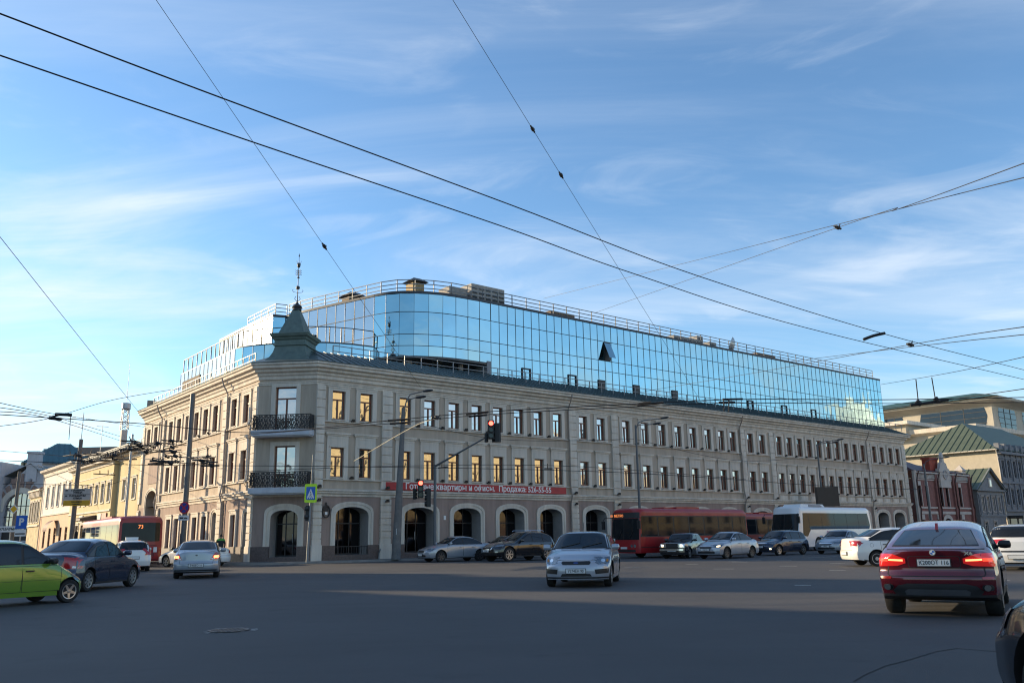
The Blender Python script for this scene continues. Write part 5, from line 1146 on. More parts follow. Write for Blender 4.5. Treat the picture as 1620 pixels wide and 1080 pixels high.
    # a driver's cabin is not seen through the dark glass; wipers and aerial are
    if S.get('wiper', True) and not S.get('front_off'):
        for y0, y1 in ((-.55, -.02), (.05, .6)):
            q = MB(); pts = []
            for k in range(5):
                y = y0 + (y1 - y0) * k / 4; z = S['ws'][0] + .03 + .03 * k
                h = bvh.ray_cast(Vector((9, y, z)), Vector((-1, 0, 0)))
                if h[0]: pts.append(h[0] + Vector((.02, 0, .01)))
            q.tube(pts, .014, 4); q.build('wiper', m_black, root)
    return root, bvh, top
# profiles ---------------------------------------------------------------
SIDE = lambda belt, ht, tum=.74, low=.965: [(0, low), (.22, low), (.38, .992), (.55, 1.0), (belt - .22, .995), (belt - .06, .975), (belt + .02, .945), (ht, tum)]
PLAN = lambda L, a=.92, b=.93: [(-L / 2, b), (-L / 2 + .45, .985), (-L / 2 + 1.1, 1), (L / 2 - 1.2, 1), (L / 2 - .5, .98), (L / 2, a)]
FR = [(0, .08), (.2, .05), (.3, .01), (.42, .0), (.55, .01), (.66, .04), (.76, .10), (.9, .2), (1.2, .25)]
RE = [(0, .10), (.25, .05), (.38, .0), (.55, .0), (.60, .02), (.64, .045), (.75, .05), (.95, .06), (1.1, .09)]
def sedan(L=4.5, W=1.72, H=1.46, wb=2.6, r=.31, cowl=.93, deck=1.04, nose=.70, xw=1.0, xb=-1.48, **k):
    xwf, xr_ = L / 2 - k.get('fo', .85), -L / 2 + .9
    fx = wb / 2 + k.get('wsh', .05); rx = -wb / 2 + k.get('wsh', .05)
    wh = k.get('wh', 0.8)
    S = dict(L=L, W=W, r=r, wheels=(fx, rx), belt=k.get('belt', .91), top=[(-L / 2, deck - .045), (-L / 2 + .10, deck), (xb - .05, deck + .01), (xb + k.get('rs', .68), H - .055), (-.35, H), (.15, H - .015), (xw - k.get('fs', .72), H - .075), (xw + .0, cowl + .02), (xw + .55, cowl - .045), (L / 2 - .22, nose + .07), (L / 2, nose - .01)], sm=.07,
             front=FR, rear=RE, side=SIDE(k.get('belt', .91), H, k.get('tum', .76)), plan=PLAN(L), glass_x=(xb + .16, xw - .02), pillar=k.get('pillar', [-.12]), doors=[(-.95, -.13), (-.11, .92)],
             ws=(cowl + .05, H - .10, W * .415, W * .345), rw=(deck + .04, H - .10, W * .40, W * .33))
    S.update({a: b for a, b in k.items() if a in ('patches', 'plates', 'rim', 'sp', 'dark_below', 'doors', 'front', 'rear', 'plan', 'side', 'pc', 'crown', 'mirror_m', 'handle_m', 'wd', 'glass_up', 'rear_glass', 'ws', 'rw', 'glass_x', 'top', 'flare', 'door_z', 'sm', 'bot', 'wheels', 'er', 'tuck', 'mirror')}); return S
def gp(*l): return at_z(*l, 0)

# --- dark red coupe-like SUV seen from behind (right foreground)
L, W, H = 4.88, 1.98, 1.69
red_p = paint('wine_red_paint', (.095, .004, .009), .1, .2)
m_redglow = mat('red_tail_lamp_glowing', (.45, .012, .012), .12, var=.08, sc=25, coat=1, emit=.18, ecol=(1, .03, .02))
x6 = dict(scale=.965, L=L, W=W, r=.40, wheels=(1.50, -1.43), wd=.28, rim='alloy', sp=5, belt=1.10, sm=.12,
    top=[(-L / 2, 1.13), (-L / 2 + .10, 1.19), (-2.15, 1.215), (-1.55, 1.38), (-.9, 1.56), (-.2, 1.67), (.2, 1.69), (.55, 1.66), (1.35, 1.22), (1.5, 1.17), (2.2, 1.02), (2.44, .85)],
    bot=[(-L / 2, .36), (-L / 2 + .5, .27), (L / 2 - .5, .27), (L / 2, .30)],
    front=[(0, .1), (.3, .05), (.45, 0), (.7, .02), (.9, .14), (1.1, .3)], rear=[(0, .12), (.38, .07), (.50, .02), (.68, .0), (.74, .03), (.80, .07), (.95, .06), (1.08, .04), (1.16, .02), (1.4, .1)],
    side=[(0, .955), (.3, .955), (.5, .99), (.75, 1.0), (.95, .985), (1.08, .96), (1.14, .93), (1.69, .72)], plan=[(-L / 2, .93), (-L / 2 + .35, .985), (-1.4, 1), (1.4, 1), (2.0, .95), (L / 2, .86)], pc=(.3, .20), flare=.04,
    glass_x=(-1.75, 1.2), pillar=[-1.05, -.05], doors=[(-1.0, -.06), (-.04, 1.05)], ws=(1.22, 1.58, .76, .60), rw=(1.215, 1.50, .72, .575), dark_below=.40, handle_m=red_p, mirror_m=m_black, glass_up=.11, door_z=.5,
    patches=[('tail_light', m_redglow, 'x', -1, [(.46, .93), (.60, .885), (.93, .87), (.95, 1.09), (.66, 1.085), (.46, 1.01)], .010, 'm'),
             ('tail_light_strip', m_redhot, 'x', -1, [(.50, .965), (.75, .975), (.75, 1.005), (.50, .998)], .016, 'm'),
             ('brake_light', m_redon, 'x', -1, [(.76, .96), (.90, .965), (.90, 1.01), (.76, 1.01)], .017, 'm'),
             ('tail_light', m_redglow, 'y', 1, [(-2.28, .89), (-1.98, .93), (-1.95, 1.00), (-2.05, 1.06), (-2.28, 1.07)], .010, ''),
             ('tailgate_gap', m_seam, 'x', -1, [(-.76, .70), (.76, .70), (.79, .75), (.77, .87), (.755, .87), (.775, .75), (.75, .715), (-.75, .715), (-.775, .75), (-.755, .87), (-.77, .87), (-.79, .75)], .003, ''),
             ('plate_recess', m_seam, 'x', -1, rr(-.42, .42, .845, 1.055, .04), .002, ''),
             ('plate_recess_panel', red_p, 'x', -1, rr(-.41, .41, .86, 1.045, .04), .0035, ''),
             ('spoiler_shade', m_seam, 'x', -1, [(-.80, 1.158), (.80, 1.158), (.80, 1.170), (-.80, 1.170)], .003, ''),
             ('bumper_insert', m_sill, 'x', -1, [(-.66, .37), (.66, .37), (.72, .46), (.62, .55), (.46, .585), (-.46, .585), (-.62, .55), (-.72, .46)], .008, ''),
             ('skid_panel', mat('grey_skid', (.07, .07, .075), .5), 'x', -1, [(-.50, .385), (.50, .385), (.52, .46), (.46, .49), (-.46, .49), (-.52, .46)], .016, ''),
             ('reflector', m_red, 'x', -1, rr(.72, .90, .66, .70, .015), .009, 'm'),
             ('exhaust_surround', m_sill, 'x', -1, rr(.70, .88, .47, .57, .045), .010, 'm')],
    plates=[(-1, .94, 'К200ОТ 116')])
gx = gp(1478, 968)
X6, bx, tx = car('dark_red_suv', 'wine red coupe-roofed SUV seen from behind with lit tail lights', 'car', x6, (gx.x + .85, gx.y + 2.0), 21, red_p)
q = MB(); q.lathe([(.0, -.004), (.052, -.004), (.052, .012), (.0, .012)], n=24, axis='x', mi=0); q.lathe([(.040, .012), (.040, .016), (.0, .016)], n=24, axis='x', mi=1)
q.add([(.0175, 0, 0)] + [(.0175, .036 * math.cos(t * math.pi / 8), .036 * math.sin(t * math.pi / 8)) for t in range(5)] + [(.0175, .036 * math.cos(math.pi + t * math.pi / 8), .036 * math.sin(math.pi + t * math.pi / 8)) for t in range(5)], [(0, 1, 2, 3, 4, 5), (0, 6, 7, 8, 9, 10)], 2)
h = bx.ray_cast(Vector((-9, 0, 1.115)), Vector((1, 0, 0)))[0]; o = q.build('round_badge', [m_chrome, m_white, mat('badge_blue', (.02, .12, .45), .3, var=0)], X6, loc=h + Vector((-.006, 0, 0))); o.rotation_euler = (0, 0, math.pi)
h = bx.ray_cast(Vector((-9, -.56, 1.095)), Vector((1, 0, 0)))[0]; text('X6', .085, m_chrome, X6, h + Vector((-.02, 0, 0)), (R(90), 0, R(-90)), 'badge_lettering', bold=.002, sx=1.3, depth=.003)
q = MB(); q.add([(0, 0, 0), (.20, 0, .0), (.18, 0, .10), (.10, 0, .13)], [(0, 1, 2, 3)]); q.v = [(a, b - .025, c) for a, b, c in q.v] + [(a, b + .025, c) for a, b, c in q.v]; q.f = [(0, 1, 2, 3), (4, 5, 6, 7), (0, 1, 5, 4), (1, 2, 6, 5), (2, 3, 7, 6), (3, 0, 4, 7)]; q.m = [0] * 6; q.build('roof_fin', red_p, X6, loc=(-1.1, 0, 1.50))
for sg in (1, -1): q = MB(); q.lathe([(.05, -.10), (.05, .02), (.04, .02), (.04, -.08), (0, -.08)], n=16, axis='x'); q.build('exhaust', m_rimd, X6, smooth=40, loc=(-2.345, sg * .79, .52))

# --- dark SUV cut by the right edge
d_p = paint('black_blue_paint', (.010, .014, .022), .4, .2)
sv = dict(x6); sv.update(mirror=(.35, 1.2), wheels=(1.36, -1.43), mirror_m=d_p, handle_m=d_p, scale=1.0, L=4.8, top=[(-2.4, 1.15), (-2.3, 1.5), (-1.9, 1.68), (-.5, 1.76), (.3, 1.74), (.6, 1.70), (1.25, 1.22), (1.45, 1.15), (2.2, 1.0), (2.4, .82)], ws=(1.24, 1.62, .76, .62), rw=(1.2, 1.6, .7, .58), plates=[(1, .62, '')],
    patches=[('headlight', m_lamp, 'x', 1, [(.50, .74), (.93, .78), (.93, .92), (.55, .88)], .01, 'm'), ('headlight', m_clear, 'y', 1, [(1.90, .84), (2.36, .74), (2.34, .92), (1.96, .98)], .012, ''), ('grille', m_sill, 'x', 1, rr(-.42, .42, .6, .86, .05), .01, ''), ('lower_intake', m_sill, 'x', 1, rr(-.75, .75, .36, .52, .05), .01, '')])
car('dark_suv', 'near black-blue SUV cut off by the right edge, only its front corner showing', 'car', sv, (4.12, 3.85), 16, d_p)

# --- silver hatchback coming head-on (centre)
s_p = paint('silver_paint', (.36, .39, .44), .35, .3)
L, W, H = 4.34, 1.84, 1.50
fo = dict(L=L, W=W, r=.32, wheels=(1.36, -1.28), wd=.20, rim='alloy', sp=7, belt=.96, pc=(.30, .16),
    top=[(-L / 2, .95), (-L / 2 + .12, 1.08), (-1.75, 1.33), (-1.45, 1.43), (-.6, 1.49), (.0, 1.49), (.3, 1.46), (1.02, 1.03), (1.15, .99), (1.8, .87), (L / 2, .68)], sm=.09,
    front=[(0, .06), (.18, .04), (.28, .01), (.45, .0), (.55, .015), (.62, .04), (.72, .09), (.85, .18), (1.0, .25)], rear=RE, side=SIDE(.96, H, .735), plan=PLAN(L, .90, .92), flare=.03,
    glass_x=(-1.55, 1.0), pillar=[-1.0, -.15], doors=[(-1.0, -.16), (-.14, .92)], ws=(1.01, 1.425, .775, .625), rw=(1.06, 1.38, .68, .58), mirror=(.78, 1.05),
    patches=[('headlight', m_lamp, 'x', 1, [(.50, .655), (.60, .61), (.87, .635), (.88, .80), (.76, .79), (.56, .71)], .008, 'm'), ('headlight', m_lamp, 'y', 1, [(1.62, .72), (1.95, .64), (1.95, .80), (1.70, .80)], .008, ''),
             ('grille', m_black, 'x', 1, [(-.40, .655), (-.36, .60), (.36, .60), (.40, .655), (.36, .69), (-.36, .69)], .009, ''), ('lamp_reflector', m_chrome, 'x', 1, [(.70 + .052 * math.cos(t * math.pi / 6), .70 + .045 * math.sin(t * math.pi / 6)) for t in range(12)], .013, 'm'), ('indicator', mat('amber_lens', (.45, .18, .03), .2, var=0), 'x', 1, [(.81 + .035 * math.cos(t * math.pi / 6), .70 + .04 * math.sin(t * math.pi / 6)) for t in range(12)], .013, 'm'), ('grille_rim', m_chrome, 'x', 1, [(-.40, .692), (.40, .692), (.38, .705), (-.38, .705)], .012, ''),
             ('lower_intake', m_black, 'x', 1, [(-.42, .30), (.42, .30), (.38, .37), (-.38, .37)], .009, ''), ('fog_recess', m_black, 'x', 1, [(.52, .36), (.84, .38), (.86, .50), (.50, .48)], .009, 'm'),
             ('lower_bumper', m_sill, 'x', 1, [(-.90, .20), (.90, .20), (.90, .285), (-.90, .285)], .006, ''),
             ('bonnet_gap', m_seam, 'x', 1, [(-.62, .715), (.62, .715), (.62, .722), (-.62, .722)], .003, ''), ('oval_badge', mat('badge_navy', (.03, .06, .2), .3, var=0), 'x', 1, [(.07 * math.cos(t * math.pi / 6), .645 + .028 * math.sin(t * math.pi / 6)) for t in range(12)], .016, '')],
    plates=[(1, .44, 'У374ЕН 90')], dark_below=.22)
g_ = gp(917, 925)
FO, bf, _ = car('silver_hatchback', 'silver five door hatchback driving head-on in the middle of the crossing', 'car', fo, (g_.x + .30, g_.y + 1.7), 190, s_p)
q = MB(); q.bar((.1, 0, 1.48), (-.12, 0, 1.75), .012); q.build('aerial', m_black, FO)

# --- lime green small hatchback (left edge)
g_p = paint('lime_green_paint', (.14, .27, .03), .15, .25)
L, W, H = 3.5, 1.5, 1.49
ma = dict(L=L, W=W, r=.265, wheels=(1.20, -1.14), wd=.16, rim='alloy', sp=5, belt=.90, pc=(.30, .16),
    top=[(-L / 2, 1.0), (-L / 2 + .1, 1.25), (-1.4, 1.42), (-.6, 1.48), (-.1, 1.48), (.18, 1.43), (.95, .95), (1.15, .86), (1.5, .74), (L / 2, .55)], sm=.11,
    front=[(0, .08), (.2, .03), (.32, 0), (.45, .01), (.6, .08), (.8, .2)], rear=RE, side=SIDE(.90, H, .78), plan=PLAN(L, .86, .9), flare=.02,
    glass_x=(-1.32, .98), pillar=[-.85, .0, .62], doors=[(-.85, -.01), (.01, .93)], ws=(.98, 1.40, .62, .53), rw=(1.02, 1.36, .56, .5), mirror=(.66, .98), mirror_m=m_black, handle_m=m_black, glass_up=.085, dark_below=.2,
    patches=[('headlight', m_lamp, 'x', 1, [(.40, .50), (.66, .52), (.66, .66), (.44, .64)], .008, 'm'), ('side_indicator', m_amber if False else m_clear, 'y', 1, rr(1.08, 1.14, .80, .825, .01), .006, ''), ('side_crease', m_seam, 'y', 1, [(-1.6, .545), (.93, .55), (.93, .556), (-1.6, .551)], .004, '')], plates=[(1, .40, '')])
g_ = gp(106, 961)
car('green_hatchback', 'small lime green hatchback cut off by the left edge', 'car', ma, (g_.x - 1.20, g_.y + .62), 84, g_p)

# --- dark blue saloon behind it, seen from the rear right
b_p = paint('dark_blue_paint', (.014, .026, .058), .35, .22)
lo = sedan(L=4.25, W=1.74, H=1.53, wb=2.63, r=.315, cowl=.98, deck=1.10, nose=.78, xw=1.05, xb=-1.50, belt=.97, tum=.76, rim='alloy', sp=8, pillar=[-.18], doors=[(-1.0, -.19), (-.17, .90)], glass_x=(-1.36, 1.02), mirror_m=b_p,
    patches=[('tail_light', m_red, 'x', -1, [(.70, .66), (.85, .68), (.86, 1.00), (.72, .98)], .009, 'm'), ('tail_light', m_red, 'y', 1, [(-2.07, .66), (-1.96, .68), (-1.88, .97), (-2.02, 1.0)], .009, ''), ('reverse_light', m_clear, 'x', -1, rr(.71, .82, .69, .75, .01), .012, 'm'),
             ('boot_gap', m_seam, 'x', -1, [(-.66, .60), (.66, .60), (.68, .98), (.672, .98), (.652, .61), (-.652, .61), (-.672, .98), (-.68, .98)], .003, ''), ('bumper_top', m_seam, 'x', -1, [(-.84, .585), (.84, .585), (.84, .593), (-.84, .593)], .004, ''), ('boot_lettering', m_chrome, 'x', -1, [(.35, .83), (.56, .83), (.56, .86), (.35, .86)], .008, '')], plates=[(-1, .76, '')])
g_ = gp(145.5, 930.5)
car('dark_blue_saloon', 'dark blue saloon seen from its rear right corner, behind the green hatchback', 'car', lo, (g_.x - .75 + .1, g_.y + 1.35), 3.0, b_p)

# --- silver saloon with lit tail lights
al_p = paint('pale_silver_paint', (.30, .33, .37), .35, .3)
al = sedan(L=4.50, W=1.71, H=1.45, wb=2.54, r=.30, cowl=.94, deck=1.04, nose=.72, belt=.93, rim='dark', handle_m=al_p,
    patches=[('tail_light', m_red, 'x', -1, [(.50, .70), (.84, .73), (.85, .92), (.66, .96)], .009, 'm'), ('brake_light', m_redhot, 'x', -1, rr(.62, .80, .76, .86, .03), .014, 'm'), ('boot_gap', m_seam, 'x', -1, [(-.60, .56), (.60, .56), (.62, .70), (.61, .70), (.59, .568), (-.59, .568), (-.61, .70), (-.62, .70)], .003, ''),
             ('bumper_insert', m_sill, 'x', -1, rr(-.8, .8, .25, .34, .03), .006, ''), ('badge', m_rimd, 'x', -1, rr(-.04, .04, .85, .90, .02), .010, ''), ('reverse_light', m_clear, 'x', -1, rr(.54, .66, .72, .76, .01), .012, 'm')], plates=[(-1, .50, 'Е400ЕО 16')])
g_ = gp(312, 911)
car('silver_saloon', 'silver saloon from behind with both brake lights lit, waiting near the left pole', 'car', al, (g_.x - .6, g_.y + 1.95), -14, al_p)
# --- white car just behind it, facing left
wt_p = paint('white_cream_paint', (.70, .69, .66), .0, .3)
g_ = gp(263, 897)
frontp = [('headlight', m_lamp, 'x', 1, [(.48, .62), (.80, .64), (.80, .78), (.55, .72)], .008, 'm'), ('headlight', m_lamp, 'y', 1, [(1.85, .64), (2.15, .62), (2.12, .73), (1.9, .78)], .008, ''), ('grille', m_black, 'x', 1, rr(-.38, .38, .56, .66, .03), .008, ''), ('lower_intake', m_black, 'x', 1, rr(-.55, .55, .30, .42, .04), .008, '')]
rearp = [('tail_light', m_red, 'x', -1, [(.56, .74), (.82, .74), (.83, .92), (.60, .92)], .009, 'm'), ('tail_light', m_red, 'y', 1, [(-2.12, .74), (-1.92, .76), (-1.95, .93), (-2.12, .93)], .009, ''), ('boot_gap', m_seam, 'x', -1, [(-.66, .6), (.66, .6), (.66, .608), (-.66, .608)], .003, '')]
sd = sedan(L=4.5, W=1.74, H=1.46, wb=2.6, r=.32, patches=frontp + rearp, rim='alloy', mirror_m=m_black)
car('white_saloon', 'white saloon half hidden behind the silver saloon with lit brake lights', 'car', sd, (g_.x + 2.6, g_.y + 2.2), -112, wt_p)
# --- white hatchback in front of the left bus
ht = dict(L=4.1, W=1.70, r=.31, wheels=(1.25, -1.25), wd=.19, rim='steel', sp=6, belt=.95, pc=(.25, .16),
    top=[(-2.05, .92), (-1.98, 1.1), (-1.7, 1.38), (-1.4, 1.47), (-.5, 1.52), (.1, 1.50), (.35, 1.46), (1.05, .98), (1.2, .94), (1.8, .82), (2.05, .65)], front=FR, rear=[(0, .2), (.3, .03), (.5, 0), (.7, .03), (.95, .05), (1.2, .1)], side=SIDE(.95, 1.52, .76), plan=PLAN(4.1, .88, .92),
    glass_x=(-1.55, 1.0), pillar=[-1.0, -.1], doors=[(-1.0, -.11), (-.09, .92)], ws=(1.0, 1.43, .70, .58), rw=(1.03, 1.40, .66, .56), patches=[('tail_light', m_red, 'x', -1, [(.66, .78), (.82, .78), (.80, 1.1), (.70, 1.1)], .009, 'm'), ('tail_light', m_red, 'y', 1, [(-1.98, .78), (-1.8, .8), (-1.8, 1.1), (-1.9, 1.1)], .009, '')] + [p for p in frontp if p[3] == 1 and p[2] == 'x'], plates=[(-1, .66, '')])
g_ = gp(210, 896)
TX, _, _ = car('white_hatchback', 'white hatchback with roof sign before the rear of the red bus', 'car', ht, (g_.x - 1.1, g_.y + 1.6), -31, wt_p)
q = MB(); q.box(-.1, .1, -.3, .3, 1.53, 1.66); q.build('roof_sign', m_white, TX)
g_ = gp(206, 893)
car('pale_hatchback', 'pale silver hatchback whose roof shows between the green and dark blue cars', 'car', ht, (-22.8, 45.5), 150, s_p)

# --- Corolla-like silver saloon by the kerb
co = sedan(L=4.54, W=1.76, H=1.47, wb=2.6, r=.32, cowl=.98, deck=1.07, nose=.74, belt=.95, xw=1.05, xb=-1.55, glass_x=(-1.42, 1.05), patches=frontp + rearp, rim='dark', sp=6, plates=[(1, .42, '')], mirror_m=s_p)
g_ = gp(701.5, 889.5)
car('silver_parked_saloon', 'silver saloon parked at the kerb left of the black SUV, under the banner', 'car', co, (g_.x + 1.5, g_.y + 1.2), -117, al_p)
# --- black SUV
bk_p = paint('black_paint', (.012, .011, .013), .1, .18)
ix = dict(L=4.86, W=1.93, r=.40, wheels=(1.46, -1.42), wd=.25, rim='alloy', sp=6, belt=1.05, pc=(.35, .25), sm=.13,
    top=[(-2.43, 1.05), (-2.3, 1.25), (-1.9, 1.50), (-1.2, 1.64), (-.4, 1.67), (-.1, 1.64), (.85, 1.15), (1.0, 1.11), (1.8, 1.02), (2.2, .92), (2.43, .78)], bot=[(-2.43, .45), (-1.9, .26), (1.9, .26), (2.43, .34)],
    front=[(0, .2), (.3, .05), (.5, 0), (.75, .03), (.9, .14), (1.1, .3)], rear=RE, side=[(0, .955), (.3, .955), (.5, .99), (.75, 1.0), (.95, .985), (1.05, .955), (1.67, .73)], plan=PLAN(4.86, .86, .86), flare=.05,
    glass_x=(-1.75, .85), pillar=[-1.1, -.3], doors=[(-1.15, -.31), (-.29, .78)], ws=(1.14, 1.58, .74, .60), rw=(1.2, 1.5, .6, .5), mirror_m=bk_p, dark_below=.34, door_z=.42,
    patches=[('headlight', m_lamp, 'x', 1, [(.52, .80), (.86, .86), (.90, .98), (.60, .90)], .009, 'm'), ('headlight', m_lamp, 'y', 1, [(1.80, .90), (2.2, .82), (2.2, .93), (1.9, .99)], .009, ''), ('grille', m_chrome, 'x', 1, rr(-.44, .44, .66, .88, .06), .008, ''), ('grille_inner', m_black, 'x', 1, rr(-.39, .39, .69, .85, .05), .013, ''),
             ('lower_intake', m_black, 'x', 1, rr(-.7, .7, .36, .5, .04), .008, ''), ('fog_light', m_lamp, 'x', 1, rr(.64, .76, .50, .58, .03), .01, 'm')] + rearp[:1], plates=[(1, .60, 'О 555')])
g_ = gp(815.5, 885.5)
IX, _, _ = car('black_suv', 'glossy black SUV with chrome grille parked behind the silver saloon by the arches', 'car', ix, (g_.x + 1.45, g_.y + 1.95), -121, bk_p)
q = MB()
for sg in (1, -1): q.tube([(.0, sg * .62, 1.66), (-.1, sg * .62, 1.72), (-1.3, sg * .60, 1.71), (-1.45, sg * .60, 1.64)], .035, 6)
q.build('roof_rail', m_chrome, IX)
car('dark_saloon', 'dark saloon, mostly hidden behind the black SUV and the silver parked saloon', 'car', sd, (loc(12.4, -4.9).x, loc(12.4, -4.9).y), AZ + 180, bk_p)
car('grey_saloon', 'silver grey saloon mostly hidden between the black SUV and the head-on hatchback', 'car', sd, (loc(18.4, -7.2).x, loc(18.4, -7.2).y), AZ + 180, s_p)

# --- old boxy dark saloon
la = sedan(L=4.13, W=1.62, H=1.44, wb=2.42, r=.29, cowl=.96, deck=1.0, nose=.86, xw=.85, fs=.5, rs=.55, xb=-1.22, belt=.93, tum=.82, sm=.05, rim='steel', pc=(.04, .04), crown=.03, er=.06, tuck=.05, glass_x=(-1.1, .82), doors=[(-.9, -.13), (-.11, .8)],
    front=[(0, .06), (.3, .0), (.85, .02), (1, .05)], top=[(-2.06, .96), (-1.95, 1.0), (-1.25, 1.01), (-.75, 1.38), (-.6, 1.42), (.15, 1.43), (.35, 1.38), (.80, .99), (.9, .97), (2.0, .89), (2.06, .84)],
    patches=[('headlight', m_lampon, 'x', 1, rr(.50, .64, .66, .78, .02), .012, 'm'), ('headlight_surround', m_chrome, 'x', 1, rr(.36, .74, .62, .82, .02), .006, 'm'), ('grille', m_black, 'x', 1, rr(-.34, .34, .62, .82, .02), .008, ''), ('bumper', m_chrome, 'x', 1, rr(-.78, .78, .44, .54, .03), .06, '')], plates=[(1, .46, 'Т 16')])
g_ = gp(1062, 880)
car('old_black_saloon', 'old boxy black saloon with chrome bumper and lit lamps before the red bus', 'car', la, (g_.x + 1.25, g_.y + 1.7), -137, bk_p)
# --- silver saloon, front three-quarter
po = sedan(L=4.38, W=1.70, H=1.47, wb=2.55, r=.31, cowl=.97, deck=1.05, nose=.74, belt=.95, xw=1.0, patches=[('headlight', m_lampon, 'x', 1, rr(.62, .74, .64, .71, .02), .014, '')] + frontp[:1] + frontp[1:] + [('lower_trim', m_chrome, 'x', 1, [(-.5, .40), (.5, .40), (.5, .415), (-.5, .415)], .014, '')] + rearp, plates=[(1, .50, 'А068 16')], rim='dark', sp=7, mirror_m=s_p)
g_ = gp(1122, 880)
car('silver_front_saloon', 'silver saloon with lit headlamps between old black saloon and dark blue hatchback', 'car', po, (g_.x + 1.55, g_.y + 1.55), -127, s_p)
# --- dark blue hatchback
sa = dict(ht); sa.update(rim='alloy', patches=[('headlight', m_lamp, 'x', 1, [(.48, .70), (.80, .66), (.80, .82), (.55, .80)], .008, 'm'), ('headlight', m_lamp, 'y', 1, [(1.65, .7), (1.95, .68), (1.92, .80), (1.7, .83)], .008, ''), ('grille', m_chrome, 'x', 1, rr(-.4, .4, .70, .74, .015), .01, ''), ('grille', m_black, 'x', 1, rr(-.42, .42, .62, .70, .02), .01, ''), ('lower_intake', m_black, 'x', 1, rr(-.5, .5, .3, .42, .03), .01, ''), ('fog_light', m_lampon, 'x', 1, rr(.60, .70, .36, .44, .03), .012, 'm')], plates=[(1, .52, 'Т053')])
g_ = gp(1214, 876)
car('dark_blue_hatchback', 'dark blue hatchback in the queue before the front of the white coach', 'car', sa, (g_.x + 1.5, g_.y + 1.5), -127, b_p)
# --- silver saloon before the coach
av = dict(po); av['patches'] = frontp + [('grille', m_chrome, 'x', 1, rr(-.4, .4, .63, .66, .01), .014, '')]; av['plates'] = [(1, .48, 'М042')]
g_ = gp(1311, 872)
car('grey_silver_saloon', 'grey silver saloon with split grille before the side of the white coach', 'car', av, (g_.x + 1.6, g_.y + 1.5), -133, al_p)
# --- white saloon turning away, right
gr = sedan(L=4.26, W=1.70, H=1.50, wb=2.476, r=.295, cowl=.98, deck=1.10, nose=.76, belt=.97, xw=1.0, xb=-1.50, rim='steel', mirror_m=wt_p, handle_m=m_black, pillar=[-.15], glass_x=(-1.38, 1.0), doors=[(-.98, -.16), (-.14, .9)],
    patches=[('tail_light', m_red, 'x', -1, [(.58, .80), (.83, .78), (.84, .98), (.66, .98)], .009, 'm'), ('tail_light', m_red, 'y', 1, [(-2.05, .78), (-1.78, .86), (-1.72, .95), (-1.95, .99), (-2.05, .98)], .009, ''), ('boot_gap', m_seam, 'x', -1, [(-.66, .62), (.66, .62), (.66, .628), (-.66, .628)], .003, ''), ('fuel_flap', m_seam, 'y', 1, [(-1.35 + .075 * math.cos(t * math.pi / 6), .82 + .075 * math.sin(t * math.pi / 6)) for t in range(12)], .002, ''), ('fuel_flap', wt_p, 'y', 1, [(-1.35 + .067 * math.cos(t * math.pi / 6), .82 + .067 * math.sin(t * math.pi / 6)) for t in range(12)], .004, '')], plates=[(-1, .5, '')])
g_ = gp(1382, 894.5)
car('white_turning_saloon', 'white saloon with steel wheels turning away beside the wine red SUV', 'car', gr, (g_.x + 1.0, g_.y + 1.25), 72, wt_p)
# --- white hatch right of X6
pe = dict(ht); pe.update(L=4.2, H=1.5, W=1.76, patches=[('tail_light', m_red, 'x', -1, [(.52, .86), (.86, .84), (.86, 1.02), (.74, 1.04), (.54, .90)], .009, 'm'), ('tail_light', m_red, 'y', 1, [(-2.0, .84), (-1.75, .9), (-1.7, 1.0), (-2.0, 1.03)], .009, ''), ('bumper_strip', m_sill, 'x', -1, rr(-.85, .85, .60, .65, .015), .009, ''), ('high_stop_light', m_red, 'x', -1, rr(-.16, .16, 1.455, 1.485, .01), .012, '')], rw=(1.08, 1.43, .76, .62), plates=[(-1, .45, '')])
g_ = gp(1600, 905)
car('white_right_hatchback', 'white hatchback with wide dark rear window and black bumper strip beyond the wine red SUV', 'car', pe, (g_.x + .55, g_.y + 1.9), 18, wt_p)

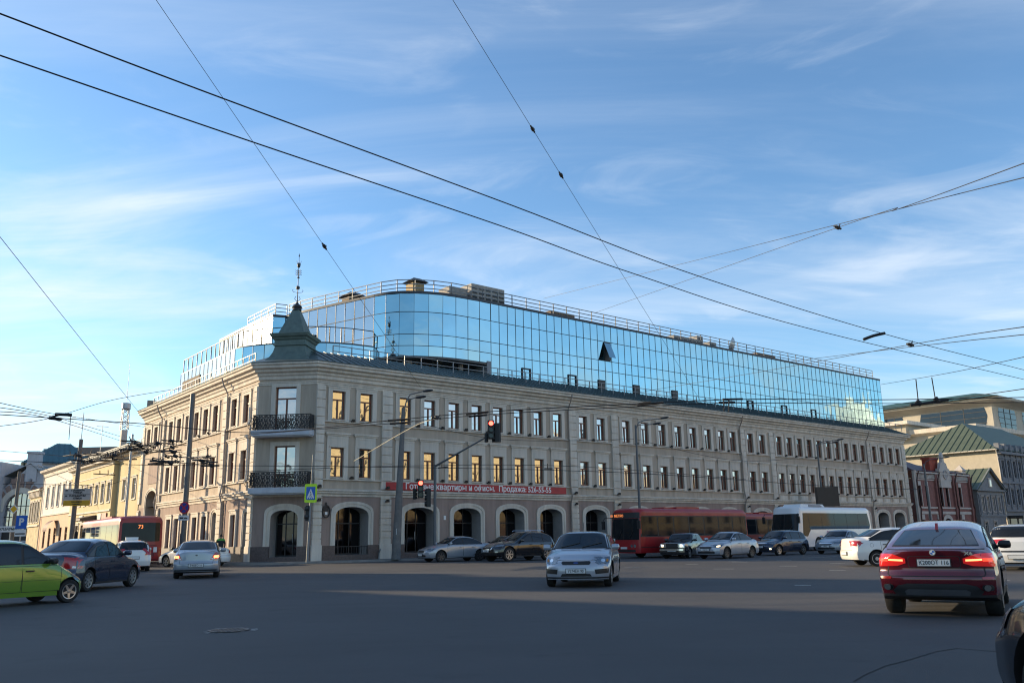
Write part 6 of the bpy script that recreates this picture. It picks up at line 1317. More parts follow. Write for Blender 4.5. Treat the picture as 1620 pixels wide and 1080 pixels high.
# ------------------------------------------------------------------ buses
r_bus = mat('bus_red_paint', (.33, .010, .013), .42, var=.12, sc=2, coat=.25)
def bus(name, label, L, W, H, pos, az, pm, win=(1.30, 2.42), roofm=None, coach=False, front=True, rear=True, number=None):
    if name in POS: *pos, az = POS[name]
    root = thing(name, label, 'bus', (pos[0], pos[1], 0), R(90 - az), 'buses', SCALE)
    S = dict(L=L, W=W, r=.47, wheels=(L / 2 - 2.6, -L / 2 + 3.2), top=[(-L / 2, H - .12), (-L / 2 + .25, H), (L / 2 - .25, H), (L / 2, H - .12)], bot=[(-L / 2, .36), (-L / 2 + .6, .30), (L / 2, .30)],
             front=[(0, .05), (.5, .0), (1.2, .02), (H, .16 if not coach else .45)], rear=[(0, .04), (.5, 0), (H, .08)], side=[(0, .985), (.5, 1), (1.2, 1), (H, .905 if coach else .975)], plan=[(-L / 2, .98), (-L / 2 + .5, 1), (L / 2 - .5, 1), (L / 2, .96)], pc=(.16, .08), shp=5, crown=.08, er=.16, tuck=.07, flare=0, sm=.12, nx=100)
    me, bvh, top = make_body(S); me.materials.append(pm); me.materials.append(m_sill); body = bpy.data.objects.new('body', me); C.objects.link(body); boolean_wheels(body, S); body.parent = root
    for p in body.data.polygons:
        if p.center.z < .34 and p.material_index == 0: p.material_index = 1
    smooth_angle(body.data, 38)
    for x in S['wheels']:
        for sg in (1, -1): wheel(root, x, sg * (W / 2 - .17), .47, .28, 'steel')
    z0, z1 = win
    for sg in (1, -1):
        if coach:
            patch(bvh, [(-L / 2 + .5, z0), (-L / 2 + .3, z0 + .25), (-L / 2 + .5, z1), (L / 2 - .9, z1), (L / 2 - .6, z0 - .45), (L / 2 - 1.2, z0 - .5), (L / 2 - 1.7, z0)], 'y', sg, m_glassb, 'side_window', root, off=.008, res=.25)
            for x in [-L / 2 + 2 + 1.75 * k for k in range(5)]: patch(bvh, rr(x, x + .03, z0, z1, .008), 'y', sg, m_black, 'window_pillar', root, off=.012, res=.25)
        else:
            n = 7; x0 = -L / 2 + .25; dx = (L - .5) / n
            patch(bvh, rr(x0 - .06, -x0 + .06, z0 - .06, z1 + .06, .05), 'y', sg, m_sill, 'window_band', root, off=.004, res=.25)
            for k in range(n):
                patch(bvh, rr(x0 + dx * k + .05, x0 + dx * (k + 1) - .05, z0, z1, .06), 'y', sg, m_glassb, 'side_window', root, off=.009, res=.25)
                if k in (1, 3, 5): patch(bvh, [(x0 + dx * k + .08, z1 - .42), (x0 + dx * (k + 1) - .08, z1 - .42), (x0 + dx * (k + 1) - .08, z1 - .40), (x0 + dx * k + .08, z1 - .40)], 'y', sg, m_sill, 'window_bar', root, off=.013, res=.3)
            for x in ((L / 2 - 1.55, -.9, -L / 2 + 1.0) if sg < 0 else ()):
                for e in (0, .62): patch(bvh, rr(x + e, x + e + .58, .45, z1, .05), 'y', sg, m_glassb, 'door', root, off=.014, res=.25)
            patch(bvh, rr(-L / 2 + .2, L / 2 - .2, .62, .66, .01), 'y', sg, m_sill, 'rub_strip', root, off=.008, res=.3)
    if front:
        w0 = W / 2 - .12
        patch(bvh, [(-w0, z0 - .22), (w0, z0 - .22), (w0 - .02, H - .62 if not coach else H - .55), (-w0 + .02, H - .62 if not coach else H - .55)], 'x', 1, m_glassb, 'windscreen', root, off=.01, res=.12)
        patch(bvh, [(-.02, z0 - .2), (.02, z0 - .2), (.02, H - .6), (-.02, H - .6)], 'x', 1, m_black, 'windscreen_divider', root, off=.016, res=.12)
        if not coach:
            patch(bvh, rr(-w0, w0, H - .60, H - .26, .05), 'x', 1, m_sill, 'destination_box', root, off=.01, res=.12)
            h = bvh.ray_cast(Vector((9, -.62, H - .47)), Vector((-1, 0, 0)))[0]
            text('10  МЕТРО', .22, mat('orange_led', (.5, .2, .05), .5, var=0, emit=.7, ecol=(1, .28, .08)), root, h + Vector((.03, 0, .02)), (R(90), 0, R(90)), 'destination_lettering')
            patch(bvh, rr(-.95, -.75, 1.0, 1.16, .01), 'x', 1, m_white, 'sticker', root, off=.012)
        for y in (.62, .85):
            for s_ in (1, -1): patch(bvh, [(s_ * y + .09 * math.cos(t * math.pi / 6), .72 + .09 * math.sin(t * math.pi / 6)) for t in range(12)], 'x', 1, m_lamp, 'headlight', root, off=.01)
        patch(bvh, rr(-.9, .9, .36, .5, .04), 'x', 1, m_sill, 'lower_intake', root, off=.01)
        h = bvh.ray_cast(Vector((9, 0, .60)), Vector((-1, 0, 0)))[0]; q = MB(); q.box(-.01, .01, -.26, .26, -.06, .06); q.build('licence_plate', m_plate, root, loc=h + Vector((.03, 0, 0)))
        for sg in (1, -1):
          q = MB(); q.tube([(L / 2 - .3, sg * (W / 2 - .1), H - .55), (L / 2 + .15, sg * (W / 2 + .15), H - .55), (L / 2 + .22, sg * (W / 2 + .25), H - .75)], .04, 6); q.box(L / 2 + .16, L / 2 + .26, sg * (W / 2 + .12), sg * (W / 2 + .34), H - 1.25, H - .75); q.build('mirror', m_black, root)
        for y in (-.5, .45):
          q = MB(); q.tube([(L / 2 + .02, y, z0 - .2), (L / 2 + .0, y + .35, z0 + .35)], .025, 4); q.build('wiper', m_black, root)
    if rear:
        patch(bvh, rr(-W / 2 + .18, W / 2 - .18, z0 + .15, z1 + .12, .08), 'x', -1, m_glassb, 'rear_window', root, off=.01, res=.15)
        if number: h = bvh.ray_cast(Vector((-12, .05, z1 - .12)), Vector((1, 0, 0)))[0]; text(number, .30, bpy.data.materials['orange_led'] if 'orange_led' in bpy.data.materials else m_amber, root, h + Vector((-.03, 0, 0)), (R(90), 0, R(-90)), 'route_number', bold=.006)
        patch(bvh, rr(-.32, .32, z0 + .02, z0 + .09, .02), 'x', -1, m_white, 'maker_strip', root, off=.01)
        patch(bvh, rr(.92, 1.1, .98, 1.12, .01), 'x', -1, mat('blue_sticker', (.1, .2, .5), .5, var=0), 'sticker', root, off=.01)
        patch(bvh, rr(-.95, -.75, .82, 1.12, .01), 'x', -1, m_white, 'sticker', root, off=.012)
        for z in (.62, .68, .74): patch(bvh, rr(-.8, .8, z, z + .025, .008), 'x', -1, m_sill, 'vent_grille', root, off=.008)
        patch(bvh, rr(-.95, .95, 1.22, 1.24, .006), 'x', -1, m_seam, 'engine_lid', root, off=.006); patch(bvh, rr(-.95, .95, .42, .44, .006), 'x', -1, m_seam, 'engine_lid', root, off=.006)
        for s_ in (1, -1):
            for z in (.55, .75, .95): patch(bvh, rr(s_ * 1.12 - .06, s_ * 1.12 + .06, z, z + .13, .03), 'x', -1, m_red, 'tail_light', root, off=.01)
    if coach:
        q = MB(); q.box(L / 2 - 4.6, L / 2 - 1.2, -.8, .8, H - .06, H + .18); q.box(L / 2 - 4.2, L / 2 - 2.4, -.84, -.78, H + .0, H + .14, 1); q.box(L / 2 - 4.2, L / 2 - 2.4, .78, .84, H + .0, H + .14, 1)
        v = [(x - (.3 if z > H + .1 and x > L / 2 - 2 else 0) + (.2 if z > H + .1 and x < L / 2 - 4 else 0), y * (.9 if z > H + .1 else 1), z) for x, y, z in q.v]; q.v = v
        q.build('roof_air_conditioner', [m_white, m_reveal], root)
        patch(bvh, [(L / 2 - 4.1 + .35 * math.cos(t), 1.22 + .26 * math.sin(t) * (1 + .3 * math.sin(3 * t))) for t in [k * math.pi / 8 for k in range(16)]], 'y', 1, mat('purple_emblem', (.25, .06, .2), .5, var=.6, sc=9, col2=(.5, .5, .45)), 'flower_emblem', root, off=.008)
    else:
        q = MB(); q.box(-1.0, 1.2, -.7, .7, H - .03, H + .10); q.box(L / 2 - 4.2, L / 2 - 3.2, -.5, .5, H - .03, H + .08); q.build('roof_hatch', r_bus, root)
    return root, bvh
bp = gp(1012, 880)
bus('red_city_bus', 'red city bus with orange destination letters at the kerb behind the old black saloon', 10.8, 2.5, 2.95, (bp.x + 4.6, bp.y + 4.55), AZ + 180, r_bus)
b2 = loc(41.5, -5.6)
bus('second_red_bus', 'second red city bus half hidden between the front red bus and the white coach', 12.0, 2.5, 2.95, (b2.x, b2.y), AZ + 180, r_bus)
w_bus = paint('coach_white_paint', (.72, .72, .73), .0, .3)
cp_ = loc(46.5, -10.4)
bus('white_coach', 'white touring coach with roof air conditioner and dark wraparound glass', 10.6, 2.5, 3.25, (cp_.x, cp_.y), AZ + 180, w_bus, win=(1.55, 2.75), coach=True)
bl = gp(228, 889)
bus('red_rear_bus', 'red city bus seen from behind with orange route number in its rear window', 12.0, 2.5, 2.95, (bl.x - 4.9, bl.y + 4.4), -36.5, r_bus, number='73')

# ------------------------------------------------------------------ poles, signals, signs
def top_z(px, py, x, y):                          # height seen at pixel row py above a ground point
    d = math.hypot(x, y); r = ray(px, py); return EYE.z + r.z / math.hypot(r.x, r.y) * d
def lamp(name, label, px, ptop, base, w0, w1, m, tips, lean=0, group='street lamps'):
    zt = top_z(px, ptop, base.x, base.y); T = thing(name, label, 'street lamp', (base.x, base.y, .12), 0, group)
    q = MB(); q.lathe([(w0 / 2, 0), (w1 / 2, zt - .12)], n=14); q.v = [(x + lean * z / zt, y, z) for x, y, z in q.v]; q.build('pole', m, T, smooth=40)
    px1 = []
    for (tx, ty) in tips:
        d = math.hypot(base.x, base.y); r = ray(tx, ty); k = d / math.hypot(r.x, r.y); P = EYE + r * k; p = P - Vector((base.x, base.y, .12))
        q = MB(); o = Vector((lean, 0, zt - .12)); q.tube([o - Vector((0, 0, .4)), o + Vector((p.x * .12, p.y * .12, (p.z - o.z) * .45)), o + Vector(((p.x - o.x) * .35, p.y * .35, (p.z - o.z) * .8)), p], .085, 6); arm = q.build('arm', m, T)
        dr = (p - o); dr.z = 0; dr = dr.normalized() if dr.length > 0 else Vector((1, 0, 0))
        q = MB(); q.lathe([(.02, 0), (.09, .08), (.13, .3), (.12, .6), (.05, .75)], n=10, axis='x'); q.v = [(x, y, z * .7) for x, y, z in q.v]; h = q.build('lamp_head', m_dark, T, smooth=40, loc=p); h.rotation_euler = (0, R(-8), math.atan2(dr.y, dr.x))
    return T, zt
b1 = loc(5.0, -2.4); L1, z1_ = lamp('street_lamp', 'tapering concrete lamp post with two arms at the left end of the banner', 639, 645, b1, .62, .26, m_pole, [(668, 619), (657, 629)], lean=.38)
q = MB(); q.bar((0.05, -.30, 1.6), (0.05, -.31, 2.0), .22, .02); q.build('paper_notice', m_white, L1)
b2 = loc(28.3, -3.0); L2, _ = lamp('street_lamp', 'dark double arm lamp post rising behind the front red bus', 1012, 672, b2, .26, .16, m_polem, [(1044, 662), (1032, 671)])
b3 = loc(56.3, -3.0); L3, _ = lamp('street_lamp', 'dark double arm lamp post with a black box sign above the white coach', 1302, 702, b3, .26, .16, m_polem, [(1323, 696), (1316, 700)])
q = MB(); q.box(-.75, 1.6, -.45, -.15, 3.9, 5.9); q.box(-.65, .35, -.5, -.45, 4.0, 5.8); q.build('sign_box', m_dark, L3)
b4 = loc(80.6, -2.6); lamp('street_lamp', 'slim grey lamp post before the red brick house', 1475, 733, b4, .3, .2, m_polem, [(1492, 724)])
# tall pole on the left pavement with the no-stopping sign
b5 = loc(-5.6, 8.2); zt = top_z(290, 622, b5.x, b5.y)
P5 = thing('wire_pole', 'tall grey pole with no stopping sign in front of the sunlit left facade', 'pole', (b5.x, b5.y, .12), 0, 'poles carrying the overhead wires')
q = MB(); q.lathe([(.21, 0), (.17, zt - .12)], n=14); q.build('pole', m_polem, P5, smooth=40)
def face(parent, x, y, z): pass
q = MB(); q.lathe([(.40, 0), (.40, .03), (.33, .03), (.33, .028), (0, .028)], n=28, axis='y'); q.v = [(x, -y, z) for x, y, z in q.v]
nb_blue = mat('sign_blue', (.015, .05, .28), .4, var=0); nb_red = mat('sign_red', (.5, .02, .03), .4, var=0)
z_s = top_z(292, 803, b5.x, b5.y) - .12
o = q.build('no_stopping_sign', nb_red, P5, loc=(0.05, -.24, z_s)); o.rotation_euler = (0, 0, R(-12))
q = MB(); q.lathe([(.325, 0), (.325, .01), (0, .01)], n=28, axis='y'); q.v = [(x, -y - .032, z) for x, y, z in q.v]; q.build('sign_face', nb_blue, o)
q = MB(); q.box(-.31, .31, -.055, -.046, -.035, .035); q.v = [(x * .71 - z * .71, y, x * .71 + z * .71) for x, y, z in q.v]; q.build('sign_cross', nb_red, o)
q = MB(); q.box(-.31, .31, -.057, -.048, -.035, .035); q.v = [(x * .71 + z * .71, y, -x * .71 + z * .71) for x, y, z in q.v]; q.build('sign_cross', nb_red, o)
q = MB(); q.box(-.4, .4, -.03, 0, -.17, .17); o = q.build('tow_away_plate', m_white, P5, loc=(.05, -.24, z_s - .68)); o.rotation_euler = (0, 0, R(-12))
q = MB(); q.box(-.3, -.02, -.04, -.031, -.07, .05); q.box(.02, .3, -.04, -.031, -.07, .0); q.bar((-.02, -.036, .08), (.25, -.036, .02), .02, .01); q.build('tow_symbol', m_ink, o)
# traffic light with long arm
bt = loc(7.7, -3.0); TL = thing('traffic_light', 'traffic light pole with long raised arm and two red lights before the banner', 'traffic light', (bt.x, bt.y, .12), 0)
zt = top_z(671, 735, bt.x, bt.y) - .12; q = MB(); q.lathe([(.12, 0), (.12, 1), (.09, zt)], n=12); q.build('pole', m_polem, TL, smooth=40)
d = math.hypot(bt.x, bt.y); r_ = ray(768, 692); E_ = at_y(768, 692, bt.y - 2.5) - Vector((bt.x, bt.y, .12))
q = MB(); q.bar((0, 0, zt - .1), E_, .16, n=8, w2=.10); q.build('arm', m_polem, TL)
m_glow = mat('signal_red_lit', (1, .08, .04), .3, var=0, emit=7, ecol=(1, .05, .03)); m_off = mat('signal_lens_off', (.02, .035, .03), .2, var=0)
def sig(parent, at, rz, lit=None, name='signal_head', sc=1.0):
    q = MB(); q.box(-.17, .17, -.12, .12, -.52, .52)
    for k in range(3): q.lathe([(.14, 0), (.15, .22), (.13, .22), (.12, .02)], n=14, axis='y', c=(0, 0, .34 - .34 * k)); 
    q.v = [(x, -y if abs(y) <= .2301 else y, z) for x, y, z in q.v]
    o = q.build(name, m_black, parent, loc=at); o.rotation_euler = (0, 0, rz); o.scale = (sc,) * 3
    for k in range(3):
        q = MB(); q.lathe([(.125, 0), (.125, .02), (0, .02)], n=16, axis='y', c=(0, 0, .34 - .34 * k)); q.v = [(x, -y - .125, z) for x, y, z in q.v]; q.build('lens', m_glow if lit == k else m_off, o)
    return o
def relpt(px, py, yy): return at_y(px, py, yy) - Vector((bt.x, bt.y, .12))
face_cam = R(7)
sig(TL, relpt(665.5, 773, bt.y - .35), face_cam, 0, sc=1.15); sig(TL, relpt(678, 787, bt.y), R(-80), None, sc=1.2); sig(TL, relpt(656, 781, bt.y), R(80), None, sc=.7)
sig(TL, relpt(776.5, 679.5, bt.y - 2.8), face_cam, 0, sc=1.2); sig(TL, relpt(787, 684, bt.y - 2.5), R(-95), None, sc=1.2); sig(TL, relpt(769, 692, bt.y - 2.6), R(70), None, sc=.6)
q = MB(); a = relpt(787, 684, bt.y - 2.35); q.box(a.x - .38, a.x + .22, a.y, a.y + .04, a.z - .65, a.z + .65); q.build('back_plate', m_dark, TL)
# crossing sign on slim pole
bc = at_z(486, 889, .12); CS = thing('crossing_sign', 'pedestrian crossing sign with yellow-green border on slim pale pole at the corner', 'road sign', bc)
zt = top_z(488, 719, bc.x, bc.y) - .12; q = MB(); q.lathe([(.09, 0), (.065, zt * .55), (.035, zt)], n=10); q.v = [(x + .12 * z / zt, y, z) for x, y, z in q.v]; q.build('pole', m_rail, CS, smooth=40)
zs = top_z(489, 780, bc.x, bc.y) - .12
q = MB(); q.prism(rr(-.38, .38, -.58, .58, .07), 0, .03, T=lambda x, y, z: Vector((x, -.10 - z, y))); o = q.build('sign_border', mat('fluorescent_yellow_green', (.55, .85, .03), .5, var=0), CS, loc=(.09, 0, zs))
q = MB(); q.box(-.28, .28, -.145, -.131, -.40, .40); q.build('sign_face', mat('sign_bright_blue', (.02, .12, .50), .4, var=0), o)
q = MB(); q.add([(-.23, -.15, -.26), (.23, -.15, -.26), (0, -.15, .30)], [(0, 1, 2)]); q.build('sign_triangle', m_white, o)
q = MB(); q.bar((0, -.155, .02), (0.01, -.155, -.1), .05, .008); q.bar((.01, -.155, -.1), (.07, -.155, -.23), .035, .008); q.bar((.0, -.156, -.1), (-.07, -.156, -.22), .035, .008); q.bar((0, -.157, .0), (.08, -.157, -.07), .025, .008); q.lathe([(.03, -.16), (.03, -.152)], n=10, axis='y', c=(0, 0, .07)); q.build('walking_symbol', m_ink, o)
for k in range(4): q = MB(); q.box(-.22 + k * .12, -.15 + k * .12, -.152, -.148, -.34, -.28); q.build('stripe', m_white, o)
for dz in (-.95, -1.45):
    q = MB(); q.lathe([(.02, -.28), (.13, -.25), (.13, 0), (.0, .02)], n=10, axis='x'); q.build('camera', m_dark, CS, loc=(-.02, 0, zs + dz), smooth=40)
q = MB(); q.box(-.12, .12, -.12, .1, zs - 1.7, zs - .75); q.build('pedestrian_signal', m_black, CS, loc=(-.1, .1, 0))
# left poles and signs
def simple_pole(px, ptop, pbase_y, Y, wd, m, name, label, cat='pole', group='poles carrying the overhead wires'):
    p = at_y(px, 860, Y); p.z = 0; T = thing(name, label, cat, p, 0, group); zt = top_z(px, ptop, p.x, p.y); q = MB(); q.lathe([(wd / 2, 0), (wd * .38, zt)], n=10); q.build('pole', m, T, smooth=40); return T, p, zt
PA, pa, za = simple_pole(112, 694, 0, 68, .40, m_pole, 'wire_pole', 'square-topped concrete pole carrying the street name boards on the left street')
q = MB(); q.bar((0, 0, za), (0, 0, za + 2.2), .05, n=6); q.build('rod', m_dark, PA)
z0 = top_z(112, 773, pa.x, pa.y); z1 = top_z(112, 800, pa.x, pa.y); wdt = (138 - 97) / 1330 * 68; zm = z0 + (z1 - z0) * .67
dx = (117.5 - 112) / 1330 * 68
q = MB(); q.box(dx - wdt / 2, dx + wdt / 2, -.34, -.26, zm, z0); bd = q.build('street_name_board', mat('board_white', (.45, .44, .42), .6, var=.1), PA)
q = MB(); q.box(dx - wdt / 2, dx + wdt / 2, -.34, -.26, z1, zm - .01); by = q.build('yellow_board', mat('board_yellow', (.62, .36, .02), .6, var=.1), PA)
for i, (t_, z_) in enumerate((('Г.КАМАЛА', .86), ('УЛИЦА', .66), ('П.КОММУНЫ', .38), ('УЛИЦА', .16))): text(t_, (z0 - zm) * .20, m_ink, bd, (dx + .05, -.345, zm + (z0 - zm) * z_), (R(90), 0, 0), 'board_lettering', bold=.012, sx=1.15)
q = MB(); q.box(dx - wdt / 2, dx + wdt / 2, -.345, -.341, zm + (z0 - zm) * .51, zm + (z0 - zm) * .535)
for z_ in (.86, .38): q.box(dx - wdt / 2 + .1, dx - wdt / 2 + .28, -.346, -.341, zm + (z0 - zm) * z_ - .05, zm + (z0 - zm) * z_ + .05)
q.build('board_line', m_ink, bd); text('ТРОЛЛЕЙБУС', (zm - z1) * .28, m_ink, by, (dx, -.345, z1 + (zm - z1) * .68), (R(90), 0, 0), 'board_lettering', bold=.008); text('ПАРКОВКА', (zm - z1) * .28, m_ink, by, (dx, -.345, z1 + (zm - z1) * .28), (R(90), 0, 0), 'board_lettering', bold=.008)
simple_pole(195, 686, 0, 62, .22, m_steel, 'wire_pole', 'slim galvanised pole in front of the yellow building')
PD, pd, zd = simple_pole(18, 745, 0, 75, .35, m_pole, 'wire_pole', 'concrete pole with yellow diamond priority sign at the far left')
zz_ = top_z(17, 805, pd.x, pd.y); q = MB(); q.add([(-.42, 0, 0), (0, 0, -.42), (.42, 0, 0), (0, 0, .42)], [(0, 1, 2, 3)]); q.v = [(x, y - .25, z) for x, y, z in q.v] + [(x, y - .22, z) for x, y, z in q.v]; q.f = [(0, 1, 2, 3), (4, 5, 6, 7), (0, 1, 5, 4), (1, 2, 6, 5), (2, 3, 7, 6), (3, 0, 4, 7)]; q.m = [0] * 6; o = q.build('priority_sign', m_white, PD, loc=(0, 0, zz_))
q = MB(); q.add([(-.31, 0, 0), (0, 0, -.31), (.31, 0, 0), (0, 0, .31)], [(0, 1, 2, 3)]); q.v = [(x, -.256, z) for x, y, z in q.v]; q.build('sign_face', mat('sign_yellow', (.75, .42, .02), .4, var=0), o, fix=False)
q = MB(); q.bar((-.7, -.2, 0), (-.2, -.2, 0), .1); pk = at_y(31, 860, 70)
PK = thing('parking_sign', 'blue parking sign with white plate below, left street', 'road sign', (pk.x, pk.y, 0)); zk = top_z(31, 826, pk.x, pk.y)
q = MB(); q.lathe([(.05, 0), (.05, zk + .6)], n=8); q.build('pole', m_steel, PK); q = MB(); q.box(-.45, .45, -.1, -.06, zk - .5, zk + .55); o = q.build('sign_face', bpy.data.materials['sign_bright_blue'], PK); text('P', .8, m_white, o, (0, -.105, zk + .02), (R(90), 0, 0), 'parking_letter', bold=.03)
q = MB(); q.box(-.45, .45, -.1, -.06, zk - 1.1, zk - .55); q.box(-.4, .4, -.11, -.1, zk - .95, zk - .85, 1); q.build('plate', [m_white, m_ink], PK)
q = MB(); q.box(-1.15, 1.15, -.1, -.05, -.25, .25); pb = at_y(17, 836.5, 74); T = thing('street_plate', 'long white plate with black writing left of the parking sign', 'sign', (pb.x, pb.y, 0)); o = q.build('plate', m_white, T, loc=(0, 0, pb.z)); text('УЛ.БАУМАНА', .28, m_ink, o, (0, -.105, 0), (R(90), 0, 0), 'plate_lettering', bold=.01); q = MB(); q.lathe([(.05, 0), (.05, pb.z)], n=8); q.build('pole', m_steel, T)
pq = at_y(29, 860, 66)

# ------------------------------------------------------------------ overhead wires
m_wire = mat('wire_black', (.012, .012, .013), .6, var=0); m_wirep = mat('cream_rope', (.62, .56, .42), .7, var=0)
WN = [0]
def wire(label, P, th=.03, ins=(), m=None, ext=(0, 0), cat='wire', group='overhead wires', n=10):
    """P: world points (already at their real height); ins: fractions where an insulator sits"""
    if ext[0]: P = [P[0] + (P[0] - P[1]).normalized() * ext[0]] + P
    if ext[1]: P = P + [P[-1] + (P[-1] - P[-2]).normalized() * ext[1]]
    cu = []
    for i in range(len(P) - 1):
        a = P[max(0, i - 1)]; b = P[i]; c = P[i + 1]; d = P[min(len(P) - 1, i + 2)]
        for k in range(n): t = k / n; cu.append(.5 * (2 * b + (c - a) * t + (2 * a - 5 * b + 4 * c - d) * t * t + (3 * b - a - 3 * c + d) * t ** 3) if len(P) > 2 else b.lerp(c, t) - Vector((0, 0, .0)))
    cu.append(P[-1])
    T = thing('overhead_wire', label, cat, P[0], 0, group); o = P[0]
    q = MB(); q.tube([p - o for p in cu], th, 5); q.build('cable', m or m_wire, T)
    for p, e in ins:
        q = MB(); k_ = min(1, .25 + p.y / 60); dd = e.normalized() * k_; q.bar(p - o - dd * .30, p - o + dd * .30, .10 * k_, n=8); q.bar(p - o - dd * .10, p - o + dd * .10, .19 * k_, n=8); q.bar(p - o + dd * .1, p - o + dd * .25 + Vector((0, 0, .2 * k_)), .06 * k_, n=6); q.build('insulator', m_wire, T)
    return T
Z = lambda l, z: [at_z(x, y, z) for x, y in l]
def Y(l): return [at_y(x, y, yy) for x, y, yy in l]
def dirn(a, b): return (b - a)
wire('upper of the two thick trolley wires crossing the sky from top left to lower right', Z([(0, 22), (350, 155), (810, 325), (1100, 435), (1395, 527), (1620, 585)], 6.3), .018, ext=(2, 12))
wire('lower of the two thick trolley wires crossing the sky from left to lower right', Z([(0, 88), (400, 225), (800, 360), (1000, 432), (1270, 517), (1620, 600)], 6.2), .018, ext=(2, 12))
a, b = at_y(240, -10, 26), at_y(665, 612, 58)
k3 = at_y(513, 388, a.y + (b.y - a.y) * .22)
def along(pa, pb, px, py):                        # point of the straight span seen nearest to a pixel
    best = min((abs((lambda c: CX + FPX * c.x / -c.z)(CM.transposed() @ (pa.lerp(pb, t / 400) - EYE)) - px), t) for t in range(401)); return pa.lerp(pb, best[1] / 400)
wire('steep thin span wire from the top left down to the facade by the first lamp', [a, b], .022, ins=[(along(a, b, 513, 388), b - a)])
a, b = at_y(710, -10, 28), at_y(1112, 640, 72)
wire('steep thin span wire with two knobs from the top down to the mirror glass block', [a, b], .022, ins=[(along(a, b, 843, 210), b - a), (along(a, b, 888, 285), b - a)])
a, b = at_y(-10, 362, 40), at_y(226, 660, 79)
wire('thin span wire from the left edge down to the far end of the sunlit facade', [a, b], .035)
wire('span wire from the right edge passing a knob and dropping to the mirror glass', Y([(1640, 251, 14), (1420, 331, 22), (1325, 360, 28), (940, 495, 58)]), .022, ins=[(at_y(1325, 360, 28), UU)])
wire('second span wire from the right edge ending higher on the glass block', Y([(1640, 276, 14), (1420, 331, 22), (1100, 412, 42), (860, 472, 60)]), .022)
wire('slack wire from the right edge to the lower knob beside the trolley wires', Y([(1640, 514, 16), (1440, 545, 26), (1180, 592, 48), (1000, 622, 64)]), .022, ins=[(at_y(1440, 545, 26), UU)])
wire('lower slack wire at the right edge below the two trolley wires', Y([(1640, 527, 16), (1420, 551, 28), (1240, 573, 45)]), .02)
wire('thin wire at right between the glass block and the beige complex', Y([(1640, 560, 30), (1500, 590, 45), (1394, 608, 70)]), .03)
lk_ = wire('black link bar joining the two thick trolley wires at right', [at_y(1366, 537, 24), at_y(1382, 531, 24), at_y(1400, 527, 24)], .09, cat='wire fitting')
# wires at facade height
wire('front trolley wire running level before the upper windows', Z([(-10, 655), (220, 669.6), (404, 684), (614, 665), (772, 651), (1009, 638.5), (1175, 631.5), (1400, 632), (1640, 628)], 6.1), .035)
wire('rear trolley wire just below it before the upper windows', Z([(380, 688), (614, 670), (772, 655.5), (1009, 643), (1160, 637.5), (1400, 638), (1640, 636)], 6.1), .03)
wire('level wire before the middle windows, the whole width of the long facade', Y([(0, 728, 46), (220, 735, 48), (580, 738, 48), (980, 747, 50), (1300, 768, 56), (1460, 774, 60)]), .035)
wire('second level wire before the middle windows, rising to the left', Y([(380, 746, 50), (620, 737, 50), (900, 737, 52), (1180, 758, 58)]), .03)
wire('thin wire drooping between the first and second lamp posts', [loc(5.2, -2.4, 9.6), loc(14, -2.6, 8.6), loc(28, -3, 9.4)], .035)
wire('thin wire drooping between the second and third lamp posts', [loc(28.3, -3, 9.4), loc(42, -3, 8.2), loc(56.3, -3, 9.2)], .035)
wire('pale rope tied across from the corner to the first lamp post', Y([(560, 729, 50), (651, 676, 44), (690, 662, 42)]), .035, m=m_wirep, ins=[(at_y(690, 661, 42), UU)])
wire('thin rising wire over the corner balconies', Y([(330, 640, 52), (480, 596, 48), (620, 560, 44)]), .02) if False else None
for lab, l in (('front left catenary wire dropping to the junction over the left street', [(-10, 635, 34), (95, 656, 44), (228, 675, 70)]), ('middle left catenary wire dropping to the junction over the left street', [(-10, 643, 34), (88, 660, 44), (190, 690, 66)]),
               ('lower left catenary wire dropping behind the junction', [(-10, 650, 34), (80, 662, 44), (200, 700, 70)]), ('thin left wire rising to the pole with the no stopping sign', [(-10, 675, 44), (75, 662, 46), (180, 632, 52), (286, 614, 60)]),
               ('faint left wire low in the sky', [(-10, 712, 60), (110, 722, 72), (225, 733, 88)])): wire(lab, Y(l), .035)
# switch bars on the trolley wires
def bars(label, L_, th=.10, cat='wire fitting', group='fittings on the trolley wires', name='wire_fitting'):
    o = L_[0][0]; T = thing(name, label, cat, o, 0, group); q = MB()
    for a, b, *t in L_: q.bar(a - o, b - o, t[0] if t else th, n=6)
    q.build('fitting', m_wire, T); return T
W_ = lambda x, y: at_z(x, y, 6.1)
bars('pair of black switch bars on the trolley wires left of the first lamp', [(W_(614, 665), W_(644, 663)), (W_(617, 670), W_(646, 668))], .09)
bars('pair of black switch bars above the raised traffic light arm', [(W_(738, 655), W_(772, 651.5)), (W_(742, 658.5), W_(770, 656))], .09)
bars('pair of black switch bars before the glass block, left one', [(W_(1009, 641), W_(1050, 636.5)), (W_(1012, 638), W_(1030, 636))], .09)
bars('tall H-shaped black fitting before the glass block', [(W_(1137, 636.5), W_(1163, 636)), (W_(1143, 631.5), W_(1175, 631)), (W_(1145, 631), at_y(1145, 650, W_(1145, 631).y), .05), (W_(1153, 631), at_y(1153, 652, W_(1153, 631).y), .05)], .08)
bars('black junction of clamps at right with two hangers going up', [(at_y(1440, 641, 40), at_y(1500, 632, 40), .14), (at_y(1453, 638, 40), at_y(1449, 600, 40), .05), (at_y(1480, 633, 40), at_y(1474, 597, 40), .05), (at_y(1450, 634, 40), at_y(1457, 640, 40), .24), (at_y(1479, 629, 40), at_y(1485, 636, 40), .24), (at_y(1500, 632, 40), at_y(1640, 612, 34), .04), (at_y(1390, 646, 60), at_y(1440, 641, 40), .04)])
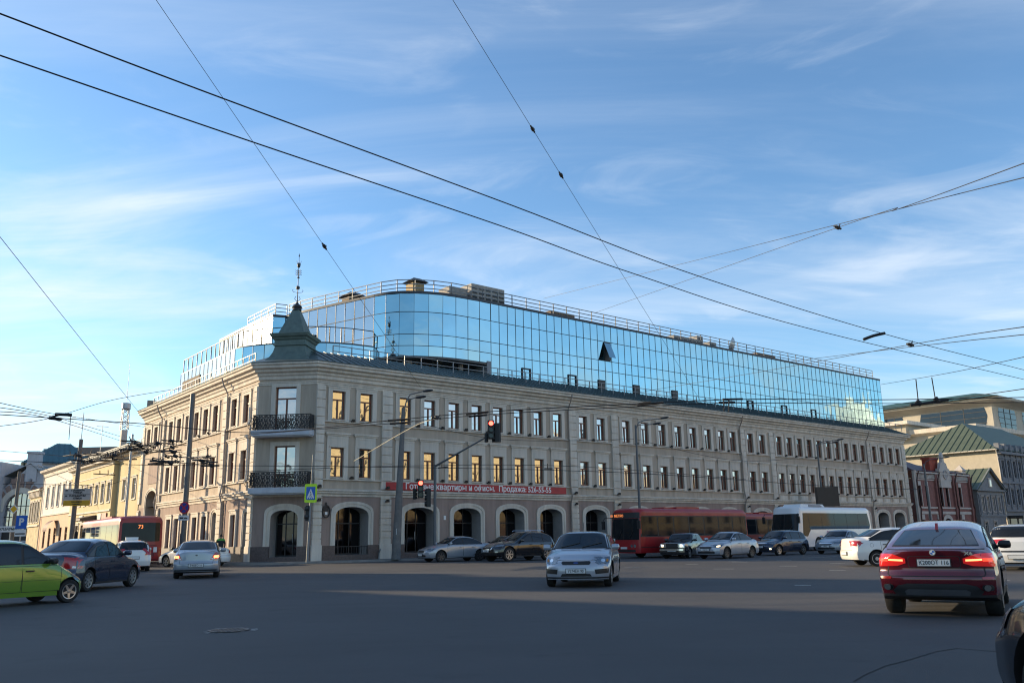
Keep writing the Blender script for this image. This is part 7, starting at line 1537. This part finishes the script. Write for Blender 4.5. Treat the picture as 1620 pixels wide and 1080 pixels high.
bars('black junction over the left street under the whip aerial', [(at_y(78, 661, 44), at_y(97, 663, 44), .18), (at_y(88, 655, 44), at_y(113, 656, 44), .18), (at_y(82, 659, 44), at_y(105, 654, 44), .10), (at_y(112, 656, 44), at_y(109, 695, 46), .035)])
def tangle(label, x0, x1, y0, y1, yy, n, seed, th=.08):
    r = random.Random(seed); L_ = []
    for k in range(n):
        x = r.uniform(x0, x1); y = y0 + (y1 - y0) * r.random(); w_ = r.uniform(14, 38); s = r.uniform(-.14, .10); d0, d1 = yy + r.uniform(-3, 3), yy + r.uniform(-3, 3)
        L_.append((at_y(x - w_ / 2, y - s * w_ / 2, d0), at_y(x + w_ / 2, y + s * w_ / 2, d1), r.choice((.05, .07, th, th * 1.5))))
        if r.random() < .7: L_.append((at_y(x, y, (d0 + d1) / 2), at_y(x + r.uniform(-3, 3), y - r.uniform(4, 9), (d0 + d1) / 2), .05))
        if r.random() < .5: L_.append((at_y(x - 2, y - 1, (d0 + d1) / 2), at_y(x + 4, y + 1, (d0 + d1) / 2), th * 2.4))
    return bars(label, L_, th)
tangle('dense upper knot of crossing trolley wire parts left of the tall pole', 205, 285, 697, 716, 50, 26, 3)
tangle('lower knot of crossing trolley wire parts on the tall pole', 240, 335, 721, 737, 48, 18, 5)
tangle('far knot of trolley wire parts before the yellow building', 110, 200, 714, 730, 62, 22, 8, .09)
bars('fork shaped hangers on a wire before the yellow building', [(at_y(148, 749, 60), at_y(182, 751, 60), .08), (at_y(158, 750, 60), at_y(158, 744, 60), .06), (at_y(171, 750, 60), at_y(171, 743, 60), .06)])
bars('fork shaped hangers on the level wire left of the arches', [(at_y(693, 740, 48), at_y(709, 738, 48), .07), (at_y(699, 739, 48), at_y(699, 733, 48), .05), (at_y(866, 740, 48), at_y(866, 733, 48), .05), (at_y(861, 741, 48), at_y(874, 741, 48), .08)])
wire('horizontal wire in front of the far arched hall', Y([(5, 765, 90), (70, 766, 90), (150, 767, 90)]), .06); wire('wire over the roof of the peach house down to the yellow wall', Y([(60, 735, 70), (140, 770, 66), (215, 752, 66)]), .03)

# ------------------------------------------------------------------ person
def person(name, label, at, rz, h=1.76):
    T = thing(name, label, 'person', at, rz, None, h / 1.76)
    J = dict(pel=(0, 0, .95), sp=(0, .01, 1.15), ch=(0, .0, 1.36), nk=(0, 0, 1.52), hd=(0, -.02, 1.64), tp=(0, -.01, 1.73), hl=(-.10, 0, .90), kl=(-.11, -.02, .50), al=(-.12, .03, .10), tl=(-.14, -.12, .04), hr=(.10, 0, .90), kr=(.12, -.05, .50), ar=(.13, .0, .10), tr=(.15, -.15, .04),
             sl=(-.20, 0, 1.43), el=(-.27, .03, 1.15), wl=(-.26, -.08, .92), fl=(-.25, -.12, .82), sr=(.20, 0, 1.43), er=(.27, .03, 1.15), wr=(.25, -.10, .93), fr=(.24, -.14, .83))
    Rr = dict(pel=.155, sp=.14, ch=.17, nk=.06, hd=.095, tp=.07, hl=.10, kl=.07, al=.05, tl=.04, hr=.10, kr=.07, ar=.05, tr=.04, sl=.08, el=.055, wl=.038, fl=.03, sr=.08, er=.055, wr=.038, fr=.03)
    Ed = [('pel', 'sp'), ('sp', 'ch'), ('ch', 'nk'), ('nk', 'hd'), ('hd', 'tp'), ('pel', 'hl'), ('hl', 'kl'), ('kl', 'al'), ('al', 'tl'), ('pel', 'hr'), ('hr', 'kr'), ('kr', 'ar'), ('ar', 'tr'), ('ch', 'sl'), ('sl', 'el'), ('el', 'wl'), ('wl', 'fl'), ('ch', 'sr'), ('sr', 'er'), ('er', 'wr'), ('wr', 'fr')]
    ks = list(J); me = bpy.data.meshes.new('body'); me.from_pydata([J[k] for k in ks], [(ks.index(a), ks.index(b)) for a, b in Ed], []); o = bpy.data.objects.new('t', me); C.objects.link(o)
    md = o.modifiers.new('s', 'SKIN'); sv_ = me.skin_vertices[0].data
    for i, k in enumerate(ks): sv_[i].radius = (Rr[k], Rr[k] * (.72 if k in ('pel', 'sp', 'ch') else 1)); sv_[i].use_root = (k == 'pel')
    sb = o.modifiers.new('u', 'SUBSURF'); sb.levels = 2; bpy.context.view_layer.update()
    m2 = bpy.data.meshes.new_from_object(o.evaluated_get(bpy.context.evaluated_depsgraph_get())); bpy.data.objects.remove(o)
    mats = [mat('dark_jacket', (.02, .022, .025), .8, var=.1), mat('dark_trousers', (.018, .018, .022), .8, var=.1), mat('skin', (.40, .23, .16), .6, var=.05), mat('green_collar', (.10, .35, .05), .7, var=.1)]
    m2.materials.clear()
    for m_ in mats: m2.materials.append(m_)
    for p in m2.polygons:
        z = p.center.z; p.material_index = 2 if z > 1.53 or (z < .88 and abs(p.center.x) > .21) else (3 if z > 1.38 else (0 if z > .93 or abs(p.center.x) > .2 else 1)); p.use_smooth = True
    b = bpy.data.objects.new('body', m2); C.objects.link(b); b.parent = T
    q = MB(); q.lathe([(.09, 1.60), (.108, 1.66), (.10, 1.73), (.05, 1.78), (0, 1.785)], n=14, c=(0, .012, 0)); q.build('hair', mat('dark_hair', (.015, .012, .01), .8, var=0), T, smooth=60)
    for s in (-1, 1):
        for k in range(4): pass
    q = MB()
    for s in (-1, 1):
        for k in range(4): x = s * (.232 + .008 * k); q.bar((s * .245, -.125 - .012 * (k - 1.5), .83), (s * .24, -.14 - .014 * (k - 1.5), .745 + .008 * abs(k - 1.5)), .017, n=6)
        q.bar((s * .235, -.11, .85), (s * .215, -.16, .80), .018, n=6)
    q.build('fingers', mats[2], T, smooth=60)
    return T
pp = at_y(349, 860, 55); person('person', 'person in dark clothes with bright green collar standing behind the silver saloon', (pp.x, pp.y, .12), R(10))
